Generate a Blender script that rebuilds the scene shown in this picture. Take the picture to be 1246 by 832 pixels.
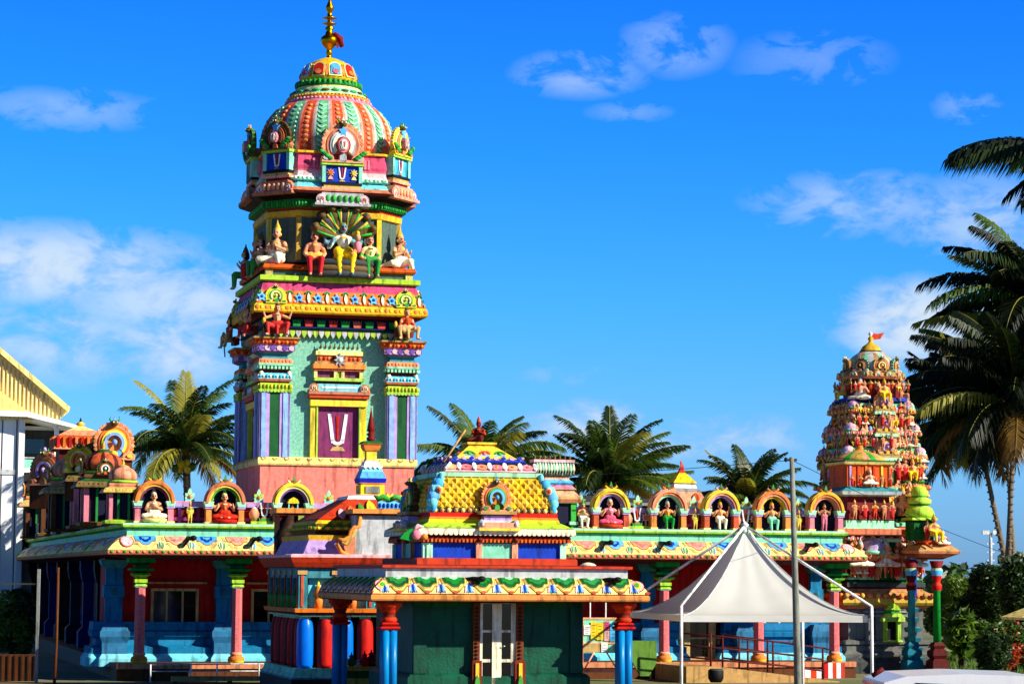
import bpy, math, random
from mathutils import Matrix, Vector
from math import sin, cos, pi, radians, sqrt, atan2
random.seed(7)
for o in list(bpy.data.objects): bpy.data.objects.remove(o)
SC = bpy.context.scene
COL = SC.collection
# ---------------------------------------------------------------- camera
FPX, HOR, ROLL, THETA, CAMZ, D0 = 3000.0, 700.0, 0.007, radians(15), 2.7, 62.0
pit = math.atan((HOR-416)/FPX)
cf = Vector((0, cos(pit), sin(pit))); r0 = Vector((1, 0, 0)); u0 = Vector((0, -sin(pit), cos(pit)))
cr = cos(ROLL)*r0+sin(ROLL)*u0; cu = -sin(ROLL)*r0+cos(ROLL)*u0
cam = bpy.data.cameras.new('camera'); camo = bpy.data.objects.new('camera', cam); COL.objects.link(camo)
cam.sensor_width = 36; cam.lens = FPX/1246*36; cam.clip_end = 6000; cam.clip_start = .5
camo.matrix_world = Matrix(((cr.x, cu.x, -cf.x, 0), (cr.y, cu.y, -cf.y, 0), (cr.z, cu.z, -cf.z, CAMZ), (0, 0, 0, 1)))
SC.camera = camo
# ---------------------------------------------------------------- world: sky and clouds
SUN_EL, SUN_AZ = radians(29), radians(66)      # azimuth measured from -Y towards +X
w = bpy.data.worlds.new('World'); SC.world = w; w.use_nodes = True
nt = w.node_tree; N = nt.nodes; Lk = nt.links
bg = N['Background']
sky = N.new('ShaderNodeTexSky'); sky.sky_type = 'NISHITA'; sky.sun_disc = False
sky.sun_elevation = SUN_EL; sky.sun_rotation = pi-SUN_AZ; sky.dust_density = .2; sky.ozone_density = 3.0; sky.air_density = 1.0
hs = N.new('ShaderNodeHueSaturation'); hs.inputs['Saturation'].default_value = 1.0; hs.inputs['Hue'].default_value = .5
hs.inputs['Value'].default_value = 1.0
Lk.new(sky.outputs[0], hs.inputs['Color'])
tc = N.new('ShaderNodeTexCoord'); sep = N.new('ShaderNodeSeparateXYZ'); Lk.new(tc.outputs['Generated'], sep.inputs[0])
def wm(op, a, b=None, c=None, clamp=False):
    n = N.new('ShaderNodeMath'); n.operation = op; n.use_clamp = clamp
    for i, x in enumerate((a, b, c)):
        if x is None: continue
        if isinstance(x, (int, float)): n.inputs[i].default_value = x
        else: Lk.new(x, n.inputs[i])
    return n.outputs[0]
az = wm('ARCTAN2', sep.outputs[0], sep.outputs[1]); el = wm('ARCSINE', sep.outputs[2])
cmb = N.new('ShaderNodeCombineXYZ'); Lk.new(wm('MULTIPLY', az, 26.0), cmb.inputs[0]); Lk.new(wm('MULTIPLY', el, 46.0), cmb.inputs[1])
def wnoise(scale, det, rough, dist=0.0):
    n = N.new('ShaderNodeTexNoise'); n.inputs['Scale'].default_value = scale; n.inputs['Detail'].default_value = det
    n.inputs['Roughness'].default_value = rough; n.inputs['Distortion'].default_value = dist
    Lk.new(cmb.outputs[0], n.inputs['Vector']); return n.outputs[0]
nz = wnoise(1.3, 10, .62, .5); nz2 = wnoise(3.1, 5, .6)
CLOUDS = [(705, 92, 95, 34, .52), (822, 58, 80, 44, .46), (990, 78, 110, 42, .28), (1175, 137, 48, 24, .38), (765, 138, 60, 15, .3),
          (1040, 250, 150, 46, .6), (1190, 270, 140, 60, .66), (1110, 395, 115, 66, 1.1), (1175, 405, 90, 80, .95), (75, 148, 140, 30, .42),
          (60, 335, 260, 62, .95), (220, 372, 190, 62, .85), (80, 425, 190, 62, .72), (215, 430, 120, 62, .9), (715, 525, 95, 44, 1.0),
          (850, 532, 190, 36, .7), (690, 456, 66, 16, .34), (640, 545, 90, 26, .5), (1000, 560, 130, 26, .3)]
tot = None
for (x, y, rx, ry, st) in CLOUDS:
    dx = wm('MULTIPLY', wm('SUBTRACT', az, (x-623)/FPX), FPX/rx); dy = wm('MULTIPLY', wm('SUBTRACT', el, (HOR-y)/FPX), FPX/ry)
    d = wm('ADD', wm('MULTIPLY', dx, dx), wm('MULTIPLY', dy, dy))
    m = wm('MULTIPLY', wm('SUBTRACT', 1.0, d, None, True), st)
    tot = m if tot is None else wm('MAXIMUM', tot, m)
shape = wm('MULTIPLY_ADD', wm('SUBTRACT', nz, .5), 2.9, tot)
shape = wm('MULTIPLY_ADD', wm('SUBTRACT', nz2, .5), .8, shape)
alpha = wm('MULTIPLY', wm('SMOOTH_MIN', wm('MULTIPLY', wm('SUBTRACT', shape, .06), 1.0, None, True), tot, .15), 1.0, None, True)
inten = wm('MULTIPLY_ADD', shape, .32, .55, False)
ccol = N.new('ShaderNodeMix'); ccol.data_type = 'RGBA'
ccol.inputs['A'].default_value = (2.0, 3.9, 6.8, 1); ccol.inputs['B'].default_value = (5.2, 6.3, 7.6, 1)
Lk.new(wm('MULTIPLY', shape, .85, None, True), ccol.inputs['Factor'])
mixc = N.new('ShaderNodeMix'); mixc.data_type = 'RGBA'
tr = N.new('ShaderNodeValToRGB'); Lk.new(wm('MULTIPLY', el, 2/pi, None, True), tr.inputs[0])
TINT = [(0.0, (.26, .55, 1.35)), (.03, (.34, .77, 1.5)), (.07, (.18, .78, 1.5)), (.11, (.085, .69, 1.65)), (.155, (.045, .57, 1.75)), (.185, (.03, .22, .7)), (.4, (.015, .08, .25))]
while len(tr.color_ramp.elements) < len(TINT): tr.color_ramp.elements.new(.5)
for e_, (p_, c_) in zip(tr.color_ramp.elements, TINT): e_.position = p_
for e_, (p_, c_) in zip(tr.color_ramp.elements, TINT): e_.color = (c_[0]/2, c_[1]/2, c_[2]/2, 1)
tv = N.new('ShaderNodeVectorMath'); tv.operation = 'MULTIPLY'; Lk.new(tr.outputs[0], tv.inputs[0]); Lk.new(hs.outputs[0], tv.inputs[1])
tv2 = N.new('ShaderNodeVectorMath'); tv2.operation = 'SCALE'; Lk.new(tv.outputs[0], tv2.inputs[0]); tv2.inputs['Scale'].default_value = 2.0
Lk.new(alpha, mixc.inputs['Factor']); Lk.new(tv2.outputs[0], mixc.inputs['A']); Lk.new(ccol.outputs['Result'], mixc.inputs['B'])
Lk.new(mixc.outputs['Result'], bg.inputs['Color']); bg.inputs['Strength'].default_value = .077
# ---------------------------------------------------------------- sun
sd = bpy.data.lights.new('sun', 'SUN'); sd.energy = 5.0; sd.angle = radians(.5); sd.color = (1, .93, .8)
so = bpy.data.objects.new('sun', sd); COL.objects.link(so)
SUNV = Vector((sin(SUN_AZ)*cos(SUN_EL), -cos(SUN_AZ)*cos(SUN_EL), sin(SUN_EL)))
so.rotation_euler = SUNV.to_track_quat('Z', 'Y').to_euler()
SC.view_settings.view_transform = 'Standard'; SC.view_settings.look = 'None'
SC.view_settings.exposure = 0.72; SC.view_settings.gamma = 1
SC.render.engine = 'CYCLES'
# ---------------------------------------------------------------- placing helpers
def ray(x, y): return FPX*cf+(x-623)*cr-(y-416)*cu
def at(x, y, Y):
    d = ray(x, y); return Vector((0, 0, CAMZ))+d*(Y/d.y)
ORG = at(132, 674, D0); ORG.z = 0
TW = Matrix.Translation(ORG) @ Matrix.Rotation(THETA, 4, 'Z')   # temple frame: u along the front, v into depth, z up
NV = Vector((-sin(THETA), cos(THETA), 0))
def px(x, y, v):
    d = ray(x, y); t = (v+NV.dot(ORG)-0.0)/NV.dot(d); q = Vector((0, 0, CAMZ))+d*t-ORG
    return q.x*cos(THETA)+q.y*sin(THETA), q.z
def pu(x, y, v): return px(x, y, v)[0]
def pz(x, y, v): return px(x, y, v)[1]
def half(xl, xr, y, vc):
    h = 1.0
    for _ in range(12): h = (pu(xr, y, vc-h)-pu(xl, y, vc-h))/2
    return h
# ---------------------------------------------------------------- materials
MATS = {}
def lin(c): return tuple(((x/255)/12.92 if x/255 <= .04045 else ((x/255+.055)/1.055)**2.4) for x in c)
def paint(name, rgb, rough=.68, var=.26, scale=7.0, bump=.25, metal=0.0, streak=.45, spec=.22):
    if name in MATS: return MATS[name]
    m = bpy.data.materials.new(name); m.use_nodes = True; t = m.node_tree; b = t.nodes['Principled BSDF']
    b.inputs['Roughness'].default_value = rough; b.inputs['Metallic'].default_value = metal
    b.inputs['Specular IOR Level'].default_value = spec
    co = t.nodes.new('ShaderNodeTexCoord')
    n1 = t.nodes.new('ShaderNodeTexNoise'); n1.inputs['Scale'].default_value = scale; n1.inputs['Detail'].default_value = 6
    n1.inputs['Roughness'].default_value = .62
    t.links.new(co.outputs['Object'], n1.inputs['Vector'])
    mp = t.nodes.new('ShaderNodeMapping'); mp.inputs['Scale'].default_value = (5, 5, .7); t.links.new(co.outputs['Object'], mp.inputs[0])
    n2 = t.nodes.new('ShaderNodeTexNoise'); n2.inputs['Scale'].default_value = 1.6; n2.inputs['Detail'].default_value = 5
    t.links.new(mp.outputs[0], n2.inputs['Vector'])
    def rmp(src, lo, hi, p0=.35, p1=.7):
        r = t.nodes.new('ShaderNodeMapRange'); r.inputs[1].default_value = p0; r.inputs[2].default_value = p1
        r.inputs[3].default_value = lo; r.inputs[4].default_value = hi; t.links.new(src, r.inputs[0]); return r.outputs[0]
    mul = t.nodes.new('ShaderNodeMath'); mul.operation = 'MULTIPLY'
    t.links.new(rmp(n1.outputs[0], 1-var, 1+var*.6, .3, .7), mul.inputs[0]); t.links.new(rmp(n2.outputs[0], 1-streak, 1.0, .36, .47), mul.inputs[1])
    gm_ = t.nodes.new('ShaderNodeNewGeometry'); hv = t.nodes.new('ShaderNodeHueSaturation'); hv.inputs['Color'].default_value = (*lin(rgb), 1)
    for so_, lo_, hi_ in (('Hue', .497, .513), ('Value', .86, 1.1), ('Saturation', .97, 1.06)):
        r_ = t.nodes.new('ShaderNodeMapRange'); r_.inputs[3].default_value = lo_; r_.inputs[4].default_value = hi_
        q_ = t.nodes.new('ShaderNodeMath'); q_.operation = 'FRACT'; p_ = t.nodes.new('ShaderNodeMath'); p_.operation = 'MULTIPLY'; p_.inputs[1].default_value = {'Hue': 7.3, 'Value': 1.0, 'Saturation': 13.7}[so_]
        t.links.new(gm_.outputs['Random Per Island'], p_.inputs[0]); t.links.new(p_.outputs[0], q_.inputs[0]); t.links.new(q_.outputs[0], r_.inputs[0]); t.links.new(r_.outputs[0], hv.inputs[so_])
    mx = t.nodes.new('ShaderNodeMix'); mx.data_type = 'RGBA'; mx.blend_type = 'MULTIPLY'; mx.inputs['Factor'].default_value = 1
    t.links.new(hv.outputs[0], mx.inputs['A']); t.links.new(mul.outputs[0], mx.inputs['B'])
    t.links.new(mx.outputs['Result'], b.inputs['Base Color'])
    if bump:
        bp = t.nodes.new('ShaderNodeBump'); bp.inputs['Strength'].default_value = bump; bp.inputs['Distance'].default_value = .02
        n3 = t.nodes.new('ShaderNodeTexNoise'); n3.inputs['Scale'].default_value = scale*6; n3.inputs['Detail'].default_value = 3
        t.links.new(co.outputs['Object'], n3.inputs['Vector']); t.links.new(n3.outputs[0], bp.inputs['Height']); t.links.new(bp.outputs[0], b.inputs['Normal'])
    m.diffuse_color = (*lin(rgb), 1); MATS[name] = m; return m
PAL = dict(cream=(250, 226, 140), ivory=(240, 232, 200), white=(238, 238, 232), mint=(136, 216, 178), mintpale=(170, 232, 185), lime=(176, 212, 70),
    green=(30, 140, 50), dgreen=(10, 92, 32), bottle=(6, 84, 56), leaf=(70, 165, 60), yellow=(242, 206, 66), gold=(232, 180, 62), mustard=(200, 164, 74), orange=(236, 132, 68),
    dorange=(214, 92, 44), terracotta=(208, 122, 90), salmon=(244, 160, 124), pinkwall=(248, 138, 124), pink=(235, 130, 150), hotpink=(216, 84, 122), palepink=(244, 188, 190),
    red=(200, 16, 12), dred=(120, 12, 12), maroon=(84, 14, 16), brick=(200, 72, 54), purple=(128, 52, 98), lavender=(178, 150, 205), violet=(120, 80, 165),
    blue=(14, 62, 178), dblue=(10, 26, 92), navy=(10, 14, 44), skyblue=(90, 185, 235), paleblue=(140, 180, 232), cyan=(120, 215, 225), teal=(20, 112, 128), dadoblue=(30, 118, 158),
    tealwall=(60, 140, 146), grey=(142, 146, 140), lgrey=(186, 190, 190), dgrey=(62, 64, 62), black=(14, 14, 15), stone=(104, 104, 98), skin=(226, 160, 120), skinb=(205, 160, 90),
    skinblue=(120, 165, 170), brown=(96, 52, 24), dbrown=(50, 28, 16), wood=(110, 62, 30), tan=(190, 150, 95), olive=(92, 130, 50), bronze=(112, 84, 40))
def M(n):
    if n in MATS: return MATS[n]
    if n == 'finialgold': return paint(n, (214, 140, 30), .28, .1, 8, .05, 1.0, .1)
    if n == 'stucco_mint': return paint(n, (134, 196, 168), .8, .42, 16, .6, 0, .12)
    if n == 'stucco_grey': return paint(n, (84, 104, 92), .85, .4, 14, .6, 0, .2)
    if n == 'pinkspeck': return paint(n, (226, 120, 120), .5, .5, 34, .3, 0, .2)
    if n == 'glass': return paint(n, (8, 10, 12), .06, .0, 5, 0, 0, 0, .6)
    if n == 'steel': return paint(n, (150, 152, 150), .35, .1, 5, 0, .8, .1)
    if n == 'c_blue': return paint(n, (24, 130, 190), .35, .1, 8, .05, 0, .15)
    if n == 'blue_c': return paint(n, (10, 110, 225), .3, .08, 8, .03, 0, .1)
    return paint(n, PAL[n])
# ---------------------------------------------------------------- mesh builder
class MB:
    def __init__(s): s.v = []; s.f = []; s.m = []; s.mats = []; s.T = Matrix.Identity(4); s.sm = []
    def mi(s, n):
        if n not in s.mats: s.mats.append(n)
        return s.mats.index(n)
    def add(s, vs, fs, mat, smooth=False):
        b = len(s.v); T = s.T
        s.v += [T @ Vector(p) for p in vs]
        ml = mat if isinstance(mat, list) else None
        for i, f in enumerate(fs):
            s.f.append([b+k for k in f]); s.m.append(s.mi(ml[i] if ml else mat)); s.sm.append(smooth)
    def box(s, x0, x1, y0, y1, z0, z1, mat):
        vs = [(x, y, z) for z in (z0, z1) for y in (y0, y1) for x in (x0, x1)]
        s.add(vs, [(0, 2, 3, 1), (4, 5, 7, 6), (0, 1, 5, 4), (2, 6, 7, 3), (0, 4, 6, 2), (1, 3, 7, 5)], mat)
    def prism(s, poly, y0, y1, mat, side=None):          # poly in x,z ; front at y0
        n = len(poly); vs = [(x, y0, z) for x, z in poly]+[(x, y1, z) for x, z in poly]
        fs = [tuple(range(n)), tuple(range(2*n-1, n-1, -1))]+[(i, i+n, (i+1) % n+n, (i+1) % n) for i in range(n)]
        s.add(vs, fs, [mat, mat]+[side or mat]*n)
    def lathe(s, prof, n=20, c=(0, 0, 0), mats=None, rib=None, smooth=True, a0=0.0):
        # prof: (r, z, mat)
        vs = []; fs = []; ms = []; k = len(prof)
        for j in range(n):
            a = a0+2*pi*j/n
            for (r, z, m) in prof:
                q = r*(rib(a, z) if rib else 1)
                vs.append((c[0]+q*cos(a), c[1]+q*sin(a), c[2]+z))
        for j in range(n):
            for i in range(k-1):
                a, b = j*k+i, ((j+1) % n)*k+i
                fs.append((a, b, b+1, a+1)); mm = prof[i][2]; ms.append(mm[j % len(mm)] if isinstance(mm, (list, tuple)) else mm)
        fs.append(tuple(j*k+k-1 for j in range(n))); ms.append(ms[-1])
        fs.append(tuple(j*k for j in range(n-1, -1, -1))); ms.append(ms[0])
        s.add(vs, fs, ms, smooth)
    def ell(s, c, r, mat, nu=10, nv=6):
        vs = []; fs = []
        for i in range(1, nv):
            p = pi*i/nv
            for j in range(nu): a = 2*pi*j/nu; vs.append((c[0]+r[0]*sin(p)*cos(a), c[1]+r[1]*sin(p)*sin(a), c[2]+r[2]*cos(p)))
        vs.append((c[0], c[1], c[2]+r[2])); vs.append((c[0], c[1], c[2]-r[2])); t = len(vs)-2
        for i in range(nv-2):
            for j in range(nu): a = i*nu+j; b = i*nu+(j+1) % nu; fs.append((a, a+nu, b+nu, b))
        for j in range(nu): fs.append((t, j, (j+1) % nu)); q = (nv-2)*nu; fs.append((t+1, q+(j+1) % nu, q+j))
        s.add(vs, fs, mat, True)
    def tube(s, pts, rad, mat, n=7, smooth=True):
        vs = []; fs = []; pts = [Vector(p) for p in pts]
        for i, p in enumerate(pts):
            d = (pts[min(i+1, len(pts)-1)]-pts[max(i-1, 0)]).normalized()
            a = d.cross(Vector((0, 0, 1)))
            if a.length < .05: a = Vector((1, 0, 0))
            a.normalize(); b = d.cross(a); r = rad[i] if isinstance(rad, (list, tuple)) else rad
            for j in range(n): t = 2*pi*j/n; vs.append(p+r*(cos(t)*a+sin(t)*b))
        for i in range(len(pts)-1):
            for j in range(n): q = i*n+j; w_ = i*n+(j+1) % n; fs.append((q, w_, w_+n, q+n))
        fs.append(tuple(range(n-1, -1, -1))); fs.append(tuple((len(pts)-1)*n+j for j in range(n)))
        s.add(vs, fs, mat, smooth)
    def sweep(s, plan, prof, cap=True, smooth=False):     # plan CCW [(x,y)], prof [(offset,z,mat)] bottom to top
        loops = [offs(plan, d) for d, z, m in prof]; n = len(plan); vs = []; fs = []; ms = []
        for lp, (d, z, m) in zip(loops, prof): vs += [(x, y, z) for x, y in lp]
        for i in range(len(prof)-1):
            for j in range(n): a = i*n+j; b = i*n+(j+1) % n; fs.append((a, b, b+n, a+n)); ms.append(prof[i][2])
        if cap:
            fs.append(tuple((len(prof)-1)*n+j for j in range(n))); ms.append(prof[-1][2])
            fs.append(tuple(range(n-1, -1, -1))); ms.append(prof[0][2])
        s.add(vs, fs, ms, smooth)
    def arc(s, cx, cz, r0, r1, a0, a1, y0, y1, mat, n=14, sz=1.0):
        vs = []; fs = []
        for i in range(n+1):
            a = radians(a0+(a1-a0)*i/n); c, q = cos(a), sin(a)*sz
            vs += [(cx+r0*c, y0, cz+r0*q), (cx+r1*c, y0, cz+r1*q), (cx+r1*c, y1, cz+r1*q), (cx+r0*c, y1, cz+r0*q)]
        for i in range(n):
            b = 4*i
            for k in range(4): fs.append((b+k, b+(k+1) % 4, b+4+(k+1) % 4, b+4+k))
        fs.append((3, 2, 1, 0)); b = 4*n; fs.append((b, b+1, b+2, b+3))
        s.add(vs, fs, mat)
    def build(s, name, parent=None, base=None):
        me = bpy.data.meshes.new(name)
        base = base if base is not None else (BASE.get(parent.name, Vector((0, 0, 0))) if parent else Vector((0, 0, 0)))
        base = Vector(base)
        me.from_pydata([tuple(p-base) for p in s.v], [], s.f)
        for n in s.mats: me.materials.append(M(n))
        me.polygons.foreach_set('material_index', s.m); me.polygons.foreach_set('use_smooth', s.sm); me.update()
        o = bpy.data.objects.new(name, me); COL.objects.link(o)
        if parent: o.parent = parent; BASE[o.name] = base
        return o
BASE = {}
def offs(plan, d):
    n = len(plan); out = []
    for i in range(n):
        p0 = Vector(plan[i-1]); p1 = Vector(plan[i]); p2 = Vector(plan[(i+1) % n])
        e1 = (p1-p0).normalized(); e2 = (p2-p1).normalized()
        n1 = Vector((e1.y, -e1.x)); n2 = Vector((e2.y, -e2.x)); k = 1+n1.dot(n2)
        q = p1+(n1+n2)*(d/max(k, .2)); out.append((q.x, q.y))
    return out
def rect(cx, cy, hx, hy=None):
    hy = hx if hy is None else hy
    return [(cx-hx, cy-hy), (cx+hx, cy-hy), (cx+hx, cy+hy), (cx-hx, cy+hy)]
def ngon(cx, cy, r, n=8, a0=None):                    # r = apothem
    R = r/cos(pi/n); a0 = -pi/2-pi/n if a0 is None else a0
    return [(cx+R*cos(a0+2*pi*i/n), cy+R*sin(a0+2*pi*i/n)) for i in range(n)]
def stepped(cx, cy, h, b, d):                          # square with a centre projection on every side
    out = []
    for k in range(4):
        a = k*pi/2; c, s_ = cos(a), sin(a)
        for (x, y) in ((-h, -h), (-b, -h), (-b, -h-d), (b, -h-d), (b, -h)): out.append((cx+x*c-y*s_, cy+x*s_+y*c))
    return out
def row(mb, plan, d, z, sp, fn, edges=None, inset=.0):
    lp = offs(plan, d) if d else plan; n = len(lp); T0 = mb.T.copy(); idx = 0
    for i in range(n):
        if edges is not None and i not in edges: continue
        a = Vector(lp[i]); b = Vector(lp[(i+1) % n]); e = b-a; L = e.length-2*inset
        if L < sp*.6: continue
        e.normalize(); k = max(1, int(round(L/sp))); ang = atan2(e.y, e.x); st = L/k
        for j in range(k):
            p = a+e*(inset+st*(j+.5)); mb.T = T0 @ Matrix.Translation((p.x, p.y, z)) @ Matrix.Rotation(ang, 4, 'Z')
            fn(mb, idx, st); idx += 1
    mb.T = T0
def tag(o, label=None, cat=None, group=None, kind=None):
    if label: o['label'] = label
    if cat: o['category'] = cat
    if group: o['group'] = group
    if kind: o['kind'] = kind
    return o
def thing(name, label, cat, base=(0, 0, 0), group=None, rz=0.0, scale=1.0, frame=True):
    o = bpy.data.objects.new(name, None); COL.objects.link(o); o.empty_display_size = .2
    m = Matrix.Translation(base) @ Matrix.Rotation(rz, 4, 'Z') @ Matrix.Scale(scale, 4)
    o.matrix_world = (TW @ m) if frame else m
    BASE[o.name] = Vector(base) if rz == 0 and scale == 1 else Vector((0, 0, 0))
    return tag(o, label, cat, group)
def copy_tree(o, parent=None):
    c = o.copy(); COL.objects.link(c); c.parent = parent
    for ch in list(o.children): copy_tree(ch, c)
    return c
def place(o, u, v, z, rz=0.0, scale=1.0, sx=None):
    S = Matrix.Diagonal((sx or scale, scale, scale, 1)); o.matrix_world = TW @ Matrix.Translation((u, v, z)) @ Matrix.Rotation(rz, 4, 'Z') @ S
    return o
# ---------------------------------------------------------------- ornament pieces (local: x right, -y outward, z up)
def P_star(w, h, n=8):
    return [((w if i % 2 == 0 else w*.5)*sin(2*pi*i/(2*n)), (h if i % 2 == 0 else h*.5)*cos(2*pi*i/(2*n))) for i in range(2*n)][::-1]
def P_ell(w, h, cx=0, cz=0, n=12): return [(cx+w*cos(2*pi*i/n), cz+h*sin(2*pi*i/n)) for i in range(n)]
def P_drop(w, h): return [(-w, h), (-w, h*.62), (-w*.5, h*.28), (0, 0), (w*.5, h*.28), (w, h*.62), (w, h)]
def P_leaf(w, h): return [(-w*.35, 0), (w*.35, 0), (w, h*.4), (w*.7, h*.75), (0, h), (-w*.7, h*.75), (-w, h*.4)]
def P_arch(w, h, n=8): return [(-w, 0), (w, 0)]+[(w*cos(pi*i/n), h-w+w*sin(pi*i/n)) for i in range(n+1)]
def P_lotus(w, h): return [(-w*.8, 0), (w*.8, 0), (w, h), (w*.62, h*.7), (w*.33, h), (0, h*.7), (-w*.33, h), (-w*.62, h*.7), (-w, h)]
def kudu(mb, w, cols, y=0.0, dep=.1, crest=True, tall=1.0, core=True):
    """horseshoe gable; w = outer radius, origin at the bottom centre"""
    cz = w*.72*tall; A0, A1 = -42, 222
    n = 25
    for i in range(n):                                    # radiating flame lobes
        a = radians(A0+(A1-A0)*(i+.5)/n); T0 = mb.T.copy()
        mb.T = T0 @ Matrix.Translation((w*.84*cos(a), 0, cz+w*.84*tall*sin(a))) @ Matrix.Rotation(pi/2-a, 4, 'Y')
        mb.prism(P_leaf(w*.1, w*.18), y-dep*.35, y+dep*.3, cols[0] if i % 2 else cols[1]); mb.T = T0
    rs = [.92, .76, .62, .5, .36]
    for k in range(4):
        mb.arc(0, cz, w*rs[k+1], w*rs[k], A0, A1, y-dep*(.3+.22*k), y+dep*.5, cols[k % len(cols)], 18, tall)
    if core:
        mb.prism(P_ell(w*.37, w*.37*tall, 0, cz), y-dep*.25, y+dep*.4, cols[1 % len(cols)])
        mb.prism(P_arch(w*.16, w*.42), y-dep*1.1, y, cols[2 % len(cols)])
        mb.ell((0, y-dep*.9, cz+w*.05), (w*.14, dep*.5, w*.16), cols[3 % len(cols)], 8, 5)
    for s_ in (-1, 1):                                    # scrolls at the feet
        mb.prism(P_ell(w*.3, w*.2, s_*w*.72, w*.16), y-dep*1.0, y+dep*.5, cols[0])
        mb.prism(P_ell(w*.17, w*.11, s_*w*.78, w*.18), y-dep*1.25, y, cols[2 % len(cols)])
    mb.box(-w*1.0, w*1.0, y-dep*1.1, y+dep*.6, -w*.02, w*.09, cols[0])
    if crest:
        t = cz+w*.9*tall
        mb.ell((0, y-dep*.6, t), (w*.2, dep*.9, w*.17), 'bronze', 8, 5)
        for s_ in (-1, 1):
            mb.tube([(s_*w*.1, y-dep*.6, t+w*.05), (s_*w*.26, y-dep*.7, t+w*.2), (s_*w*.2, y-dep*.6, t+w*.34)], [w*.06, w*.045, w*.015], 'leaf', 5)
            mb.ell((s_*w*.09, y-dep*1.4, t+w*.04), (w*.05, w*.04, w*.05), 'ivory', 6, 4)
        mb.prism([(-w*.09, t+w*.1), (w*.09, t+w*.1), (0, t+w*.36)], y-dep*.8, y-dep*.2, cols[3 % len(cols)])
def namam(mb, h, y, base='ivory'):
    """U-shaped white mark with a red centre stroke, foot below"""
    w = h*.28; t = h*.085; yf = y-.02
    for s_ in (-1, 1):
        mb.prism([(s_*w, h), (s_*(w-t*1.1), h), (s_*w*.32, h*.3), (s_*w*.62, h*.2)][::s_], yf, y, base)
    mb.arc(0, h*.31, w*.30, w*.66, 180, 360, yf, y, base, 10, .85)
    mb.prism([(-t*.25, h*.3), (t*.25, h*.3), (t*.55, h*.95), (-t*.55, h*.95)], yf, y, 'red')
    mb.prism([(-w*.75, 0), (w*.75, 0), (w*.5, h*.1), (w*.12, h*.12), (w*.12, h*.17), (-w*.12, h*.17), (-w*.12, h*.12), (-w*.5, h*.1)], yf, y, 'tan')
def blob(n=28, w=1.0, h=1.0, lobes=3):
    """cloud-shaped motif hanging from a straight top edge (top at z=0, down to -h)"""
    out = []
    for i in range(n+1):
        t = i/n; a = pi*t; c = cos(a)
        r = 1+.17*cos(2*lobes*(a-pi/2)); x = -w*(1 if c > 0 else -1)*abs(c)**.62; z = -h*max(0.0, sin(a))**.75*r/1.1
        out.append((x, z))
    return out
def on_surface(mb, poly, x0, fmap, lift, mat, nr=4):
    """fan of rings of a star-shaped outline laid on a curved surface; fmap(x,t,lift)->point"""
    n = len(poly); cx = sum(p[0] for p in poly)/n; cz = sum(p[1] for p in poly)/n; vs = []; fs = []
    for k in range(nr, 0, -1):
        q = k/nr
        for (x, z) in poly: vs.append(fmap(x0+cx+(x-cx)*q, cz+(z-cz)*q, lift))
    vs.append(fmap(x0+cx, cz, lift)); c = len(vs)-1
    b = len(vs)
    for (x, z) in poly: vs.append(fmap(x0+x, z, -.01))
    for k in range(nr-1):
        for j in range(n): a = k*n+j; e = k*n+(j+1) % n; fs.append((a, e, e+n, a+n))
    for j in range(n): fs.append(((nr-1)*n+j, (nr-1)*n+(j+1) % n, c))
    for j in range(n): fs.append((b+j, b+(j+1) % n, (j+1) % n, j))
    mb.add(vs, fs, mat)
# ---------------------------------------------------------------- statues
FIGMESH = {}
def capsule(mb, a, b, ra, rb, mat, n=10):
    a = Vector(a); b = Vector(b); d = b-a
    if d.length < 1e-4: mb.ell(a, (ra, ra, ra), mat, n, 6); return
    d.normalize(); x = d.cross(Vector((0, .3, 1)) if abs(d.z) < .9 else Vector((1, 0, 0))).normalized(); y = d.cross(x); vs = []; fs = []
    rings = []
    for i in range(1, 4): t = pi/2*(1-i/3); rings.append((a-d*ra*sin(t), ra*cos(t)))
    for i in range(0, 3): t = pi/2*(i/3); rings.append((b+d*rb*sin(t), rb*cos(t)))
    for c, r in rings:
        for j in range(n): t = 2*pi*j/n; vs.append(c+r*(cos(t)*x+sin(t)*y))
    vs.append(a-d*ra); vs.append(b+d*rb); k = len(rings)
    for i in range(k-1):
        for j in range(n): q = i*n+j; w_ = i*n+(j+1) % n; fs.append((q, w_, w_+n, q+n))
    for j in range(n): fs.append((len(vs)-2, (j+1) % n, j)); q = (k-1)*n; fs.append((len(vs)-1, q+j, q+(j+1) % n))
    mb.add(vs, fs, mat)
def seg_dist(p, a, b, ra, rb):
    ab = b-a; t = 0 if ab.length_squared < 1e-9 else max(0, min(1, (p-a).dot(ab)/ab.length_squared))
    return (p-(a+ab*t)).length-(ra+(rb-ra)*t)
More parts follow.
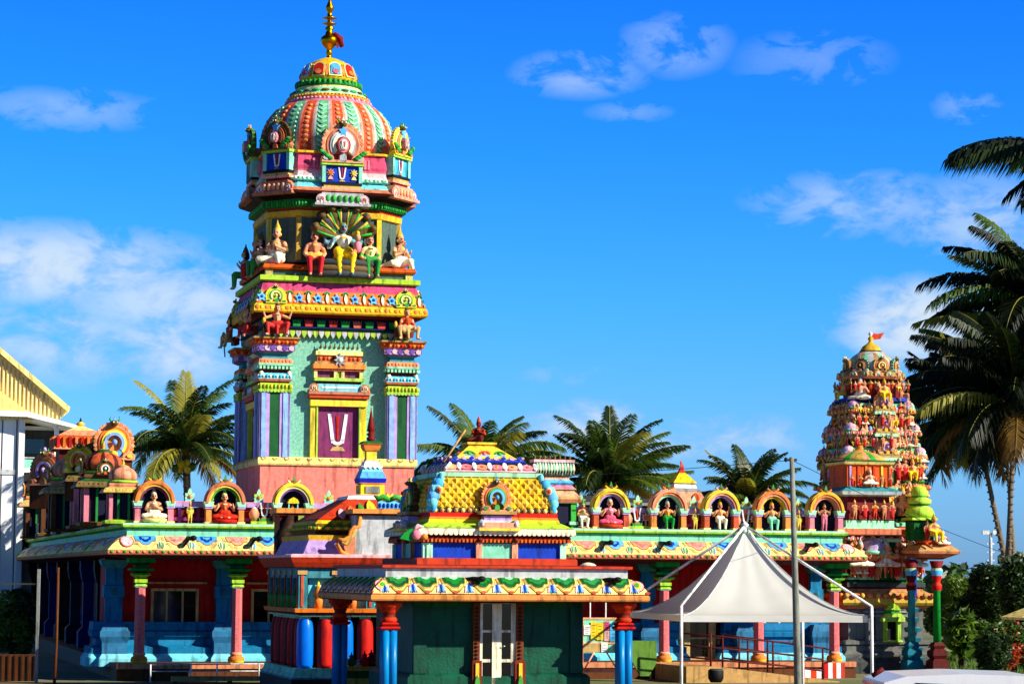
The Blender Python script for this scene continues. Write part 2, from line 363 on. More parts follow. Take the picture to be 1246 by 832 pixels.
def figure_caps(pose, c, arms=2):
    """capsules of a figure; units: total height about 1 (seated) or 1.7 (standing); faces -y. c = colour keys"""
    sk, sh, lo, cr_ = c['skin'], c['top'], c['low'], c['crown']; K = []
    def a(p, q, r, s_, m): K.append((Vector(p), Vector(q), r, s_, m))
    if pose == 'lotus':
        hip, zz = .12, 0
        for s_ in (-1, 1):
            a((s_*.1, 0, .12), (s_*.36, -.13, .1), .11, .085, lo); a((s_*.36, -.13, .1), (-s_*.06, -.24, .08), .08, .05, lo)
            a((-s_*.06, -.24, .08), (-s_*.14, -.25, .07), .045, .03, sk)
    elif pose == 'chair':
        hip = .42
        for s_ in (-1, 1):
            a((s_*.1, 0, .42), (s_*.16, -.32, .44), .11, .085, lo); a((s_*.16, -.32, .44), (s_*.13, -.33, .08), .08, .055, lo)
            a((s_*.13, -.33, .03), (s_*.14, -.42, .02), .045, .03, sk)
    elif pose == 'kneel':
        hip = .16
        a((-.1, 0, .16), (-.42, -.16, .14), .12, .09, lo); a((-.42, -.16, .14), (-.5, .1, .08), .08, .05, lo); a((-.5, .1, .06), (-.62, .12, .05), .045, .03, sk)
        a((.1, 0, .16), (.1, -.3, .22), .12, .09, lo); a((.1, -.3, .22), (.14, -.34, .05), .08, .05, lo)
    elif pose == 'squat':
        hip = .3
        for s_ in (-1, 1):
            a((s_*.09, 0, .3), (s_*.36, -.18, .4), .11, .085, lo); a((s_*.36, -.18, .4), (s_*.3, -.24, .06), .08, .05, lo)
            a((s_*.3, -.24, .03), (s_*.38, -.32, .03), .045, .035, sk)
        a((0, -.12, .3), (0, -.16, .06), .06, .05, lo)
    else:
        hip = .82
        for s_ in (-1, 1):
            a((s_*.085, 0, .8), (s_*.1, -.03, .44), .105, .075, lo); a((s_*.1, -.03, .44), (s_*.11, .02, .08), .07, .05, lo if pose == 'stand' else sk)
            a((s_*.11, 0, .03), (s_*.13, -.12, .025), .045, .03, sk)
        if c.get('skirt'): a((0, 0, .78), (0, 0, .25), .13, .17, lo)
    h = hip
    a((0, 0, h+.02), (0, 0, h+.1), .135, .115, lo); a((0, 0, h+.16), (0, -.01, h+.36), .105, .135, sh if c.get('shirt') else sk)
    a((-.13, 0, h+.4), (.13, 0, h+.4), .075, .075, sh); a((0, 0, h+.42), (0, -.01, h+.52), .055, .048, sk)
    a((0, -.02, h+.62), (0, -.015, h+.66), .095, .1, sk)                        # head
    a((0, -.125, h+.615), (0, -.118, h+.645), .018, .014, sk)                   # nose
    for s_ in (-1, 1):
        a((s_*.038, -.108, h+.655), (s_*.038, -.108, h+.655), .017, .017, 'black'); a((s_*.1, 0, h+.62), (s_*.1, 0, h+.6), .022, .022, cr_)
    a((-.03, -.112, h+.575), (.03, -.112, h+.575), .011, .011, 'red')
    a((0, .03, h+.66), (0, .05, h+.56), .1, .09, 'black')
    a((0, .01, h+.74), (0, .01, h+.78), .1, .08, cr_); a((0, .01, h+.83), (0, .01, h+.88), .06, .04, cr_); a((0, .01, h+.94), (0, .01, h+.97), .028, .018, cr_)
    a((-.05, -.12, h+.4), (.05, -.12, h+.4), .028, .028, cr_); a((0, -.125, h+.34), (0, -.13, h+.24), .022, .022, c.get('gar', cr_))
    a((-.1, -.02, h+.12), (.1, -.02, h+.12), .12, .12, cr_ if c.get('belt') else lo)
    aspec = {'pray': [((.19, 0, .38), (.27, -.08, .2), (.03, -.22, .3))], 'raise': [((.19, 0, .38), (.32, -.05, .2), (.26, -.2, .36))],
             'rest': [((.19, 0, .38), (.27, -.02, .18), (.22, -.2, .08))], 'out': [((.19, 0, .38), (.4, -.05, .3), (.48, -.08, .5))],
             'down': [((.19, 0, .38), (.25, 0, .16), (.24, -.06, -.03))]}[c.get('arm', 'raise')]
    for (p0, p1, p2) in aspec:
        for s_ in (-1, 1):
            f = lambda p: (s_*p[0], p[1], h+p[2])
            a(f(p0), f(p1), .062, .048, sk); a(f(p1), f(p2), .046, .033, sk)
            a(f(p2), (s_*(p2[0]-.01), p2[1]-.03, h+p2[2]+.06), .034, .022, sk); a(f(((p0[0]+p1[0])/2, (p0[1]+p1[1])/2, (p0[2]+p1[2])/2)), f(p1), .055, .05, c.get('gar', cr_))
    if arms == 4:
        for s_ in (-1, 1):
            a((s_*.18, .03, h+.37), (s_*.38, .02, h+.3), .055, .045, sk); a((s_*.38, .02, h+.3), (s_*.42, -.02, h+.52), .042, .03, sk)
            a((s_*.42, -.02, h+.58), (s_*.42, -.02, h+.63), .05, .04, c.get('held', cr_))
    return K, h
def figure_mesh(key, pose, c, arms=2, vox=.026):
    if key in FIGMESH: return FIGMESH[key]
    K, h = figure_caps(pose, c, arms); mb = MB()
    for (p, q, r, s_, m) in K: capsule(mb, p, q, r, s_, m)
    o = mb.build('tmp'); md = o.modifiers.new('r', 'REMESH'); md.mode = 'VOXEL'; md.voxel_size = vox; md.use_smooth_shade = True
    dg = bpy.context.evaluated_depsgraph_get(); me = bpy.data.meshes.new_from_object(o.evaluated_get(dg)); bpy.data.objects.remove(o)
    me.name = 'statue'; me.materials.clear(); names = []
    for (_, _, _, _, m) in K:
        if m not in names: names.append(m); me.materials.append(M(m))
    idx = []
    for pg in me.polygons:
        ce = pg.center; best = min(K, key=lambda k: seg_dist(ce, k[0], k[1], k[2], k[3])-(.006 if k[4] in ('black', 'red') else 0)); idx.append(names.index(best[4]))
    me.polygons.foreach_set('material_index', idx); me.polygons.foreach_set('use_smooth', [True]*len(idx)); me.update()
    FIGMESH[key] = (me, h); return FIGMESH[key]
def statue(key, pose, c, label, u, v, z, sc=1.0, rz=0.0, arms=2, vox=.026, group=None, extra=None, lotus=None, halo=None):
    me, h = figure_mesh(key, pose, c, arms, vox)
    t = thing('deity_statue', label, 'statue', (u, v, z), group, rz+1e-9, sc)
    o = bpy.data.objects.new('body', me); COL.objects.link(o); o.parent = t; zo = 0
    if lotus:
        mb = MB(); mb.lathe([(.3, 0, lotus), (.44, .05, lotus), (.46, .14, lotus), (.34, .17, 'mintpale')], 20, (0, -.03, 0), rib=lambda a, z: 1+.05*cos(10*a)); mb.build('lotus_seat', t); zo = .15
    if halo:
        mb = MB(); mb.T = Matrix.Translation((0, .12, h+.62+zo)); mb.prism(P_ell(.2, .22, 0, 0, 18), 0, .03, halo); mb.build('halo', t)
    if extra: mb = MB(); extra(mb, h+zo); mb.build('attribute', t)
    o.location.z = zo
    return t
# ================================================================ ground and setting
def ground():
    m = bpy.data.materials.new('ground_soil'); m.use_nodes = True; t = m.node_tree; b = t.nodes['Principled BSDF']; b.inputs['Roughness'].default_value = .95
    tcn = t.nodes.new('ShaderNodeTexCoord'); n1 = t.nodes.new('ShaderNodeTexNoise'); n1.inputs['Scale'].default_value = .25; n1.inputs['Detail'].default_value = 9
    t.links.new(tcn.outputs['Object'], n1.inputs['Vector']); r = t.nodes.new('ShaderNodeValToRGB'); t.links.new(n1.outputs[0], r.inputs[0])
    r.color_ramp.elements[0].position = .42; r.color_ramp.elements[0].color = (.2, .15, .09, 1); r.color_ramp.elements[1].position = .55; r.color_ramp.elements[1].color = (.1, .14, .03, 1)
    n2 = t.nodes.new('ShaderNodeTexNoise'); n2.inputs['Scale'].default_value = 12; n2.inputs['Detail'].default_value = 6; t.links.new(tcn.outputs['Object'], n2.inputs['Vector'])
    mx = t.nodes.new('ShaderNodeMix'); mx.data_type = 'RGBA'; mx.blend_type = 'OVERLAY'; mx.inputs['Factor'].default_value = .5
    t.links.new(r.outputs[0], mx.inputs['A']); t.links.new(n2.outputs[1], mx.inputs['B']); t.links.new(mx.outputs['Result'], b.inputs['Base Color'])
    MATS['ground_soil'] = m
    mb = MB(); mb.add([(-3000, -200, 0), (3000, -200, 0), (3000, 5000, 0), (-3000, 5000, 0)], [(0, 1, 2, 3)], 'ground_soil')
    tag(mb.build('ground'), kind='structure')
    mb = MB(); mb.add([(-14, 20, .004), (26, 20, .004), (26, 66, .004), (-14, 61, .004)], [(0, 1, 2, 3)], 'court'); 
    paint('court', (120, 98, 74), .9, .3, 2.0, .4)
    tag(mb.build('courtyard_paving'), kind='structure')
ground()
# ================================================================ main tower
UC, VC = 6.69, 6.72
tower = thing('temple_tower', 'tall domed temple tower with mint walls on a pink base, gold finial against the sky', 'temple tower', (UC, VC, 3.6))
def TM(k=0): return Matrix.Translation((UC, VC, 0)) @ Matrix.Rotation(k*pi/2, 4, 'Z')
H0 = half(315.7, 506, 600, VC); HB = half(315, 507.5, 560, VC)
Zf = lambda y, h=H0: pz(412, y, VC-h)
Zc = lambda y: pz(400, y, VC)
K_ = .0226                                                # metres per photo pixel at the tower
# --- plinth, band
mb = MB(); mb.T = TM(); R = rect(0, 0, H0)
mb.sweep(R, [(-.03, 3.5, 'pinkwall'), (-.03, Zf(567), 'cream'), (.02, Zf(567), 'cream'), (.045, Zf(565), 'cream'), (.045, Zf(558.5), 'cream'), (.0, Zf(557), 'cream')])
mb.build('base', tower)
mb = MB(); mb.T = TM(); row(mb, R, .048, Zf(558), .31, lambda m, i, s: m.arc(0, 0, .045, .07, 180, 360, -.012, .02, 'mustard', 8))
for sx, wd, hh in ((-1.35, .03, .25), (1.5, .03, .2)): pass
mb.build('band_scallops', tower)
# --- recessed mint walls
hw = H0-.26; zt = Zf(402)
mb = MB(); mb.T = TM(); mb.sweep(rect(0, 0, hw), [(0, Zf(559), 'stucco_mint'), (0, Zf(372), 'stucco_mint')]); mb.build('wall', tower)
# --- corner pilasters: striped
pw = .84
def pil(sgnx, sgny):
    m = MB(); m.T = TM(); cx, cy = sgnx*(H0-pw/2+.02), sgny*(H0-pw/2+.02); z0, z1 = Zf(557.5), Zf(478)
    m.sweep(rect(cx, cy, pw/2-.06), [(0, z0, 'violet'), (0, z1, 'violet')])
    for k in range(4):
        m.T = Matrix.Translation((UC+cx, VC+cy, 0)) @ Matrix.Rotation(k*pi/2, 4, 'Z'); f = -pw/2
        cols = ['lavender', 'paleblue', 'lavender', 'dgreen', 'lavender', 'paleblue', 'lavender']; ws = [.05, .13, .1, .28, .09, .13, .06]
        x = -pw/2
        for c, w_ in zip(cols, ws):
            dd = {'lavender': .0, 'paleblue': .025, 'dgreen': -.02}[c]
            m.box(x, x+w_, f+.07-.07-dd, f+.09, z0, z1, c); x += w_
    return m
def cap(sgnx, sgny):
    m = MB(); m.T = TM(); r = rect(sgnx*(H0-pw/2+.02), sgny*(H0-pw/2+.02), pw/2)
    Z = Zf
    m.sweep(r, [(-.02, Z(478), 'lime'), (.03, Z(477), 'lime'), (.0, Z(468), 'brown'), (-.03, Z(467), 'brown'), (.02, Z(466), 'terracotta'), (.05, Z(463), 'cyan'), (.0, Z(457), 'cyan'),
                (-.08, Z(455), 'dred'), (-.08, Z(453), 'dred'), (.01, Z(452), 'dgreen'), (.05, Z(447), 'mint'), (.05, Z(444.5), 'salmon'), (.02, Z(439), 'salmon'), (-.06, Z(438), 'tealwall'),
                (-.08, Z(433), 'tealwall'), (.02, Z(431), 'violet'), (.09, Z(429.5), 'lavender'), (.07, Z(423), 'lavender'), (.12, Z(422), 'dorange'), (.18, Z(416), 'dorange'), (.22, Z(415), 'tan'), (.23, Z(413), 'tan'), (.05, Z(412.5), 'tan')])
    row(m, r, .03, Z(478.5), .1, lambda q, i, s: q.prism(P_ell(.05, .05, 0, .03, 8), -.02, .03, 'lime'))
    row(m, r, .04, Z(472), .1, lambda q, i, s: q.ell((0, 0, 0), (.035, .03, .07), 'yellow' if i % 2 else 'lime', 6, 4))
    row(m, r, .05, Z(460), .09, lambda q, i, s: q.ell((0, -.0, 0), (.035, .03, .05), 'ivory' if i % 2 else 'skyblue', 6, 4))
    row(m, r, .05, Z(449.5), .1, lambda q, i, s: q.box(-.03, .03, -.03, .02, -.04, .04, 'mintpale'))
    row(m, r, .03, Z(442), .1, lambda q, i, s: q.ell((0, 0, 0), (.04, .03, .05), 'orange', 6, 4))
    row(m, r, .085, Z(426), .17, lambda q, i, s: q.prism(P_ell(.07, .07, 0, 0, 8), -.025, .02, 'palepink' if i % 2 else 'violet'))
    row(m, r, .15, Z(419), .12, lambda q, i, s: q.ell((0, 0, 0), (.05, .03, .05), 'orange' if i % 2 else 'red', 6, 4))
    for a in (-1, 1):
        for b in (-1, 1): c = (sgnx*(H0-pw/2+.02)+a*pw*.46, sgny*(H0-pw/2+.02)+b*pw*.46, Z(456.5)); m.ell(c, (.07, .07, .09), 'ivory', 8, 5)
    return m
for sx in (-1, 1):
    for sy in (-1, 1):
        if (sx, sy) == (1, 1): continue
        pil(sx, sy).build('pilaster', tower); cap(sx, sy).build('capital', tower)
# --- central false niche on each visible side
def tower_niche(k):
    m = MB(); m.T = TM(k); hf = hw; Z = Zf; U0 = .98; f = -hf
    def bx(x0, x1, d, y0, y1, c): m.box(x0, x1, f-d, f+.05, Z(y1), Z(y0), c)
    cx = 0.02
    bx(cx-.62, cx+.62, .03, 493, 557.5, 'purple')
    for s_ in (-1, 1): bx(cx+s_*.7-.085, cx+s_*.7+.085, .13, 493, 557.5, 'yellow' if s_ < 0 else 'yellow')
    for s_ in (-1, 1): bx(cx+s_*.6-.02, cx+s_*.6+.02, .16, 493, 557.5, 'lime')
    bx(cx-.8, cx+.8, .2, 486, 494, 'yellow'); bx(cx-.78, cx+.78, .16, 484.5, 486, 'maroon')
    bx(cx-.84, cx+.84, .26, 480, 484.5, 'brick'); bx(cx-.86, cx+.86, .3, 476.5, 480, 'terracotta')
    bx(cx-.62, cx+.62, .2, 467, 476.5, 'cyan'); bx(cx-.5, cx+.5, .215, 470, 472.5, 'white')
    bx(cx-.62, cx+.62, .14, 463.5, 467, 'maroon'); bx(cx-.7, cx+.7, .22, 459.5, 463.5, 'lime')
    bx(cx-.6, cx+.6, .08, 451, 459.5, 'purple')
    for x in (-.66, -.1, .1, .62): bx(cx+x-.045, cx+x+.045, .17, 451, 459.5, 'cream')
    bx(cx-.04, cx+.04, .12, 451, 459.5, 'lime')
    bx(cx-.7, cx+.7, .2, 448.5, 451, 'brick'); bx(cx-.74, cx+.74, .25, 443, 448.5, 'orange'); bx(cx-.7, cx+.7, .2, 440, 443, 'tan')
    bx(cx-.62, cx+.62, .14, 432, 440, 'dorange'); bx(cx-.66, cx+.66, .19, 427, 432, 'cream'); bx(cx-.6, cx+.6, .12, 423, 427, 'mintpale')
    for i in range(9): m.ell((cx-.52+.13*i, f-.13, Z(422)), (.035, .035, .06), 'bronze', 6, 4); m.ell((cx-.52+.13*i, f-.13, Z(419)), (.016, .016, .07), 'dgreen', 5, 4)
    for i in range(10): m.ell((cx-.54+.12*i, f-.15, Z(436)), (.045, .03, .06), 'red' if i % 2 else 'orange', 6, 4)
    m.prism([(cx+a, Z(438)+b) for a, b in P_star(.18, .2)], f-.28, f-.1, 'lgrey'); m.ell((cx, f-.28, Z(438)), (.08, .04, .08), 'white', 8, 5)
    T0 = m.T.copy()
    for s_ in (-1, 1): m.T = T0 @ Matrix.Translation((cx+s_*.72, f-.24, Z(476.5))); kudu(m, .13, ['tan', 'terracotta', 'salmon', 'ivory'], 0, .06, False)
    m.T = T0 @ Matrix.Translation((cx, f-.03, Z(548)))
    namam(m, Z(503)-Z(548), 0, 'white')
    return m
for k in (0, 3): tower_niche(k).build('false_niche', tower)
# --- entablature
mb = MB(); mb.T = TM(); Z = Zf; R2 = rect(0, 0, hw)
mb.sweep(R2, [(.0, Z(408), 'dgreen'), (.1, Z(404), 'dgreen'), (.14, Z(401), 'dblue'), (.2, Z(400), 'dblue'), (.2, Z(398.5), 'navy'), (.12, Z(398), 'navy'), (.12, Z(388), 'navy'), (.22, Z(387), 'dred'), (.3, Z(385), 'dred'),
              (.48, Z(384), 'gold'), (.52, Z(382), 'gold'), (.5, Z(374.5), 'lime'), (.46, Z(373), 'dorange'), (.43, Z(371.5), 'orange'), (.3, Z(356), 'hotpink'), (.22, Z(345.5), 'dgreen'), (.27, Z(345), 'lime'), (.33, Z(343.5), 'lime'), (.33, Z(338), 'lime'), (.2, Z(337), 'lime')])
row(mb, R2, .1, Z(412), .165, lambda q, i, s: (q.prism(P_drop(.07, .2), -.05, .06, 'lime' if i % 2 == 0 else 'lgrey'), q.ell((.083, -.03, .16), (.03, .03, .03), 'red', 6, 4)))
row(mb, R2, .12, Z(398), .345, lambda q, i, s: q.prism(P_lotus(.125, .2), -.07, .02, 'brick' if i % 2 else 'green'))
row(mb, R2, .12, Z(398), .345, lambda q, i, s: q.prism([(x+.172, z) for x, z in P_drop(.04, .18)], -.03, .02, 'dgrey'), inset=.1)
row(mb, R2, .51, Z(378), .14, lambda q, i, s: q.ell((0, 0, 0), (.06, .02, .06), 'yellow' if i % 2 else 'orange', 6, 4))
def frz(q, i, s):
    T0 = q.T.copy(); q.T = T0 @ Matrix.Rotation(-.32, 4, 'X')
    if i % 2: q.prism(P_leaf(.045, .3), -.05, .02, 'ivory'); q.arc(0, .27, .05, .09, 0, 180, -.04, .02, 'green', 8)
    else:
        q.prism([(x, z+.14) for x, z in P_star(.14, .17, 5)], -.05, .02, 'skyblue'); q.ell((0, -.05, .14), (.05, .03, .05), 'blue', 6, 4); q.ell((.13, -.02, .03), (.05, .03, .035), 'palepink', 6, 4); q.ell((-.13, -.02, .03), (.05, .03, .035), 'palepink', 6, 4)
    q.T = T0
row(mb, R2, .42, Z(371), .262, frz)
mb.build('entablature', tower)
for k in (0, 3, 1):
    m = MB(); T0 = TM(k)
    for s_ in (-1, 1):
        m.T = T0 @ Matrix.Translation((s_*(hw-.1), -hw-.44, Z(373))) @ Matrix.Rotation(-.2, 4, 'X'); kudu(m, .29, ['yellow', 'lime', 'green', 'cream'], 0, .08); m.build('gable_ornament', tower); m = MB()
# --- ledge storey
mb = MB(); mb.T = TM()
mb.sweep(rect(0, 0, hw+.1), [(0, Z(338), 'stucco_grey'), (0, Z(331), 'dred'), (.1, Z(330), 'dorange'), (.14, Z(328), 'dorange'), (.1, Z(323.5), 'dorange')])
for k in (0, 3, 1):
    mb.T = TM(k)
    for s_ in (-1, 1): mb.box(s_*(hw+.06)-.09, s_*(hw+.06)+.09, -hw-.15, -hw+.05, Z(338), Z(330.5), 'cream')
mb.build('ledge', tower)
# --- octagonal drum
A = 1.86; FH = 1.14
def octo(a, f): return [(-f, -a), (f, -a), (a, -f), (a, f), (f, a), (-f, a), (-a, f), (-a, -f)]
mb = MB(); mb.T = TM(); O8 = octo(A, FH); AD = (A+FH)/sqrt(2)
mb.sweep(O8, [(0, Zc(330), 'stucco_grey'), (0, Zc(277), 'gold'), (.08, Zc(276), 'gold'), (.1, Zc(269.5), 'maroon'), (.05, Zc(269), 'red'), (.06, Zc(266), 'green'), (.16, Zc(265), 'green'), (.2, Zc(257), 'leaf'), (.12, Zc(256), 'dred'), (.2, Zc(255), 'black'),
              (.46, Zc(251), 'maroon'), (.5, Zc(248), 'terracotta'), (.34, Zc(243), 'cyan'), (.2, Zc(237), 'cyan'), (.14, Zc(236), 'mint'), (.28, Zc(234), 'mint'), (.24, Zc(231), 'white'), (.22, Zc(229), 'palepink'), (.18, Zc(223), 'pink'), (.2, Zc(221), 'hotpink'), (.22, Zc(217), 'hotpink'), (.16, Zc(203), 'orange'), (.24, Zc(202), 'gold'), (.24, Zc(199.5), 'gold'), (.1, Zc(199), 'gold')])
row(mb, O8, .2, Zc(261), .09, lambda q, i, s: q.ell((0, 0, 0), (.035, .03, .09), 'green' if i % 2 else 'leaf', 6, 4))
row(mb, O8, .26, Zc(232), .12, lambda q, i, s: q.ell((0, 0, 0), (.05, .04, .05), 'white' if i % 2 else 'mint', 6, 4))
row(mb, O8, .22, Zc(219), .1, lambda q, i, s: q.box(-.03, .03, -.02, .03, 0, .26, 'pink'), inset=.4)
for k in range(8):
    x, y = O8[k]; mb.box(x-.065, x+.065, y-.065, y+.065, Zc(328), Zc(277), 'yellow' if k % 2 else 'mustard')
mb.build('drum', tower)
def oct_panel(k, main):
    m = MB(); m.T = TM() @ Matrix.Rotation(k*pi/4, 4, 'Z'); f = -(A if k % 2 == 0 else AD); w_ = .52 if main else .4
    Z = lambda y: pz(412, y, VC-A-.3) if k == 0 else Zc(y)
    c1, c2 = ('blue', 'lgrey') if k == 0 else (('skyblue', 'salmon') if k in (1,) else ('blue', 'terracotta'))
    m.box(-w_, w_, f-.36, f, Z(222), Z(203), c1); 
    for s_ in (-1, 1): m.box(s_*w_-.05, s_*w_+.05, f-.42, f, Z(223), Z(202), 'mint')
    m.box(-w_-.08, w_+.08, f-.46, f, Z(202), Z(199), 'lime'); m.box(-w_-.04, w_+.04, f-.42, f, Z(226), Z(223), 'navy')
    m.box(-w_, w_, f-.4, f, Z(229), Z(226), 'mustard'); m.box(-w_-.06, w_+.06, f-.42, f, Z(232), Z(229), 'salmon'); m.box(-w_+.04, w_-.04, f-.38, f, Z(236), Z(232), 'dred')
    m.prism([(-w_-.2, Z(249)), (w_+.2, Z(249)), (w_+.06, Z(236)), (-w_-.06, Z(236))], f-.5, f, c2)
    m.box(-w_-.27, w_+.27, f-.6, f, Z(252), Z(249), c2); 
    n = 6 if main else 5
    for i in range(n): m.ell((-w_*.8+2*w_*.8*i/(n-1), f-.52, Z(243)), (.07, .04, .1), 'leaf' if k == 0 else 'salmon', 7, 5)
    T0 = m.T.copy()
    for s_ in (-1, 1):
        m.T = T0 @ Matrix.Translation((s_*(w_+.08), f-.5, Z(249))); kudu(m, .15, ['palepink', 'lgrey', 'ivory', 'pink'] if k == 0 else ['salmon', 'terracotta', 'palepink', 'white'], 0, .05, False)
    m.T = T0 @ Matrix.Translation((0, f-.37, Z(221.5))); namam(m, Z(204)-Z(221.5), 0, 'white')
    if main:
        for s_ in (-1, 1):
            m.T = T0 @ Matrix.Translation((s_*.33, f-.37, Z(211))); m.prism(P_star(.12, .12, 8), -.03, 0, 'salmon' if s_ < 0 else 'cream'); m.prism(P_ell(.06, .06), -.05, 0, 'dorange' if s_ < 0 else 'gold'); m.prism([(-.08, -.19), (.08, -.19), (.03, -.1), (-.03, -.1)], -.03, 0, 'salmon' if s_ < 0 else 'cream')
    return m
for k in (0, 1, 2, -1, -2): oct_panel(k, k == 0).build('octagon_panel', tower)
px2_ = lambda r: r*K_
def medal(k, w_, cols):
    m = MB(); m.T = TM() @ Matrix.Rotation(k*pi/4, 4, 'Z') @ Matrix.Translation((0, -(A if k % 2 == 0 else AD)-.34, Zc(199) if k else pz(412, 198.5, VC-A-.3)))
    kudu(m, w_, cols, 0, .14, True, 1.12)
    for s_ in (-1, 1):
        for j in range(4): m.ell((s_*w_*(.62+.13*j), -.16, .1+.06*j), (.09, .05, .06), 'leaf' if j % 2 else 'green', 7, 5)
    m.prism(P_ell(w_*.26, w_*.36, 0, w_*.78), -.24, -.05, 'pink'); m.prism(P_ell(w_*.17, w_*.26, 0, w_*.78), -.26, -.05, 'ivory')
    m.T = m.T @ Matrix.Translation((0, -.26, w_*.55)); namam(m, w_*.42, 0, 'white')
    m.T = m.T @ Matrix.Translation((0, .2, w_*.9)); m.prism(P_star(.14, .18, 5), -.08, .05, 'skyblue')
    m.T = TM() @ Matrix.Rotation(k*pi/4, 4, 'Z'); ap_ = A if k % 2 == 0 else AD; m.box(-w_*.35, w_*.35, -ap_-.3, -px2_(80), Zc(199), Zc(186), 'terracotta')
    return m
for k, w_, cols in ((0, .6, ['salmon', 'terracotta', 'lgrey', 'ivory']), (-1, .44, ['bronze', 'brown', 'dorange', 'bronze']), (1, .44, ['yellow', 'cream', 'orange', 'lime']), (-2, .46, ['bronze', 'leaf', 'dred', 'salmon']), (2, .46, ['cream', 'leaf', 'pink', 'yellow'])):
    medal(k, w_, cols).build('medallion', tower)
# --- dome
mb = MB(); mb.T = TM(); px2 = lambda r: r*K_
stripes = []
for j in range(13): stripes += ['dome_green']*5+['lgrey', 'salmon']+['dome_red']*5+['salmon', 'lgrey']
paint('dome_green', (96, 178, 128)); paint('dome_red', (206, 84, 52))
prof = [(84, 199), (85.5, 188), (85, 175), (82, 162), (77, 151), (69, 141), (60, 133)]
mb.lathe([(px2(r), Zc(y), stripes) for r, y in prof], 182, rib=lambda a, z: 1+.012*cos(26*a))
for j in range(26):                                         # raised chevrons and beads on the stripes
    a = 2*pi*(j*7+2.5)/182
    for i in range(11):
        y = 196-i*5.6
        q = next(k for k in range(len(prof)-1) if prof[k+1][1] <= y); t = (prof[q][1]-y)/(prof[q][1]-prof[q+1][1]); r = px2(prof[q][0]+(prof[q+1][0]-prof[q][0])*t); w_ = r*2*pi/182*1.9
        T0 = mb.T.copy(); tilt = math.atan2((prof[q][0]-prof[q+1][0]), (prof[q][1]-prof[q+1][1]))
        mb.T = T0 @ Matrix.Rotation(a+pi/2, 4, 'Z') @ Matrix.Translation((0, -r, Zc(y))) @ Matrix.Rotation(-tilt, 4, 'X')
        if j % 2 == 0: mb.prism([(-w_, .05), (0, -.02), (w_, .05), (w_, .0), (0, -.07), (-w_, .0)], -.035, .02, 'mintpale')
        else: mb.ell((0, -.01, 0), (w_*.7, .03, .055), 'salmon' if i % 2 else 'orange', 6, 4)
        mb.T = T0
mb.build('dome', tower)
mb = MB(); mb.T = TM()
mb.lathe([(px2(57), Zc(136), 'pink'), (px2(58), Zc(133), 'pink'), (px2(55), Zc(129.5), 'palepink'), (px2(52), Zc(127), 'dorange'), (px2(53), Zc(125.5), 'gold'), (px2(50), Zc(122), 'mintpale'),
          (px2(48), Zc(119), 'mint'), (px2(44), Zc(114), 'cream'), (px2(41), Zc(111), 'dgreen'), (px2(43), Zc(108.5), 'green'), (px2(39), Zc(103.5), 'green'), (px2(35), Zc(103), 'gold')], 64)
for n, r, y, c, e in ((64, 54, 128, ('palepink', 'pink'), (.05, .05, .04)), (72, 52, 123.5, ('gold', 'orange'), (.035, .035, .03)), (24, 48, 118, ('leaf', 'bronze'), (.13, .05, .045)), (40, 41.5, 106.5, ('green', 'leaf'), (.06, .05, .09))):
    for j in range(n):
        a = 2*pi*j/n; T0 = mb.T.copy(); mb.T = T0 @ Matrix.Rotation(a, 4, 'Z'); mb.ell((0, -px2(r), Zc(y)), e, c[j % 2], 6, 4); mb.T = T0
mb.build('ring_moulding', tower)
mb = MB(); mb.T = TM(); up = [(36, 103.5), (36, 98), (33, 90), (28, 83), (24, 80), (21, 77), (14, 74), (7, 71.5)]
mb.lathe([(px2(r), Zc(y), 'gold') for r, y in up], 40)
for j in range(10):
    T0 = mb.T.copy(); mb.T = T0 @ Matrix.Rotation(2*pi*j/10+.06, 4, 'Z') @ Matrix.Translation((0, -px2(35), Zc(99.5))) @ Matrix.Rotation(-.36, 4, 'X')
    mb.prism(P_arch(.19, .47), -.05, .1, 'cream'); mb.prism([(x, z+.04) for x, z in P_arch(.145, .38)], -.075, .0, ['skyblue', 'red'][j % 2]); mb.prism([(x, z+.05) for x, z in P_leaf(.1, .16)], -.1, .0, ['hotpink', 'orange'][j % 2])
    mb.T = T0 @ Matrix.Rotation(2*pi*(j+.5)/10+.06, 4, 'Z') @ Matrix.Translation((0, -px2(35), Zc(99))) @ Matrix.Rotation(-.36, 4, 'X'); mb.prism(P_leaf(.06, .4), -.06, .05, 'orange'); mb.T = T0
mb.build('upper_dome', tower)
mb = MB(); mb.T = TM(); fp = [(7, 72.5), (3, 70), (3, 67), (5, 65), (3, 62.5), (4, 60), (9, 55), (11.5, 50), (10, 46), (5, 42.5), (5, 40), (3.5, 38), (6, 35), (3, 32.5), (3, 31), (10, 29.5), (3, 27.5), (3, 24), (10, 22.5), (3, 20.5), (3, 17), (3, 14.5), (5.5, 12), (4.5, 8), (2, 2), (.6, -4)]
mb.lathe([(px2(r), Zc(y), 'finialgold') for r, y in fp], 20)
fin = mb.build('finial', tower)
mb = MB(); mb.T = TM()
mb.tube([(.1, -.1, Zc(42)), (.3, -.12, Zc(48)), (.34, -.1, Zc(58))], [.08, .1, .05], 'dred', 5); mb.prism([(.12, Zc(41)), (.36, Zc(46)), (.42, Zc(57)), (.3, Zc(54)), (.22, Zc(60)), (.14, Zc(52))], -.14, -.1, 'dred'); mb.build('red_ribbon', fin)
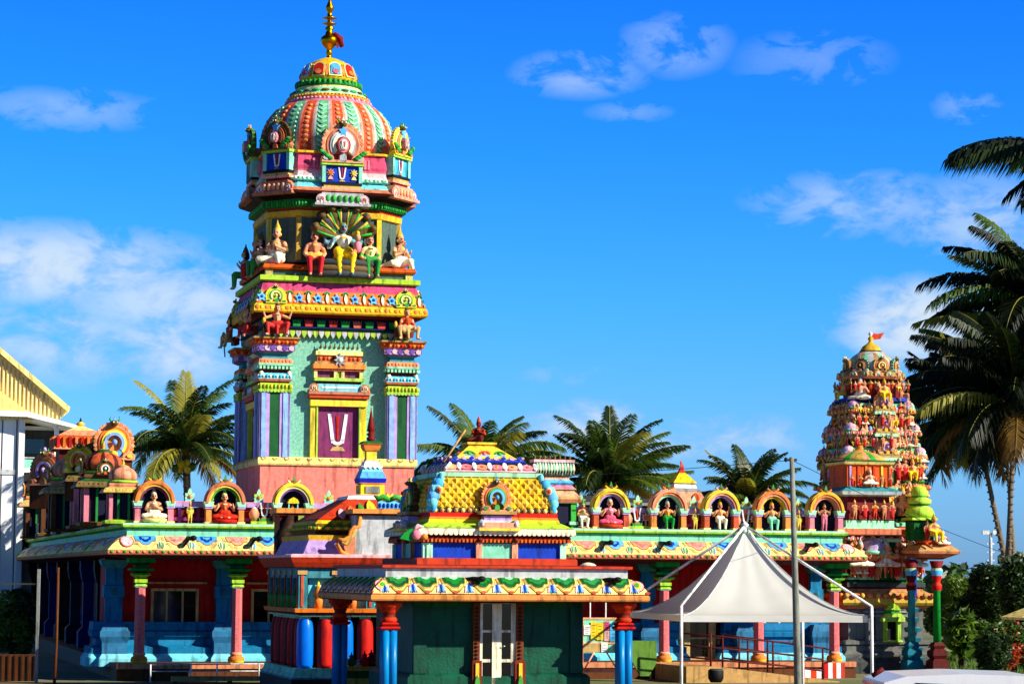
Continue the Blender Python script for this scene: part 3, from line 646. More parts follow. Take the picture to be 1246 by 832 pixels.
# ---------------------------------------------------------------- tower statues
F = dict
zl = Zf(337)
cxs = .28
def hood(mb, h):
    for i in range(7):
        a = radians(90+(i-3)*24); c_, s_ = cos(a), sin(a); b_ = h+.42
        P_ = lambda r, y: (r*c_, y, b_+r*s_)
        mb.tube([P_(-.1, .06), P_(.3, .05), P_(.55, .0), P_(.66, -.08), P_(.62, -.16)], [.06, .13, .16, .12, .06], 'dgrey' if i % 2 else 'bronze', 8)
        for q in (-.06, .06): mb.tube([(P_(.2, 0)[0]+q*s_, -.05, P_(.2, 0)[2]-q*c_), (P_(.6, 0)[0]+q*1.5*s_, -.14, P_(.6, 0)[2]-q*1.5*c_)], [.025, .03], 'gold' if i % 2 else 'leaf', 5)
        mb.ell(P_(.66, -.17), (.07, .06, .06), 'bronze', 8, 5)
    for k in range(3): mb.tube([(.66*cos(2*pi*i/20), .05+.25*sin(2*pi*i/20)-.1, .27-.12*k) for i in range(21)], .09, ['dgrey', 'bronze', 'dgrey'][k], 6)
def child(mb, h):
    mb.ell((.26, -.26, .62), (.09, .09, .14), 'pink', 10, 7); mb.ell((.26, -.3, .82), (.065, .065, .08), 'skin', 10, 7); mb.ell((.26, -.29, .9), (.05, .05, .07), 'gold', 8, 5)
    mb.tube([(.2, -.3, .52), (.1, -.42, .44)], [.05, .03], 'orange', 7)
vl = VC-hw-.1
statue('s_main', 'chair', F(skin='skinblue', top='ivory', low='yellow', crown='gold', gar='white', shirt=1, arm='raise', held='pink'), 'blue-grey four-armed deity in yellow seated under a fan of serpent hoods', UC+.08, vl-.06, zl+.02, 1.3, 0, 4, .022, None, lambda m, h: (hood(m, h), child(m, h)))
statue('s_red', 'chair', F(skin='skin', top='terracotta', low='red', crown='gold', gar='orange', arm='rest', belt=1, shirt=1), 'small seated figure in red trousers beside the serpent-hooded deity, on its left as seen', UC-.72, vl-.06, zl, 1.06, -.1)
statue('s_green', 'chair', F(skin='skin', top='cream', low='green', crown='bronze', gar='leaf', arm='rest', shirt=1), 'small seated figure in green skirt beside the serpent-hooded deity, on its right as seen', UC+.84, vl-.06, zl, 1.0, .1)
def wings(mb, h):
    for s_ in (-1, 1):
        mb.T = Matrix.Translation((s_*.2, .18, h-.98+.55)) @ Matrix.Rotation(s_*-.2, 4, 'Y') @ Matrix.Rotation(s_*.5, 4, 'Z')
        mb.prism([(x+s_*.16, z-.45) for x, z in P_arch(.2, .85)], 0, .05, 'maroon'); mb.prism([(x+s_*.16, z-.4) for x, z in P_arch(.13, .68)], -.03, .0, 'brick')
        for k in range(5): mb.box(s_*.16-.12, s_*.16+.12, -.04, 0, -.34+.13*k, -.32+.13*k, 'palepink')
kw = F(skin='skin', top='brown', low='ivory', crown='gold', gar='bronze', arm='pray')
statue('s_kneel', 'kneel', kw, 'kneeling winged figure with praying hands at the left end of the tower ledge', UC-1.72, VC-1.74, Zf(323.5), 1.12, -.45, 2, .022, None, wings)
statue('s_kneel', 'kneel', kw, 'kneeling winged figure with praying hands at the right end of the tower ledge', UC+1.78, VC-1.72, Zf(323.5), 1.08, .55, 2, .022, None, wings)
statue('s_kneel', 'kneel', kw, 'shaded kneeling winged figure on the side ledge of the tower, behind the front corner one', UC-1.8, VC+.9, Zf(323.5), .95, -1.57, 2, .022, None, wings)
def staff(mb, h): mb.tube([(-.5, -.05, h-.6), (-.46, -.12, h+.1)], .025, 'bronze', 6); mb.ell((-.46, -.12, h+.2), (.07, .07, .12), 'gold', 8, 6); mb.prism([(-.3, .1), (.3, .1), (.34, .4), (-.34, .4)], .12, .3, 'dred')
zg = Zf(412.5)
statue('s_guardL', 'squat', F(skin='skin', top='red', low='red', crown='bronze', gar='gold', arm='out'), 'squatting red-clad guardian with one raised arm on the left tower capital', UC-(H0-pw/2)-.02, VC-H0-.22, zg+.02, .8, -.15, 2, .022, None, staff)
statue('s_guardR', 'squat', F(skin='skin', top='red', low='tan', crown='bronze', gar='red', arm='rest', shirt=1), 'squatting guardian with red torso and beige legs on the right tower capital', UC+(H0-pw/2)+.08, VC-H0-.22, zg+.02, .8, .15, 2, .022, None, staff)
statue('s_guardL', 'squat', F(skin='skin', top='red', low='red', crown='bronze', gar='gold', arm='out'), 'shaded squatting guardian on the tower side capital just round the front left corner', UC-H0-.3, VC-H0+.5, zg+.02, .76, -1.4, 2, .022, None, staff)
statue('s_guardR', 'squat', F(skin='skin', top='red', low='tan', crown='bronze', gar='red', arm='rest', shirt=1), 'shaded squatting guardian on the rear side capital of the mint tower', UC-H0-.3, VC+H0-.5, zg+.02, .8, -1.5, 2, .022, None, staff)
statue('s_red', 'chair', F(skin='skin', top='terracotta', low='red', crown='gold', gar='orange', arm='rest', belt=1, shirt=1), 'shaded seated figure in the middle of the tower side ledge', UC-hw-.1, VC-.1, zl, 1.05, -1.57)

kd_ = F(skin='skin', top='pink', low='leaf', crown='bronze', gar='brick', arm='raise')
statue('s_side', 'chair', kd_, 'shaded seated figure with green legs on the side ledge nearest the tower corner', UC-hw-.15, VC-hw+.75, zl, .95, -1.3)
statue('s_side', 'chair', kd_, 'shaded seated figure with green legs at the rear of the tower side ledge', UC-hw-.15, VC+hw-.3, zl, .95, -1.6)
statue('s_side', 'chair', kd_, 'small seated figure behind the right kneeling winged figure, against the sky', UC+hw+.05, VC-hw+.75, zl+.3, .8, .9)
# ================================================================ colonnaded hall
LU, LV = 20.46, 40.0
hall = thing('temple_hall', 'long single-storey temple hall with painted cloud-motif eaves and pink pillars', 'temple hall', (0, 0, 0))
zE = pz(132, 674, 0); zF = pz(160, 641, .5); Ze = lambda y: pz(250, y, 0.0)
zb, ztp = Ze(673), Ze(653)
EV = .46
hp = rect(LU/2, LV/2, LU/2, LV/2)
NP = 7
prof = [(-.9, zE-.12, 'maroon'), (-.02, zE-.02, 'maroon'), (.0, zE, 'terracotta'), (.02, zE+.03, 'terracotta'), (.02, zE+.12, 'cream')]
for i in range(1, NP+1):
    t = i/NP; prof.append((-EV*(.45*t+.55*(1-cos(t*pi/2))), zE+.12+(Ze(653)-zE-.12)*(.6*t+.4*sin(t*pi/2)), 'cream'))
prof += [(-.5, Ze(652), 'mint'), (-.5, Ze(644), 'green'), (-.44, Ze(643.5), 'green'), (-.4, Ze(641.5), 'lime'), (-.38, Ze(639), 'mintpale'), (-.4, Ze(637), 'mintpale'), (-.6, Ze(636), 'grey')]
mb = MB(); mb.sweep(hp, prof); mb.build('eave', hall)
def emap(x, t, lift):
    t = max(0, min(1, t)); th = t*pi/2; z = zE+.12+(Ze(653)-zE-.12)*(.6*t+.4*sin(th)); y = EV*(.45*t+.55*(1-cos(th)))
    return (x, y-lift*cos(th*.5)*1.0, z+lift*sin(th*.5))
def motif(m, x, fill, inner, sc=1.0):
    for (w_, h_, c, l, z0) in ((.37, .93, 'brown', .004, .995), (.358, .9, 'cream', .012, .995), (.335, .82, 'yellow', .018, .995), (.325, .79, 'cream', .024, .995), (.285, .68, 'brick', .03, .99), (.272, .635, fill, .037, .99), (.15, .4, inner, .044, .9), (.09, .2, fill, .05, .84)):
        on_surface(m, [(px_*1.0, z0+pz_) for px_, pz_ in blob(24, w_*sc, h_, 3)], x, emap, l, c)
def ecorn(m, x, c):
    on_surface(m, P_ell(.045, .27, 0, .32, 8), x-.045, emap, .03, 'white'); on_surface(m, P_ell(.04, .25, 0, .3, 8), x+.045, emap, .034, 'ivory'); on_surface(m, P_ell(.022, .2, 0, .3, 8), x-.04, emap, .04, 'leaf'); on_surface(m, P_ell(.022, .18, 0, .28, 8), x+.045, emap, .044, c)
def eave_run(L, first, step, n0, dot=True, c=0):
    m = MB(); return m
def edge_T(side):
    if side == 'front': return Matrix.Identity(4)
    return Matrix.Translation((0, LV, 0)) @ Matrix.Rotation(-pi/2, 4, 'Z')       # left side, x runs towards the front
u_bl = pu(177, 660, .2); stp = .775
for side, rng in (('front', [(u_bl+stp*k, k) for k in range(-0, 26)]), ('left', [(LV-.9-stp*k, k) for k in range(0, 50)])):
    m = MB(); m.T = edge_T(side)
    for x, k in rng:
        if side == 'front' and 4.6 < x < 11.2: continue
        if x > (LU-.9 if side == 'front' else LV-.5): continue
        if side == 'left':
            if k % 4 == 0: motif(m, x-1, ['paleblue', 'salmon'][k//4 % 2], ['white', 'pink'][k//4 % 2], 4.2)
            if k % 4 == 2: on_surface(m, P_ell(.3, .3, 0, .32, 10), x-1, emap, .03, ['white', 'leaf', 'ivory'][k//4 % 3])
            continue
        motif(m, x, 'skyblue' if k % 2 == 0 else 'salmon', 'blue' if k % 2 == 0 else 'pink'); ecorn(m, x+stp/2, 'skyblue' if k % 2 else 'leaf')
    L = LU if side == 'front' else LV
    n = int(L/.16)
    for k in range(n):
        x = (k+.5)*L/n
        if side == 'front' and 4.8 < x < 11: continue
        m.ell((x, -.03, zE+.075), (.05, .02, .035), 'salmon' if k % 2 else 'leaf', 6, 4)
    if side == 'front':
        for x0, s_ in ((.02, 1), (LU-.02, -1)):
            for cc, l, q in (('brick', .03, .2), ('palepink', .038, .17)): on_surface(m, [(s_*(.45+a), .55+b*2) for a, b in P_ell(q*.9, q, 0, 0, 12)], x0, emap, l, cc)
    m.build('painted_clouds', hall)
for x in (230, 310, 737, 808, 986):                        # spouts
    m = MB(); u_ = pu(x, 655, 0); m.tube([(u_+.02, .42, Ze(654)), (u_+.05, .1, Ze(655)), (u_+.08, -.12, Ze(655.5))], [.05, .055, .06], 'black', 7); m.ell((u_+.09, -.16, Ze(654.5)), (.09, .11, .07), 'black', 8, 5)
    m.prism([(u_-.02, Ze(655)), (u_+.04, Ze(655)), (u_-.1, Ze(664)), (u_-.14, Ze(664))], .02, .06, 'brown'); m.build('water_spout', hall)
# --- roof body, inner roof
mb = MB(); mb.box(1.0, LU-1.0, 1.0, LV-1, zE-.1, Ze(636)-.02, 'grey'); mb.build('ceiling', hall)
mb = MB(); q = rect(LU/2+1.5, LV/2, LU/2-3.2, LV/2-5); zr = pz(840, 617, 5); mb.sweep(q, [(0, Ze(637), 'dgrey'), (0, zr, 'dgrey'), (.3, zr+.02, 'grey'), (.3, zr+.1, 'dgrey'), (-4, zr+.45, 'dgrey')]); mb.build('inner_roof', hall)
# --- floor
mb = MB(); mb.box(.3, LU-.2, .35, LV-1, 0, .42, 'brown'); mb.box(.3, LU-.2, .3, .5, .3, .44, 'terracotta'); mb.build('floor', hall)
# --- walls
WV = 2.7; uL = pu(127, 740, WV); uR = pu(1000, 740, WV)
paint('wallred', (176, 14, 12), .75); wp = [(uL, WV), (uR, WV), (uR, LV-2), (uL+1.9, LV-2), (uL+1.9, WV+1.2), (uL, WV+1.2)]
mb = MB(); mb.sweep(wp, [(0, .42, 'wallred'), (0, zE-.08, 'wallred')]); mb.build('wall', hall)
zW = lambda y: pz(300, y, WV-.3); D0z = [zW(832), zW(816), zW(800), zW(792), zW(783), zW(775), zW(768), zW(764)]
mb = MB()
dprof = [(.5, .3, 'cyan'), (.5, .5, 'cyan'), (.42, .62, 'dadoblue'), (.42, .78, 'dadoblue'), (.24, .84, 'dadoblue'), (.22, 1.0, 'dadoblue'), (.32, 1.06, 'dadoblue'), (.34, 1.18, 'dadoblue'), (.26, 1.24, 'dadoblue'), (.18, 1.26, 'teal'), (.18, 1.4, 'teal'), (.3, 1.44, 'dadoblue'), (.32, zW(766), 'dadoblue'), (.2, zW(764), 'dadoblue'), (.0, zW(763), 'dadoblue')]
door0, door1 = pu(812, 780, WV), pu(889, 780, WV)
for (a, b) in ((uL, door0), (door1, uR)):
    mb.sweep([(a, WV), (b, WV), (b, WV+.5), (a, WV+.5)], dprof)
mb.sweep([(uL+1.9, WV+1.3), (uL+2.4, WV+1.3), (uL+2.4, LV-2), (uL+1.9, LV-2)], [(d, z, 'dblue') for d, z, c in dprof])  # side dado recoloured dark blue: shade of the left face painted in
for (a, b) in ((uL, door0), (door1, uR)):
    n = int((b-a)/.2)
    for k in range(n): mb.ell((a+(k+.5)*(b-a)/n, WV-.2, 1.33), (.07, .04, .06), 'dadoblue', 7, 4)
mb.build('dado', hall)
for x0, x1 in ((127, 148), (262, 280), (459, 476), (778, 793), (893, 905), (984, 997)):
    a, b = pu(x0, 740, WV), pu(x1, 740, WV); c = (a+b)/2; h_ = (b-a)/2; mb = MB(); r = rect(c, WV+.05, h_, .22)
    mb.sweep(r, [(.0, zW(764), 'dadoblue'), (0, zW(728), 'dadoblue'), (.04, zW(727), 'dadoblue'), (.04, zW(713), 'dadoblue'), (0, zW(712), 'dadoblue'), (0, zW(692), 'tealwall'), (.1, zW(688), 'tealwall'), (.14, zW(682), 'tealwall')])
    mb.sweep(rect(c, WV-.3, h_+.06, .25), [(.12, .3, 'cyan'), (.12, .5, 'cyan'), (.04, .62, 'dadoblue'), (.04, .9, 'dadoblue'), (.1, 1.06, 'dadoblue'), (.1, 1.2, 'dadoblue'), (0, 1.28, 'dadoblue'), (.0, 1.4, 'dadoblue'), (.08, zW(768), 'dadoblue'), (-.05, zW(762), 'dadoblue')])
    mb.ell((c, WV-.2, zW(720)), (.1, .05, .1), 'teal', 8, 5)
    mb.build('wall_pilaster', hall)
def window(x0, x1, y0, y1, n, cl='wood'):
    a, b = pu(x0, 740, WV), pu(x1, 740, WV); z0, z1 = zW(y1), zW(y0); mb = MB(); f = WV-.04
    fw = .07
    for p, q in ((a, a+fw), (b-fw, b)): mb.box(p, q, f-.04, f+.1, z0, z1, cl)
    for p, q in ((z0, z0+fw), (z1-fw, z1)): mb.box(a+fw, b-fw, f-.04, f+.1, p, q, cl)
    for k in range(1, n): c = a+(b-a)*k/n; mb.box(c-.025, c+.025, f-.02, f+.1, z0+fw, z1-fw, cl)
    w_ = mb.build('window', hall); g = MB(); g.box(a+fw, b-fw, f+.02, f+.03, z0+fw, z1-fw, 'glass'); g.build('pane', w_)
    m = MB(); m.box(a-.15, b+.2, f-.1, f+.02, z1+.12, z1+.17, 'tan'); m.build('lintel', w_)
window(183, 241, 716, 774, 3, 'tan'); window(305, 348, 716, 774, 2, 'tan'); window(445, 470, 716, 772, 2, 'tan'); window(928, 967, 718, 771, 2, 'ivory')
# entrance
mb = MB(); a, b = door0, door1; f = WV-.06; z1 = zW(735)
for x0, x1, c in ((812, 817, 'tan'), (831, 838, 'tan'), (861, 869, 'tan'), (880, 884, 'tan')): mb.box(pu(x0, 780, WV), pu(x1, 780, WV), f-.06, f+.05, .42, z1, c)
mb.box(a, b, f-.06, f+.05, z1, z1+.12, 'tan'); mb.box(a, b, f-.05, f+.03, zW(777), zW(775), 'tan'); mb.box(a, b, f-.05, f+.03, .42, .5, 'tan')
dr = mb.build('entrance_door', hall); g = MB(); g.box(a, b, f+.05, f+.058, .42, z1, 'glass'); g.build('pane', dr)
# --- pillars
zP = lambda y: pz(288, y, .85)
def pillar():
    t = MB(); k = .0214
    def sq(w0, z0, w1, z1, c): t.sweep(rect(0, 0, w0), [(0, z0, c), (w1-w0, z1, c)])
    zz = [(15, 832, 'brown'), (15, 818, 'brown'), (12, 816, 'brown'), (12, 812, 'gold')]
    t.sweep(rect(0, 0, .2), [(.13, 0.0, 'terracotta'), (.13, zP(822), 'orange'), (.08, zP(821), 'orange'), (.08, zP(817), 'gold'), (.12, zP(815), 'gold'), (.12, zP(812), 'orange'), (.02, zP(810), 'orange'), (.02, zP(808), 'gold')])
    for a in (-1, 1):
        for b in (-1, 1): t.ell((a*.13, b*.13, zP(811)), (.1, .1, .13), 'gold', 10, 6)
    t.lathe([(.17, zP(808), 'gold'), (.22, zP(803), 'orange'), (.2, zP(799), 'orange'), (.14, zP(797), 'terracotta'), (.17, zP(796), 'salmon'), (.14, zP(793), 'salmon')], 16)
    b_ = t; 
    s_ = MB(); s_.lathe([(.142, zP(794), 'pinkspeck'), (.13, zP(715), 'pinkspeck')], 8, a0=pi/8, smooth=False)
    c = MB(); c.sweep(rect(0, 0, .13), [(0, zP(715), 'mintpale'), (.03, zP(713), 'lime'), (.0, zP(711), 'green'), (.03, zP(709), 'lime'), (.03, zP(705), 'green'), (-.01, zP(704), 'lime'), (.02, zP(702), 'lime'), (.1, zP(700), 'leaf'), (.1, zP(698), 'dgreen'), (0, zP(697), 'dgreen'), (.04, zP(696), 'green'), (.17, zP(694), 'green'), (.17, zP(692), 'dgreen'), (.04, zP(691), 'dgreen'), (.04, zP(688), 'dgreen'), (.2, zP(685), 'green'), (.2, zE-.06, 'green')])
    return b_, s_, c
pb, ps, pc = pillar(); P0 = None
for x in (170, 288, 421, 808, 923, 1015):
    u_ = pu(x, 755, .85)
    if P0 is None:
        P0 = ps.build('pillar', hall, (0, 0, 0)); bb = pb.build('pillar_base', P0, (0, 0, 0)); cc = pc.build('pillar_capital', P0, (0, 0, 0)); P = P0
    else:
        P = P0.copy(); COL.objects.link(P)
        for ch in list(P0.children): c = ch.copy(); COL.objects.link(c); c.parent = P
    P.location = (u_, .85, 0)
# left-side wall and pillars, seen edge on: shade put into their dark colours
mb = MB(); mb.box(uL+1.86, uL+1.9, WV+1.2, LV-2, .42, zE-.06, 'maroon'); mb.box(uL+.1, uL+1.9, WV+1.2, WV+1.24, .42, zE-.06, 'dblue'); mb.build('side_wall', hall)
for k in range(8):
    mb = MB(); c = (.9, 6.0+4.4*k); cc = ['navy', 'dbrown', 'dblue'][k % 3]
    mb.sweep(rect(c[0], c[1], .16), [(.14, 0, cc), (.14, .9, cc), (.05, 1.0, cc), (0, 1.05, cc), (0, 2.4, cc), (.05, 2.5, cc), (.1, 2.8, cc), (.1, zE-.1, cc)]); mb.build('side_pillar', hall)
# striped pedestals
def stripes_ped(name, x0, x1, y0, v, lab, n):
    mb = MB(); a, b = pu(x0, 815, v), pu(x1, 815, v); z1 = pz((x0+x1)/2, y0, v)
    for i in range(n): mb.box(a+(b-a)*i/n, a+(b-a)*(i+1)/n, v, v+.6, 0, z1, 'red' if i % 2 == 0 else 'white')
    o = mb.build(name, None, (a, v, 0)); o.matrix_world = TW @ Matrix.Translation((a, v, 0)); return tag(o, lab, 'barrier')
stripes_ped('striped_block', 1003, 1028, 806, .25, 'red and white striped plinth under the rightmost pink pillar', 5)
stripes_ped('striped_block', 972, 1001, 814, .3, 'low red and white striped block between the ramp rail and the rightmost pillar', 4)
# ---------------------------------------------------------------- parapet
par = hall; PV = .75; zPa = Ze(637)
yP = lambda y: pz(250, y, PV)
def parapet(side, L, gaps):
    m = MB(); m.T = edge_T(side)
    x0 = .7; L = L if side == 'front' else L-1.2
    m.box(x0, L-.6, PV+.32, PV+.42, zPa, yP(617), 'dred'); m.box(x0, L-.6, PV+.22, PV+.5, yP(616), yP(611), 'lavender'); m.box(x0, L-.6, PV+.25, PV+.32, yP(633), yP(629), 'purple')
    m.box(x0, L-.6, PV+.24, PV+.48, yP(611), yP(609.5), 'pink')
    n = int(L/.5)
    for k in range(n): x = x0+(k+.5)*(L-1.3)/n; m.box(x-.04, x+.04, PV+.27, PV+.33, zPa, yP(617), 'purple' if k % 2 else 'violet')
    m.build('parapet', hall)
parapet('front', LU, None); parapet('left', LV, None)
def niche(x, v, z, cols, post, side=0, sc=1.0):
    """arched parapet shrine, about 1.05 m wide"""
    m = MB(); m.T = Matrix.Translation((x, v, z)) @ Matrix.Rotation(side, 4, 'Z') @ Matrix.Scale(sc, 4)
    h1 = .5; R_ = .52
    for s_ in (-1, 1):
        m.box(s_*.42-.1, s_*.42+.1, -.02, .34, 0, .07, 'cream'); m.box(s_*.42-.07, s_*.42+.07, 0, .3, .07, h1-.1, post); m.box(s_*.42-.1, s_*.42+.1, -.03, .34, h1-.1, h1-.05, 'lavender')
        m.prism([(s_*.42-.09, h1-.05), (s_*.42+.09, h1-.05), (s_*.42+.13, h1+.08), (s_*.42-.13, h1+.08)], -.05, .3, 'mintpale')
    m.box(-.38, .38, .26, .34, .0, h1+.1, 'navy')
    m.prism([(x_, z_) for x_, z_ in P_ell(.4, .44, 0, h1+.02, 20)], .24, .34, 'navy')
    for r0_, r1_, c, d in ((.33, .38, cols[2], .05), (.38, .44, cols[1], .0), (.44, .5, cols[0], -.03), (.5, .53, cols[0], .02)):
        m.arc(0, h1+.04, r0_, r1_, 0, 180, d-.04, .3, c, 18, 1.08)
    t = h1+.04+.55
    m.ell((0, .05, t), (.1, .09, .08), 'bronze', 8, 5)
    for s_ in (-1, 1): m.tube([(s_*.06, .05, t), (s_*.16, .04, t+.06), (s_*.13, .04, t+.15)], [.035, .03, .012], cols[1], 5); m.ell((s_*.2, .05, t-.06), (.07, .06, .05), cols[2], 6, 4)
    m.prism([(-.05, t+.04), (.05, t+.04), (0, t+.19)], .02, .08, 'leaf')
    m.build('parapet_niche', hall)
    return (x, v, z)
def crest(x, v, z, c='lime'):
    m = MB(); m.T = Matrix.Translation((x, v, z))
    m.box(-.12, .12, 0, .1, 0, .05, 'cyan')
    for a, r in ((90, .26), (45, .17), (135, .17), (0, .13), (180, .13)):
        T0 = m.T.copy(); m.T = T0 @ Matrix.Translation((0, .03, .09)) @ Matrix.Rotation(radians(90-a), 4, 'Y'); m.prism(P_leaf(.06, r), -.03, .04, c if a % 90 else 'mintpale'); m.T = T0
    m.ell((0, -.01, .12), (.05, .04, .05), 'orange', 6, 4); m.build('leaf_crest', hall)
AR = [(187, ('orange', 'gold', 'purple'), 'pink'), (273, ('terracotta', 'yellow', 'leaf'), 'orange'), (356, ('yellow', 'cream', 'violet'), 'pink'),
      (742, ('yellow', 'gold', 'lavender'), 'brick'), (812, ('salmon', 'orange', 'mintpale'), 'orange'), (876, ('yellow', 'salmon', 'lavender'), 'brick'),
      (939, ('orange', 'salmon', 'yellow'), 'orange'), (1003, ('gold', 'orange', 'salmon'), 'pink')]
AU = []
for x, cols, post in AR: u_ = pu(x, 620, PV+.1); AU.append(u_); niche(u_, PV-.05, zPa, cols, post)
CR = [231, 315, 400, 664, 707, 776, 844, 908, 971]
for i, x in enumerate(CR): crest(pu(x, 605, PV+.3), PV+.28, yP(609.5), 'lime' if i % 3 else 'mintpale')
pv = PV+.08
G = 'statues along the hall parapet'
S = lambda key, pose, c, lab, x, sc, **k: statue(key, pose, c, lab, pu(x, 630, pv), pv+k.pop('dv', 0), zPa+.01, sc, **k)
S('p_white', 'lotus', F(skin='skin', top='terracotta', low='ivory', crown='ivory', arm='pray', gar='orange'), 'seated figure with cream skirt and joined hands in the leftmost orange arch', 187, .76, lotus='cream', group=G)
S('p_red', 'lotus', F(skin='skin', top='brick', low='red', crown='cream', shirt=1, arm='raise', gar='orange'), 'red-clad four-armed figure on red lotus in the arch left of the tall tower', 273, .76, arms=4, lotus='red', group=G)
def canopy(mb, h):
    mb.prism([(-.3, h+1.0), (.3, h+1.0), (.22, h+1.2), (0, h+1.32), (-.22, h+1.2)], -.25, .15, 'yellow'); mb.box(-.26, -.2, -.2, -.14, 0, h+1.0, 'cyan'); mb.box(.2, .26, -.2, -.14, 0, h+1.0, 'cyan'); mb.box(-.3, .3, -.28, .1, 0, .3, 'tealwall')
S('p_small', 'lotus', F(skin='skin', top='leaf', low='green', crown='gold', arm='raise'), 'small green figure under a yellow canopy in the arch in front of the pink base', 356, .5, extra=canopy, group=G)
S('p_rose', 'lotus', F(skin='skin', top='pink', low='hotpink', crown='lgrey', shirt=1, arm='raise', gar='brick'), 'rose-pink four-armed figure on pink lotus in the first arch right of the front shrine', 742, .76, arms=4, lotus='brick', group=G)
S('p_green', 'chair', F(skin='skin', top='orange', low='green', crown='lgrey', shirt=1, arm='raise', gar='gold'), 'seated figure in orange top and green skirt in the salmon arch before the small spire', 812, .62, arms=4, group=G)
S('p_cream', 'chair', F(skin='skin', top='salmon', low='ivory', crown='gold', arm='raise', gar='orange'), 'seated four-armed figure in white skirt in the arch left of the tent peak', 876, .62, arms=4, group=G)
S('p_mint', 'chair', F(skin='skin', top='orange', low='mint', crown='gold', arm='raise', gar='terracotta'), 'seated figure with spread mint skirt in the arch left of the grey pole', 939, .62, arms=4, group=G)
S('p_stand', 'stand', F(skin='skin', top='terracotta', low='pink', crown='bronze', arm='raise', gar='gold'), 'slim standing figure in the rightmost arch beside the sculpted tower', 1003, .46, arms=4, group=G)
yl = F(skin='skinb', top='yellow', low='yellow', crown='gold', arm='down', gar='lime')
for x, lab in ((231, 'small standing yellow figure between the two leftmost parapet arches'), (846, 'small standing yellow figure just right of the small pyramid spire'), (972, 'small standing yellow figure just right of the grey pole')):
    S('p_yel', 'stand', yl, lab, x, .34, group=G, vox=.045)
S('p_flute', 'chair', F(skin='skin', top='orange', low='ivory', crown='leaf', arm='pray', gar='gold'), 'seated figure in white beside the front shrine roof, first on the right parapet', 709, .58, extra=lambda m, h: (m.tube([(-.35, -.3, h+.55), (.15, -.25, h+.5)], .025, 'brown', 6), m.lathe([(.3, 0, 'orange'), (.36, .06, 'salmon'), (.2, .12, 'salmon')], 12)), group=G)
def emblem(x, lab):
    u_ = pu(x, 625, pv); t = thing('painted_emblem', lab, 'emblem', (u_, pv+.08, zPa), 'emblem groups on the parapet', 1e-9)
    m = MB(); m.box(-.34, .34, -.06, .1, 0, .1, 'lime'); m.prism(P_lotus(.14, .2), -.05, .06, 'leaf'); m.build('pedestal', t)
    m = MB(); m.T = Matrix.Translation((0, -.03, .16)); namam(m, .42, 0, 'white'); m.build('white_mark', t)
    m = MB(); m.lathe([(.05, .1, 'tan'), (.12, .2, 'salmon'), (.14, .3, 'salmon'), (.08, .42, 'palepink'), (.02, .48, 'palepink')], 12, (-.26, 0, 0)); m.build('shell', t)
    m = MB(); m.box(.23, .27, -.02, .02, .1, .24, 'tan'); m.T = Matrix.Translation((.25, 0, .33)); m.prism(P_star(.13, .13, 8), -.02, .03, 'palepink'); m.prism(P_ell(.07, .07), -.04, 0, 'brick'); m.build('discus', t)
emblem(322, 'white U-shaped mark with red stroke between shell and disc, left of the tower base'); emblem(776, 'white U-shaped mark with red stroke between the two parapet arches before the small spire'); emblem(908, 'white U-shaped mark with red stroke on the parapet right above the tent peak')
# ---------------------------------------------------------------- small pavilions
def pavilion(m, w, hb, cols, dome='rib', kd=True, post='pink'):
    """w half width, hb body height; origin bottom centre"""
    m.sweep(rect(0, 0, w), [(.08, 0, cols[0]), (.1, .08, cols[0]), (0, .1, cols[0])])
    m.box(-w*.72, w*.72, -w*.72, w*.72, .1, hb, 'navy' if dome != 'plain' else cols[1])
    for a in (-1, 1):
        for b in (-1, 1): m.box(a*w*.86-w*.12, a*w*.86+w*.12, b*w*.86-w*.12, b*w*.86+w*.12, .1, hb, post)
    for a in (-.35, .35): m.box(a*w-.03, a*w+.03, -w*.9, w*.9, .1, hb, 'green'); m.box(-w*.9, w*.9, a*w-.03, a*w+.03, .1, hb, 'green')
    m.sweep(rect(0, 0, w), [(-.05, hb, cols[2]), (.25*w, hb+.02, cols[2]), (.42*w, hb+.02*w, cols[3]), (.42*w, hb+.1*w, cols[3]), (.3*w, hb+.3*w, cols[2]), (0, hb+.42*w, cols[1]), (-.05*w, hb+.44*w, cols[1]), (0.0, hb+.52*w, cols[1]), (-.02*w, hb+.66*w, cols[1])])
    z = hb+.66*w
    row(m, rect(0, 0, w), .36*w, hb+.16*w, .22*w, lambda q, i, s: q.ell((0, 0, 0), (.07*w, .05*w, .08*w), cols[3] if i % 2 else cols[1], 6, 4))
    m.lathe([(.95*w, z, 'leaf'), (1.08*w, z+.08*w, 'lime'), (.95*w, z+.2*w, 'leaf'), (.8*w, z+.2*w, cols[3])], 20)
    ms = [cols[4], cols[4], cols[5]]
    m.lathe([(.8*w, z+.2*w, ms*8), (.92*w, z+.4*w, ms*8), (.9*w, z+.65*w, ms*8), (.72*w, z+.92*w, ms*8), (.4*w, z+1.1*w, cols[2]), (.44*w, z+1.14*w, cols[2]), (.2*w, z+1.25*w, 'gold'), (.06*w, z+1.3*w, 'gold'), (.12*w, z+1.4*w, 'gold'), (.05*w, z+1.5*w, 'gold'), (.01, z+1.68*w, 'gold')], 24, rib=lambda a, zz: 1+.05*abs(cos(8*a)))
    if kd:
        T0 = m.T.copy()
        for k in (0, 3): m.T = T0 @ Matrix.Rotation(k*pi/2, 4, 'Z') @ Matrix.Translation((0, -w*1.05, hb+.62*w)); kudu(m, w*.42, [cols[5], cols[2], cols[4], 'white'], 0, .1*w)
        m.T = T0
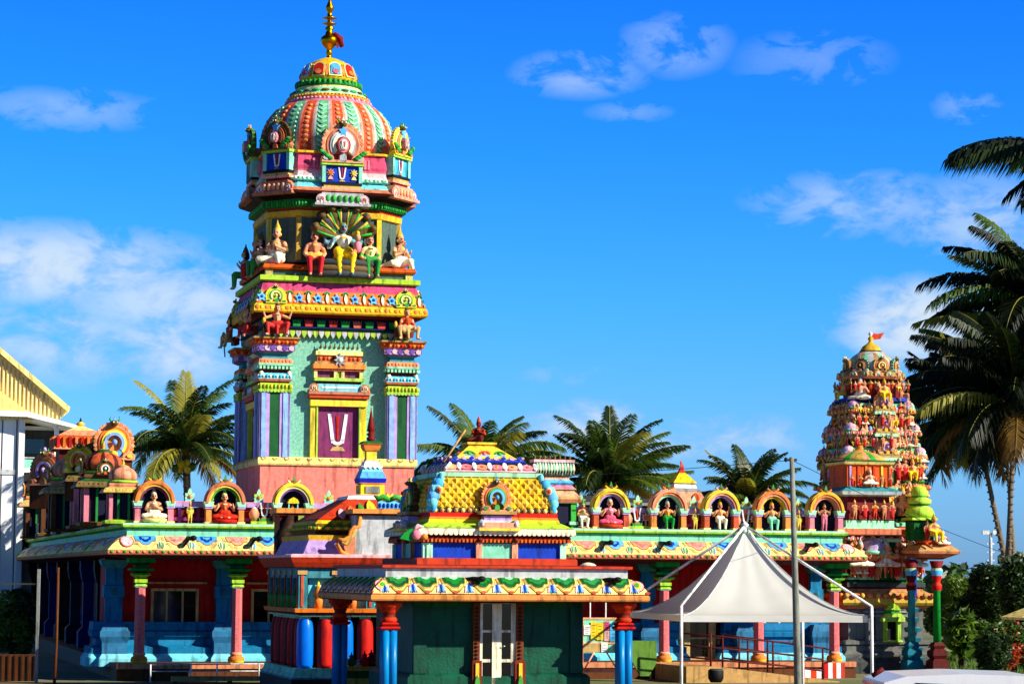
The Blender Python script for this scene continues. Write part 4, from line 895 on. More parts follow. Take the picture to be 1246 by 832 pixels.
def pav_thing(u_, v_, z_, w, hb, cols, lab, kd=True, post='pink', name='roof_pavilion'):
    m = MB(); m.T = Matrix.Translation((u_, v_, z_)); pavilion(m, w, hb, cols, 'rib', kd, post); return m.build(name, hall)
def bigarch(u_, v_, z_, w, cols, rz=0):
    m = MB(); m.T = Matrix.Translation((u_, v_, z_)) @ Matrix.Rotation(rz, 4, 'Z'); m.box(-w*.9, w*.9, -.15, .3, -.8, 0, 'brown'); kudu(m, w, cols, 0, .22, True, 1.1); m.build('roof_medallion', hall)
c1 = ['brown', 'terracotta', 'mustard', 'tan', 'salmon', 'terracotta']; c2 = ['bronze', 'brown', 'dgreen', 'bronze', 'dorange', 'maroon']
pav_thing(pu(149, 640, 1.2), 1.35, zPa, .38, .78, ['lime', 'terracotta', 'tan', 'mustard', 'salmon', 'terracotta'], '', False)
bigarch(pu(138, 560, 5), 5, pz(138, 559, 5), .55, ['salmon', 'orange', 'yellow', 'paleblue'])
pav_thing(pu(124, 640, 4.5), 4.5, zPa, .55, 1.0, c2, '')
bigarch(pu(97, 570, 8.6), 8.6, pz(97, 575, 8.6), .42, ['yellow', 'gold', 'cream', 'orange'], -.35)
pav_thing(pu(112, 640, 9), 9, zPa, .6, 1.3, c2, '')
m = MB(); v_ = 20; m.T = Matrix.Translation((pu(96, 600, v_), v_, zPa)); zt_ = lambda y: pz(96, y, v_)-zPa
m.sweep(rect(0, 0, .78), [(0, 0, 'brown'), (0, zt_(575), 'dred'), (.3, zt_(574), 'bronze'), (.3, zt_(570), 'dgreen'), (-.05, zt_(565), 'maroon'), (-.05, zt_(549), 'terracotta'), (.15, zt_(548), 'salmon'), (.12, zt_(545), 'dorange'), (-.02, zt_(532), 'tan'), (0, zt_(531), 'salmon'), (-.35, zt_(524), 'cream'), (-.72, zt_(518), 'cream')])
row(m, rect(0, 0, .78), .1, zt_(546), .2, lambda q, i, s: q.prism([(-.05, 0), (.05, 0), (.04, zt_(533)-zt_(546)), (-.04, zt_(533)-zt_(546))], -.06, .1, 'orange' if i % 2 else 'red'))
m.lathe([(.1, zt_(518), 'gold'), (.16, zt_(516), 'gold'), (.05, zt_(513), 'black'), (.01, zt_(508), 'black')], 10); m.build('tiled_pavilion', hall)
bigarch(pu(56, 580, 23), 23, pz(56, 590, 23), .6, ['salmon', 'terracotta', 'bronze', 'lavender'], -.6)
for i, (x, v_) in enumerate(((84, 15), (70, 24.5), (50, 31), (36, 36))): pav_thing(pu(x, 640, v_), v_, zPa, .62, 1.15, c2 if i % 2 else c1, '', True, 'brown')
# pyramid spire behind the salmon arch
sp = MB(); v_ = 3.4; u_ = pu(829, 600, v_); sp.T = Matrix.Translation((u_, v_, 0)); zz = lambda y: pz(829, y, v_); 
sp.sweep(rect(0, 0, .55), [(0, zPa, 'grey'), (0, zz(622), 'orange'), (.03, zz(612), 'salmon'), (-.12, zz(599), 'white'), (-.1, zz(598), 'grey'), (-.2, zz(594), 'white'), (-.24, zz(589), 'dgrey'), (-.2, zz(588), 'yellow'), (-.42, zz(577), 'gold'), (-.46, zz(575), 'red'), (-.52, zz(568), 'red')])
sp.tube([(0, 0, zz(577)), (.03, 0, zz(568)), (-.02, 0, zz(561))], [.07, .06, .02], 'brick', 6)
for a in (-.3, .25): sp.prism(P_leaf(.13, .3) and [(x+a, z+zz(612)) for x, z in P_leaf(.11, .28)], -.55, -.4, 'dorange' if a > 0 else 'bronze')
sp.build('spire', hall)
# side parapet figures and niches in the shade of the left face
figs = [('p_red', 'red'), ('p_white', 'white'), ('p_green', 'green'), ('p_rose', 'rose'), ('p_stand', 's'), ('p_cream', 'c'), ('p_mint', 'm')]
k = 0
for v_ in [2.6+1.35*i for i in range(24)]:
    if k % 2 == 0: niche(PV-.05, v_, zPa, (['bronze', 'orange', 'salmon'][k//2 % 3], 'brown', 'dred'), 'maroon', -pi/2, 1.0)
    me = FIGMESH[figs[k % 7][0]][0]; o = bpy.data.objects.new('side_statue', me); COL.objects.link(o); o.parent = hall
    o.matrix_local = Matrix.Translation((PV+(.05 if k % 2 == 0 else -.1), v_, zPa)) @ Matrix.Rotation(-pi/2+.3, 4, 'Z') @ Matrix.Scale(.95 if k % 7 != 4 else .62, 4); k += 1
# ================================================================ front shrine (porch)
VP = -13.22; UPc = (pu(452.5, 729, VP-2.78)+pu(789.5, 729, VP-2.78))/2
porch = thing('front_shrine', 'square front shrine with gold tiled bell roof, green walls and twin blue columns', 'shrine', (UPc, VP, 0))
hE = half(452.5, 789.5, 729, VP)
def hz(xl, xr, y): return half(xl, xr, y, VP)
def zy(y, h): return pz(607, y, VP-h)
T_P = Matrix.Translation((UPc, VP, 0))
paint('bottle', (8, 78, 54), .6, .35, 3, .5, 0, .45); paint('bandtan', (224, 150, 88)); mb = MB(); mb.T = T_P; Rr = rect(0, 0, hE)
hG = hz(466.5, 761, 697); zb0, zb1 = zy(731, hE), zy(704, hG)
prof = [(-.7, zb0-.02, 'maroon'), (-.03, zb0-.02, 'maroon'), (.0, zb0, 'bandtan'), (.02, zb0+.03, 'bandtan'), (.02, zb0+.1, 'bandtan'), (0, zb0+.12, 'dred'), (0, zb0+.14, 'cream')]
dG = hE-hG-.06
for i in range(1, 8): t = i/7; prof.append((-dG*(.45*t+.55*(1-cos(t*pi/2))), zb0+.14+(zb1-zb0-.14)*(.6*t+.4*sin(t*pi/2)), 'cream'))
prof += [(-dG-.06, zb1+.005, 'lgrey'), (-dG-.06, zy(692, hG), 'brick'), (-dG+.02, zy(691, hG), 'brick'), (-dG+.02, zy(688, hG), 'dred'), (-dG-.2, zy(687, hG), 'grey')]
mb.sweep(Rr, prof); mb.build('eave', porch)
def emap2(x, t, lift):
    t = max(0, min(1, t)); th = t*pi/2; z = zb0+.14+(zb1-zb0-.14)*(.6*t+.4*sin(th)); y = dG*(.45*t+.55*(1-cos(th))); return (x, -hE+y-lift*cos(th*.5), z+lift*sin(th*.5))
for k in (0, 3):
    m = MB(); m.T = T_P @ Matrix.Rotation(k*pi/2, 4, 'Z')
    n = 9; st = .557
    for j in range(n):
        x = (j-(n-1)/2)*st-.02
        for (w_, h_, c, l) in ((.272, .95, 'brown', .004), (.262, .9, 'gold', .012), (.245, .82, 'cream', .02), (.23, .74, 'mustard', .027), (.218, .66, 'dgreen', .034), (.17, .48, 'green', .041), (.08, .2, 'mintpale', .048)):
            on_surface(m, [(a, .995+b) for a, b in blob(22, w_, h_*.95, 3)], x, emap2, l, c)
    for j in range(n+1):
        x = (j-n/2)*st-.02
        for q, c in ((-.09, 'palepink'), (.09, 'palepink'), (-.045, 'skyblue'), (.045, 'skyblue'), (0, 'blue')):
            on_surface(m, [(a+q*(1-1.2*(b)) if 0 else a+q*(1-b), b) for a, b in P_ell(.022, .24, 0, .3, 8)], x, emap2, .03 if c == 'blue' else .02, c)
        on_surface(m, P_ell(.05, .08, 0, .08, 8), x+st/2, emap2, .02, 'brick')
    for s_ in (-1, 1):
        for q, c in ((.16, 'dred'), (.14, 'palepink'), (.09, 'yellow'), (.05, 'leaf')): on_surface(m, P_ell(q, q*2.4, 0, .5, 14), s_*(hE-.2-.02), emap2, .01+.2*(.16-q), c)
    m.build('painted_clouds', porch)
for x in (573, 738):
    m = MB(); u_ = pu(x, 708, VP-hG); v_ = VP-hG; z_ = zy(706, hG)
    m.tube([(u_-.25, v_+.1, z_-.02), (u_, v_-.15, z_+.02), (u_+.12, v_-.3, z_+.02)], [.05, .06, .05], 'black', 7); m.ell((u_+.13, v_-.33, z_+.03), (.09, .1, .06), 'black', 8, 5); m.prism([(u_-.03, z_-.02), (u_+.05, z_), (u_-.1, z_-.26), (u_-.15, z_-.24)], v_-.25, v_-.2, 'brown'); m.build('water_spout', porch)
# roof tiers
mb = MB(); mb.T = T_P
L = [(510, 705, 688, 'brick'), (509.5, 705, 687, 'brick'), (509.5, 705, 679.5, 'brick')]
h1 = hz(510, 705, 680); h2 = hz(522, 690, 668); h3 = hz(511.5, 702, 645); h4 = hz(527, 682, 630); h5 = hz(531, 681, 620)
h6 = hz(538.5, 661, 578); h7 = hz(549, 636.5, 562); h8 = hz(555, 630, 557); h9 = hz(571, 600, 540); h10 = hz(541, 655, 573)
mb.sweep(rect(0, 0, 1), [(h1-1, zy(689, h1), 'brick'), (h1-1, zy(680, h1), 'brick'), (h1-1.04, zy(679, h1), 'dred'), (h2-1, zy(679, h2), 'blue'), (h2-1, zy(661, h2), 'dred'), (h2-.95, zy(660, h2), 'dred'), (h2-.9, zy(657, h2), 'dorange'), (h2-.88, zy(655, h2), 'dred'), (h3-1.1, zy(650, h3), 'dred'),
    (h3-1.02, zy(648.5, h3), 'ivory'), (h3-1, zy(648, h3), 'ivory'), (h3-1, zy(643, h3), 'dgreen'), (h3-1.02, zy(642.4, h3), 'lime'), (h4-.96, zy(635.5, h4), 'yellow'), (h4-.98, zy(632, h4), 'orange'), (h4-1, zy(629, h4), 'red'), (h4-1, zy(624, h4), 'brick'), (h4-1.06, zy(623, h4), 'brown'), (h4-1.06, zy(619, h4), 'gold'), (h5-1.02, zy(618.5, h5), 'gold')])
bell = [(h5-1.0, 618), (h5-.99, 612), (h5-1.01, 605), (h5-1.06, 597), (h5-1.13, 589), (h5-1.2, 582)]
mb.sweep(rect(0, 0, 1), [(d, zy(y, 1+d), 'gold') for d, y in bell]+[(h6-1.03, zy(581.5, h6), 'brick')], True)
mb.sweep(rect(0, 0, 1), [(h6-1.0, zy(581, h6), 'mintpale'), (h6-.98, zy(580, h6), 'mintpale'), (h6-.98, zy(575, h6), 'brown'), (h10-1, zy(574, h10), 'palepink'), (h7-1.02, zy(565.5, h7), 'navy'), (h7-.95, zy(564.5, h7), 'dblue'), (h7-.95, zy(562, h7), 'blue'), (h7-.98, zy(560, h7), 'lavender'), (h8-1, zy(558, h8), 'yellow'), (h9-1, zy(542, h9), 'gold'), (h9-.94, zy(541, h9), 'yellow'), (h9-.94, zy(538.5, h9), 'yellow')])
mb.build('roof', porch)
mb = MB(); mb.T = T_P
r3 = rect(0, 0, h3)
row(mb, r3, .0, zy(648.5, h3), .1, lambda q, i, s: q.prism(P_ell(.05, .05, 0, 0, 8), -.015, .04, 'ivory'))
row(mb, rect(0, 0, h2), .1, zy(658, h2), .08, lambda q, i, s: q.box(-.02, .02, -.03, .02, -.03, .03, 'dorange'))
row(mb, rect(0, 0, h4), -.04, zy(621, h4), .14, lambda q, i, s: (q.ell((0, -.02, 0), (.05, .05, .05), 'tan' if i % 2 else 'cream', 7, 5), q.ell((.07, 0, 0), (.025, .03, .06), 'dgrey', 5, 4)))
def pinkroof(q, i, s):
    T0 = q.T.copy(); q.T = T0 @ Matrix.Rotation(-.75, 4, 'X'); q.prism(P_ell(.13, .07, 0, .1, 12), -.03, .02, 'pink' if i % 2 else 'salmon'); q.prism(P_ell(.05, .1, .17, .12, 8), -.04, .02, 'white'); q.ell((.0, -.02, .1), (.05, .03, .03), 'brick' if i % 3 else 'yellow', 6, 4); q.T = T0
row(mb, rect(0, 0, h10), -.02, zy(573.5, h10), .34, pinkroof)
row(mb, rect(0, 0, h7), -.0, zy(559.5, h7), .16, lambda q, i, s: q.prism(P_leaf(.05, .07), -.03, .02, 'palepink' if i % 2 else 'blue'))
def yroof(q, i, s):
    T0 = q.T.copy(); q.T = T0 @ Matrix.Rotation(-.95, 4, 'X')
    q.arc(0, .1, .07, .12, 0, 180, -.03, .02, 'brick' if i % 2 else 'green', 10); q.ell((0, -.02, .12), (.05, .03, .06), 'leaf' if i % 2 == 0 else 'pink', 7, 4); q.box(-.11, .11, -.02, .02, .04, .08, 'skyblue'); q.T = T0
row(mb, rect(0, 0, h8), -.05, zy(557, h8), .3, yroof, inset=.12)
mb.build('roof_trim', porch)
mb = MB(); mb.T = T_P                                      # diamond roof tiles on the bell roof
zs = [zy(y, 1+d) for d, y in bell]; ds = [1+d for d, y in bell]
def bellat(t):
    k = min(4, int(t*5)); f = t*5-k; return ds[k]+(ds[k+1]-ds[k])*f, zs[k]+(zs[k+1]-zs[k])*f
for k in (0, 3):
    T0 = T_P @ Matrix.Rotation(k*pi/2, 4, 'Z'); nr = 7; nc = 15
    for i in range(nr):
        for j in range(nc+1):
            tcen = (i+.5)/nr; hh, z = bellat(tcen); h2_, z2 = bellat(min(1, tcen+.08)); h1_, z1 = bellat(max(0, tcen-.08)); tilt = math.atan2(h1_-h2_, z2-z1)
            x = (j-nc/2+(.5 if i % 2 else 0))*2*h5/nc*.98
            if abs(x) > hh-.02: continue
            mb.T = T0 @ Matrix.Translation((x, -hh, z)) @ Matrix.Rotation(-tilt-.12, 4, 'X'); w_ = h5/nc*.94; q = (zs[-1]-zs[0])/nr*.98
            vs = [(-w_, 0, 0), (0, 0, -q), (w_, 0, 0), (0, 0, q), (0, -.05, -.3*q)]
            mb.add(vs, [(0, 1, 4), (1, 2, 4), (2, 3, 4), (3, 0, 4)], 'gold' if (i*7+j*3) % 5 else 'yellow')
mb.T = Matrix.Identity(4); mb.build('roof_tiles', porch)
for k in (0, 3):
    for s_ in (-1, 1):                                     # corner scrolls
        m = MB(); T0 = T_P @ Matrix.Rotation(k*pi/2, 4, 'Z'); m.T = T0
        pts = [bellat(t) for t in (0, .2, .4, .6, .8, 1)]
        for i, (hh, z) in enumerate(pts): w_ = (.07, .1, .12, .13, .11, .06)[i]; m.ell((s_*(hh-.04), -hh-.02, z), (w_, .07, .11), ('skyblue', 'cyan')[i % 2], 8, 5)
        m.ell((s_*(pts[3][0]-.08), -pts[3][0]-.08, pts[3][1]), (.07, .05, .08), 'salmon', 8, 5); m.ell((s_*(pts[3][0]-.08), -pts[3][0]-.13, pts[3][1]), (.035, .03, .045), 'brick', 7, 4)
        m.build('corner_scroll', porch)
    m = MB(); m.T = T_P @ Matrix.Rotation(k*pi/2, 4, 'Z') @ Matrix.Translation((0.02, -h5-.1, zy(622, h5)))
    kudu(m, .31, ['salmon', 'orange', 'leaf', 'skyblue'] if k == 0 else ['brown', 'bronze', 'leaf', 'cream'], 0, .12, True, 1.15); m.build('gable', porch)
    m = MB(); m.T = T_P @ Matrix.Rotation(k*pi/2, 4, 'Z') @ Matrix.Translation((.02, 0, 0)); f = -h4-.2; z = lambda y: zy(y, h4)
    m.box(-.37, .37, f-.1, f+.3, z(626), z(622), 'tan'); m.box(-.33, .33, f-.04, f+.3, z(627.5), z(626), 'brown'); m.box(-.28, .28, f-.02, f+.3, z(633), z(627.5), 'lavender'); m.box(-.31, .31, f-.06, f+.3, z(636), z(633), 'lgrey'); m.prism([(-.42, z(643)), (.42, z(643)), (.32, z(636)), (-.32, z(636))], f-.16, f+.3, 'salmon'); m.box(-.42, .42, f-.2, f+.2, z(646), z(643), 'yellow')
    for s_ in (-1, 1): m.ell((s_*.35, f-.1, z(638)), (.08, .07, .1), 'lgrey', 8, 5); m.ell((s_*.35, f-.17, z(638)), (.04, .03, .05), 'white', 7, 4)
    f = -h2; m.box(-.32, .32, f-.04, f, zy(679, h2), zy(661, h2), 'mint'); 
    for s_ in (-1, 1): m.box(s_*.37-.06, s_*.37+.06, f-.08, f, zy(679, h2), zy(660, h2), 'salmon'); m.box(s_*(h2-.05)-.06, s_*(h2-.05)+.06, f-.06, f+.05, zy(679, h2), zy(661, h2), 'mintpale')
    for s_ in (-1, 1): m.ell((s_*.37, f-.15, zy(657, h2)), (.06, .06, .05), 'dred', 7, 4)
    m.build('dormer', porch)
m = MB(); m.T = T_P @ Matrix.Translation((-h3+.02, -h3, zy(654, h3))) @ Matrix.Scale(.75, 4)
m.prism([(-.55, -.05), (-.2, -.12), (.05, -.05), (.0, .1), (-.25, .22), (-.45, .1)], -.1, .1, 'green'); m.ell((-.12, -.1, .05), (.14, .12, .14), 'pink', 9, 6); m.ell((.1, -.12, .0), (.1, .1, .09), 'orange', 8, 5)
m.tube([(-.2, 0, .12), (-.05, -.03, .3), (.1, 0, .26)], [.05, .06, .02], 'palepink', 6); m.build('bird_ornament', porch)
m = MB(); m.T = T_P; m.lathe([(.16, zy(688, hG), 'ivory'), (.16, zy(686.5, hG), 'ivory'), (.12, zy(684.5, hG), 'ivory'), (.03, zy(683, hG), 'ivory')], 16, (pu(720, 687, VP-hG)-UPc, -hG+.25, 0)); m.build('lamp_dome', porch)
# body
hW = 1.74; zc = zb0
mb = MB(); mb.T = T_P; mb.sweep(rect(0, 0, hW), [(.12, 0, 'bottle'), (.12, .7, 'bottle'), (.06, .76, 'bottle'), (0, .78, 'bottle'), (0, zc-.02, 'bottle')])
mb.box(-hW-.0, hW, -hW-.02, -hW+.1, zc-.12, zc-.03, 'dgreen')
for z_ in (1.3, 1.86): mb.box(-hW-.004, hW+.004, -hW-.006, -hW+.1, z_, z_+.018, 'dgreen')
for x in (-hW+.14, hW-.14): mb.box(x-.13, x+.13, -hW-.05, -hW+.1, .78, zc-.12, 'bottle')
mb.build('wall', porch)
mb = MB(); mb.T = T_P; mb.sweep(rect(0, 0, 2.5), [(0, 0, 'grey'), (0, .16, 'tan')]); mb.build('floor_slab', porch)
dz = lambda y: pz(605, y, VP-hW)
du = lambda x: pu(x, 780, VP-hW-.06)-UPc
mb = MB(); mb.T = T_P; f = -hW-.06
mb.box(du(583.5), du(627), f-.03, f+.08, .18, zc-.05, 'ivory')
dr = mb.build('door', porch)
for (a, b) in ((586, 598.5), (609, 621)):
    for (y0, y1) in ((733, 766), (769, 801), (805, 838), (842, 872)):
        m = MB(); m.T = T_P; m.box(du(a+1), du(b), f-.034, f-.031, max(.22, dz(y1)), min(dz(y0), zc-.06), 'glass'); m.build('pane', dr)
m = MB(); m.T = T_P; m.box(du(598), du(603.5), f-.06, f, .18, zc-.06, 'ivory'); m.box(du(604), du(609), f-.055, f, .18, zc-.06, 'ivory'); m.tube([(du(609.5), f-.08, dz(786)), (du(613), f-.1, dz(785.5))], .014, 'steel', 6); m.build('stile', dr)
for x0, x1 in ((575, 583), (627, 636)):
    m = MB(); m.T = T_P; c = (du(x0)+du(x1))/2; m.box(du(x0), du(x1), f-.07, f+.08, dz(803), zc-.05, 'wood'); m.box(du(x0)-.03, du(x1)+.03, f-.12, f+.08, .18, dz(803), 'dred')
    m.box(c-.035, c+.035, f-.15, f-.1, .25, dz(806), 'gold')
    for k in range(14): m.ell((c, f-.08, dz(740+4.6*k)), (.045, .03, .025), 'maroon', 6, 4)
    m.prism([(c+a, .5+b) for a, b in P_leaf(.05, .25)], f-.17, f-.12, 'leaf'); m.build('door_jamb', porch)
def pcol(x, y, lab=None):
    m = MB(); m.T = T_P @ Matrix.Translation((x, y, 0)); z = lambda yy: zy(yy, hE-.3)
    for a in (-.075, .075):
        for b in (-.075, .075): m.lathe([(.078, .2, 'skyblue' if 0 else 'c_blue'), (.078, z(766), 'c_blue')], 14, (a, b, 0))
    s_ = MB(); s_.T = m.T
    s_.sweep(rect(0, 0, .14), [(.02, z(766), 'red'), (.05, z(764), 'red'), (.05, z(762), 'dred'), (0, z(761), 'red'), (.03, z(759), 'red'), (.0, z(757), 'red')])
    s_.lathe([(.14, z(757), 'red'), (.17, z(754), 'red'), (.14, z(751), 'dred'), (.12, z(749), 'dred'), (.15, z(745), 'red'), (.2, z(740), 'red'), (.26, z(737), 'red'), (.26, zc-.01, 'red')], 12)
    b_ = MB(); b_.T = m.T; b_.sweep(rect(0, 0, .2), [(.06, 0, 'lgrey'), (.06, .12, 'lgrey'), (0, .16, 'lgrey'), (0, .22, 'lgrey')])
    o = m.build('column', porch); s_.build('capital', o); b_.build('column_base', o)
cx_ = (pu(760, 790, VP-hE+.35)-pu(474, 790, VP-hE+.35))/2
for a in (-1, 1):
    for b in (-1, 1): pcol(a*cx_, b*(hE-.35))
statue('porch_top', 'kneel', F(skin='dred', top='dred', low='maroon', crown='brick', gar='red', arm='pray'), 'dark red crouching figure on the very top of the gold tiled shrine roof', UPc, VP, zy(538.5, h9), .5, -.3)
t_ = thing('wooden_pole', 'thin wooden pole leaning against the yellow cap of the gold tiled shrine', 'pole', (UPc-.8, VP-.7, zy(562, h7)))
b_ = BASE[t_.name]; m = MB(); m.tube([(b_.x-.1, b_.y, b_.z-.02), (b_.x+.43, b_.y+.35, zy(524, .4))], .022, 'tan', 6); m.build('shaft', t_)
# ================================================================ barrel pavilion on the hall parapet right of the porch
m = MB(); v_ = 1.2; u_ = pu(674, 600, v_); m.T = Matrix.Translation((u_, v_, 0)); z = lambda y: pz(674, y, v_-.4)
m.box(-.5, .5, -.4, .4, zPa, z(612), 'navy')
for a in (-.42, .42): m.box(a-.07, a+.07, -.45, -.3, zPa, z(611), 'leaf'); m.box(a-.12, a+.12, -.5, -.25, z(638), z(634), 'mintpale')
m.sweep(rect(0, 0, .45, .4), [(0, z(612), 'cream'), (.12, z(611), 'terracotta'), (.16, z(607), 'tan'), (.14, z(604), 'salmon'), (0, z(597), 'leaf'), (.05, z(595), 'pink'), (-.05, z(590), 'skyblue'), (.0, z(587), 'skyblue'), (-.1, z(583), 'salmon'), (-.12, z(579), 'ivory')])
for i in range(14): x = -.55+1.0*i/13; m.arc(0, z(577), .2, .32, 0, 180, 0, .06, 'ivory', 8) if 0 else m.tube([(x, -.33, z(578)), (x, -.36, z(571)), (x, -.28, z(564)), (x, -.1, z(560))], .035, 'ivory' if i % 2 else 'mintpale', 6)
m.box(-.58, .48, -.3, .3, z(578), z(562), 'dgrey'); m.box(-.62, .52, -.22, .22, z(562), z(558.5), 'palepink')
for i in range(8): x = -.54+.14*i; m.ell((x, 0, z(556)), (.035, .035, .07), 'bronze', 6, 4)
m.build('barrel_pavilion', hall)
# ================================================================ middle shrine with blue bell and spire
VM = -6.2; h0 = 2.14
for _ in range(6):
    h0 = (pu(592, 676, VM-h0)-pu(354, 676, VM-h0))/2
    UM = pu(354, 676, VM-h0)+h0; hm = UM-pu(354, 676, VM-h0)
mid = thing('middle_shrine', 'small shrine on thick red and blue columns with a blue bell and dark red spire', 'shrine', (UM, VM, 0))
T_M = Matrix.Translation((UM, VM, 0)); zm = lambda y, h=h0: pz(420, y, VM-h); k_ = h0/119
mb = MB(); mb.T = T_M
mb.sweep(rect(0, 0, h0), [(-.25, zm(691), 'dred'), (-.12, zm(690), 'brick'), (-.05, zm(684), 'brick'), (0, zm(678), 'palepink'), (0, zm(675), 'palepink'), (-.05, zm(674), 'palepink')]); mb.build('roof_slab', mid)
mb = MB(); mb.T = T_M; hh = lambda p: p*k_-1
mb.sweep(rect(0, 0, 1), [(hh(102), zm(676, 1.8), 'lavender'), (hh(93), zm(657, 1.7), 'gold'), (hh(94), zm(653, 1.7), 'mustard'), (hh(94), zm(651, 1.7), 'brown'), (hh(84), zm(650, 1.5), 'brown'), (hh(84), zm(646, 1.5), 'mustard'), (hh(90), zm(644, 1.6), 'gold'), (hh(90), zm(641, 1.6), 'brown'), (hh(82), zm(640, 1.5), 'mustard'), (hh(84), zm(637, 1.5), 'yellow'), (hh(80), zm(633, 1.4), 'red'), (hh(78), zm(631, 1.4), 'brick'), (hh(36), zm(607, .6), 'white'), (hh(34), zm(603, .6), 'palepink'), (hh(22), zm(601, .4), 'yellow'), (hh(15), zm(601, .3), 'yellow'), (hh(15), zm(589, .3), 'yellow')])
row(mb, rect(0, 0, 1), hh(90), zm(642.5, 1.6), .11, lambda q, i, s: q.ell((0, 0, 0), (.04, .03, .04), 'yellow' if i % 2 else 'leaf', 6, 4))
for s_ in (-1, 1):
    for j, (c, w_) in enumerate((('yellow', .12), ('leaf', .08), ('orange', .1), ('palepink', .09))):
        T0 = mb.T.copy(); mb.T = T0 @ Matrix.Translation((s_*(.2+.24*j), -78*k_, zm(631, 1.4))) @ Matrix.Rotation(-1.02, 4, 'X'); mb.prism(P_leaf(w_, .8-.14*j), -.05, .02, c); mb.T = T0
mb.build('stepped_roof', mid)
mb = MB(); mb.T = T_M; za = lambda y: pz(449, y, VM)
mb.box(-.17, .17, -.31, -.2, za(600), za(592), 'grey')
mb.sweep(rect(0, 0, .1), [(.12, za(590), 'palepink'), (.2, za(587.5), 'blue'), (.22, za(583), 'blue'), (.21, za(582), 'skyblue'), (.15, za(574), 'cyan'), (.09, za(567), 'white'), (.07, za(562), 'palepink'), (.02, za(560), 'yellow'), (.02, za(549), 'gold'), (.06, za(548), 'orange'), (.1, za(544), 'dorange'), (.1, za(541), 'yellow'), (.14, za(540), 'dgreen'), (.1, za(537), 'green')])
row(mb, rect(0, 0, .1), .12, za(571), .1, lambda q, i, s: q.prism(P_drop(.05, .08), -.03, .02, 'white'))
mb.build('bell', mid)
mb = MB(); mb.T = T_M; mb.lathe([(.08, za(537), 'dred'), (.11, za(533), 'dred'), (.06, za(531), 'dred'), (.11, za(528), 'dred'), (.05, za(526), 'dred'), (.1, za(524), 'dred'), (.08, za(518), 'dred'), (.04, za(507), 'dred'), (.005, za(496), 'dred')], 14); mb.build('spire', mid)
# projecting front box with scroll
bu = lambda x: pu(x, 645, VM-h0+.2)-UM
mb = MB(); mb.T = T_M; fr = -h0+.15
mb.box(bu(432), bu(510), fr, 0, zm(676), zm(624), 'lgrey'); mb.box(bu(427), bu(514), fr-.15, 0, zm(624), zm(618.5), 'orange'); mb.box(bu(429), bu(512), fr-.1, 0, zm(626), zm(624), 'maroon')
mb.tube([(bu(437), fr-.03, zm(626)), (bu(436), fr-.06, zm(640)), (bu(430), fr-.08, zm(641)), (bu(425), fr-.08, zm(646)), (bu(424), fr-.08, zm(652)), (bu(418), fr-.08, zm(657)), (bu(411), fr-.08, zm(656)), (bu(409), fr-.08, zm(662)), (bu(414), fr-.08, zm(671)), (bu(424), fr-.08, zm(676))], .05, 'orange', 7)
mb.tube([(bu(433), fr-.05, zm(640)), (bu(428), fr-.09, zm(650)), (bu(420), fr-.1, zm(662)), (bu(414), fr-.1, zm(660))], .045, 'mustard', 7)
mb.prism([(bu(432), zm(676)), (bu(432), zm(645)), (bu(426), zm(652)), (bu(418), zm(664)), (bu(422), zm(676))], fr, fr+.6, 'terracotta')
mb.build('scroll_box', mid)
mb = MB(); mb.T = T_M; f2 = fr-.1
mb.box(bu(458), bu(487), f2, f2+.12, zm(618), zm(608), 'cyan'); mb.box(bu(458), bu(487), f2-.01, f2, zm(617.5), zm(612), 'skyblue')
for i in range(6): mb.ell((bu(460+5*i), f2-.01, zm(614)), (.035, .03, .06), 'blue', 6, 4)
for s_ in (-1, 1): mb.tube([(bu(472), f2, zm(607)), (bu(472+s_*8), f2, zm(603)), (bu(472+s_*14), f2, zm(606)), (bu(472+s_*19), f2, zm(602))], [.05, .07, .07, .02], 'leaf', 6); mb.prism([(bu(472), zm(608)), (bu(472+s_*14), zm(607)), (bu(472+s_*15), zm(601)), (bu(472+s_*5), zm(603)), (bu(472+s_*3), zm(598)), (bu(472), zm(602))][::s_], f2-.02, f2+.08, 'yellow')
mb.build('leaf_panel', mid)
# walls, ledge, columns, base
mb = MB(); mb.T = T_M; hb = h0-.22
mb.sweep(rect(0, 0, hb-.28), [(0, zm(742), 'tealwall'), (0, zm(690), 'tealwall')]); 
for k in (0, 3):
    mb.T = T_M @ Matrix.Rotation(k*pi/2, 4, 'Z')
    for i in range(6):
        x = -hb+.08+i*(2*hb-.16)/5; mb.box(x-.09, x+.09, -hb, -hb+.2, zm(740), zm(690), 'tealwall'); mb.box(x-.03, x+.03, -hb-.03, -hb, zm(738), zm(700), 'brick'); mb.box(x-.11, x+.11, -hb-.04, -hb+.1, zm(699), zm(694), 'tan')
    mb.box(-hb, hb, -hb, -hb+.2, zm(703), zm(690), 'tealwall')
    for i in range(5):
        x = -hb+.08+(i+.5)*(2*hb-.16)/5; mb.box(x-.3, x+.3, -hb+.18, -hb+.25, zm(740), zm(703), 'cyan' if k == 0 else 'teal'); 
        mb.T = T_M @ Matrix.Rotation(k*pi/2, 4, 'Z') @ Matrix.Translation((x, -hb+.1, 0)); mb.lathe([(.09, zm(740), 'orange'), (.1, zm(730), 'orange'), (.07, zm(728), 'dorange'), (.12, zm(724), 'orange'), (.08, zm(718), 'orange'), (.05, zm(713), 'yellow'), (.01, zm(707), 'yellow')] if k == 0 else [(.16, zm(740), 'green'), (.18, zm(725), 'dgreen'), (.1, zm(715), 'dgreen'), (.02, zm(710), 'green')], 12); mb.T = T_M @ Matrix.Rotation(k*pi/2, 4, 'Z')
mb.build('upper_gallery', mid)
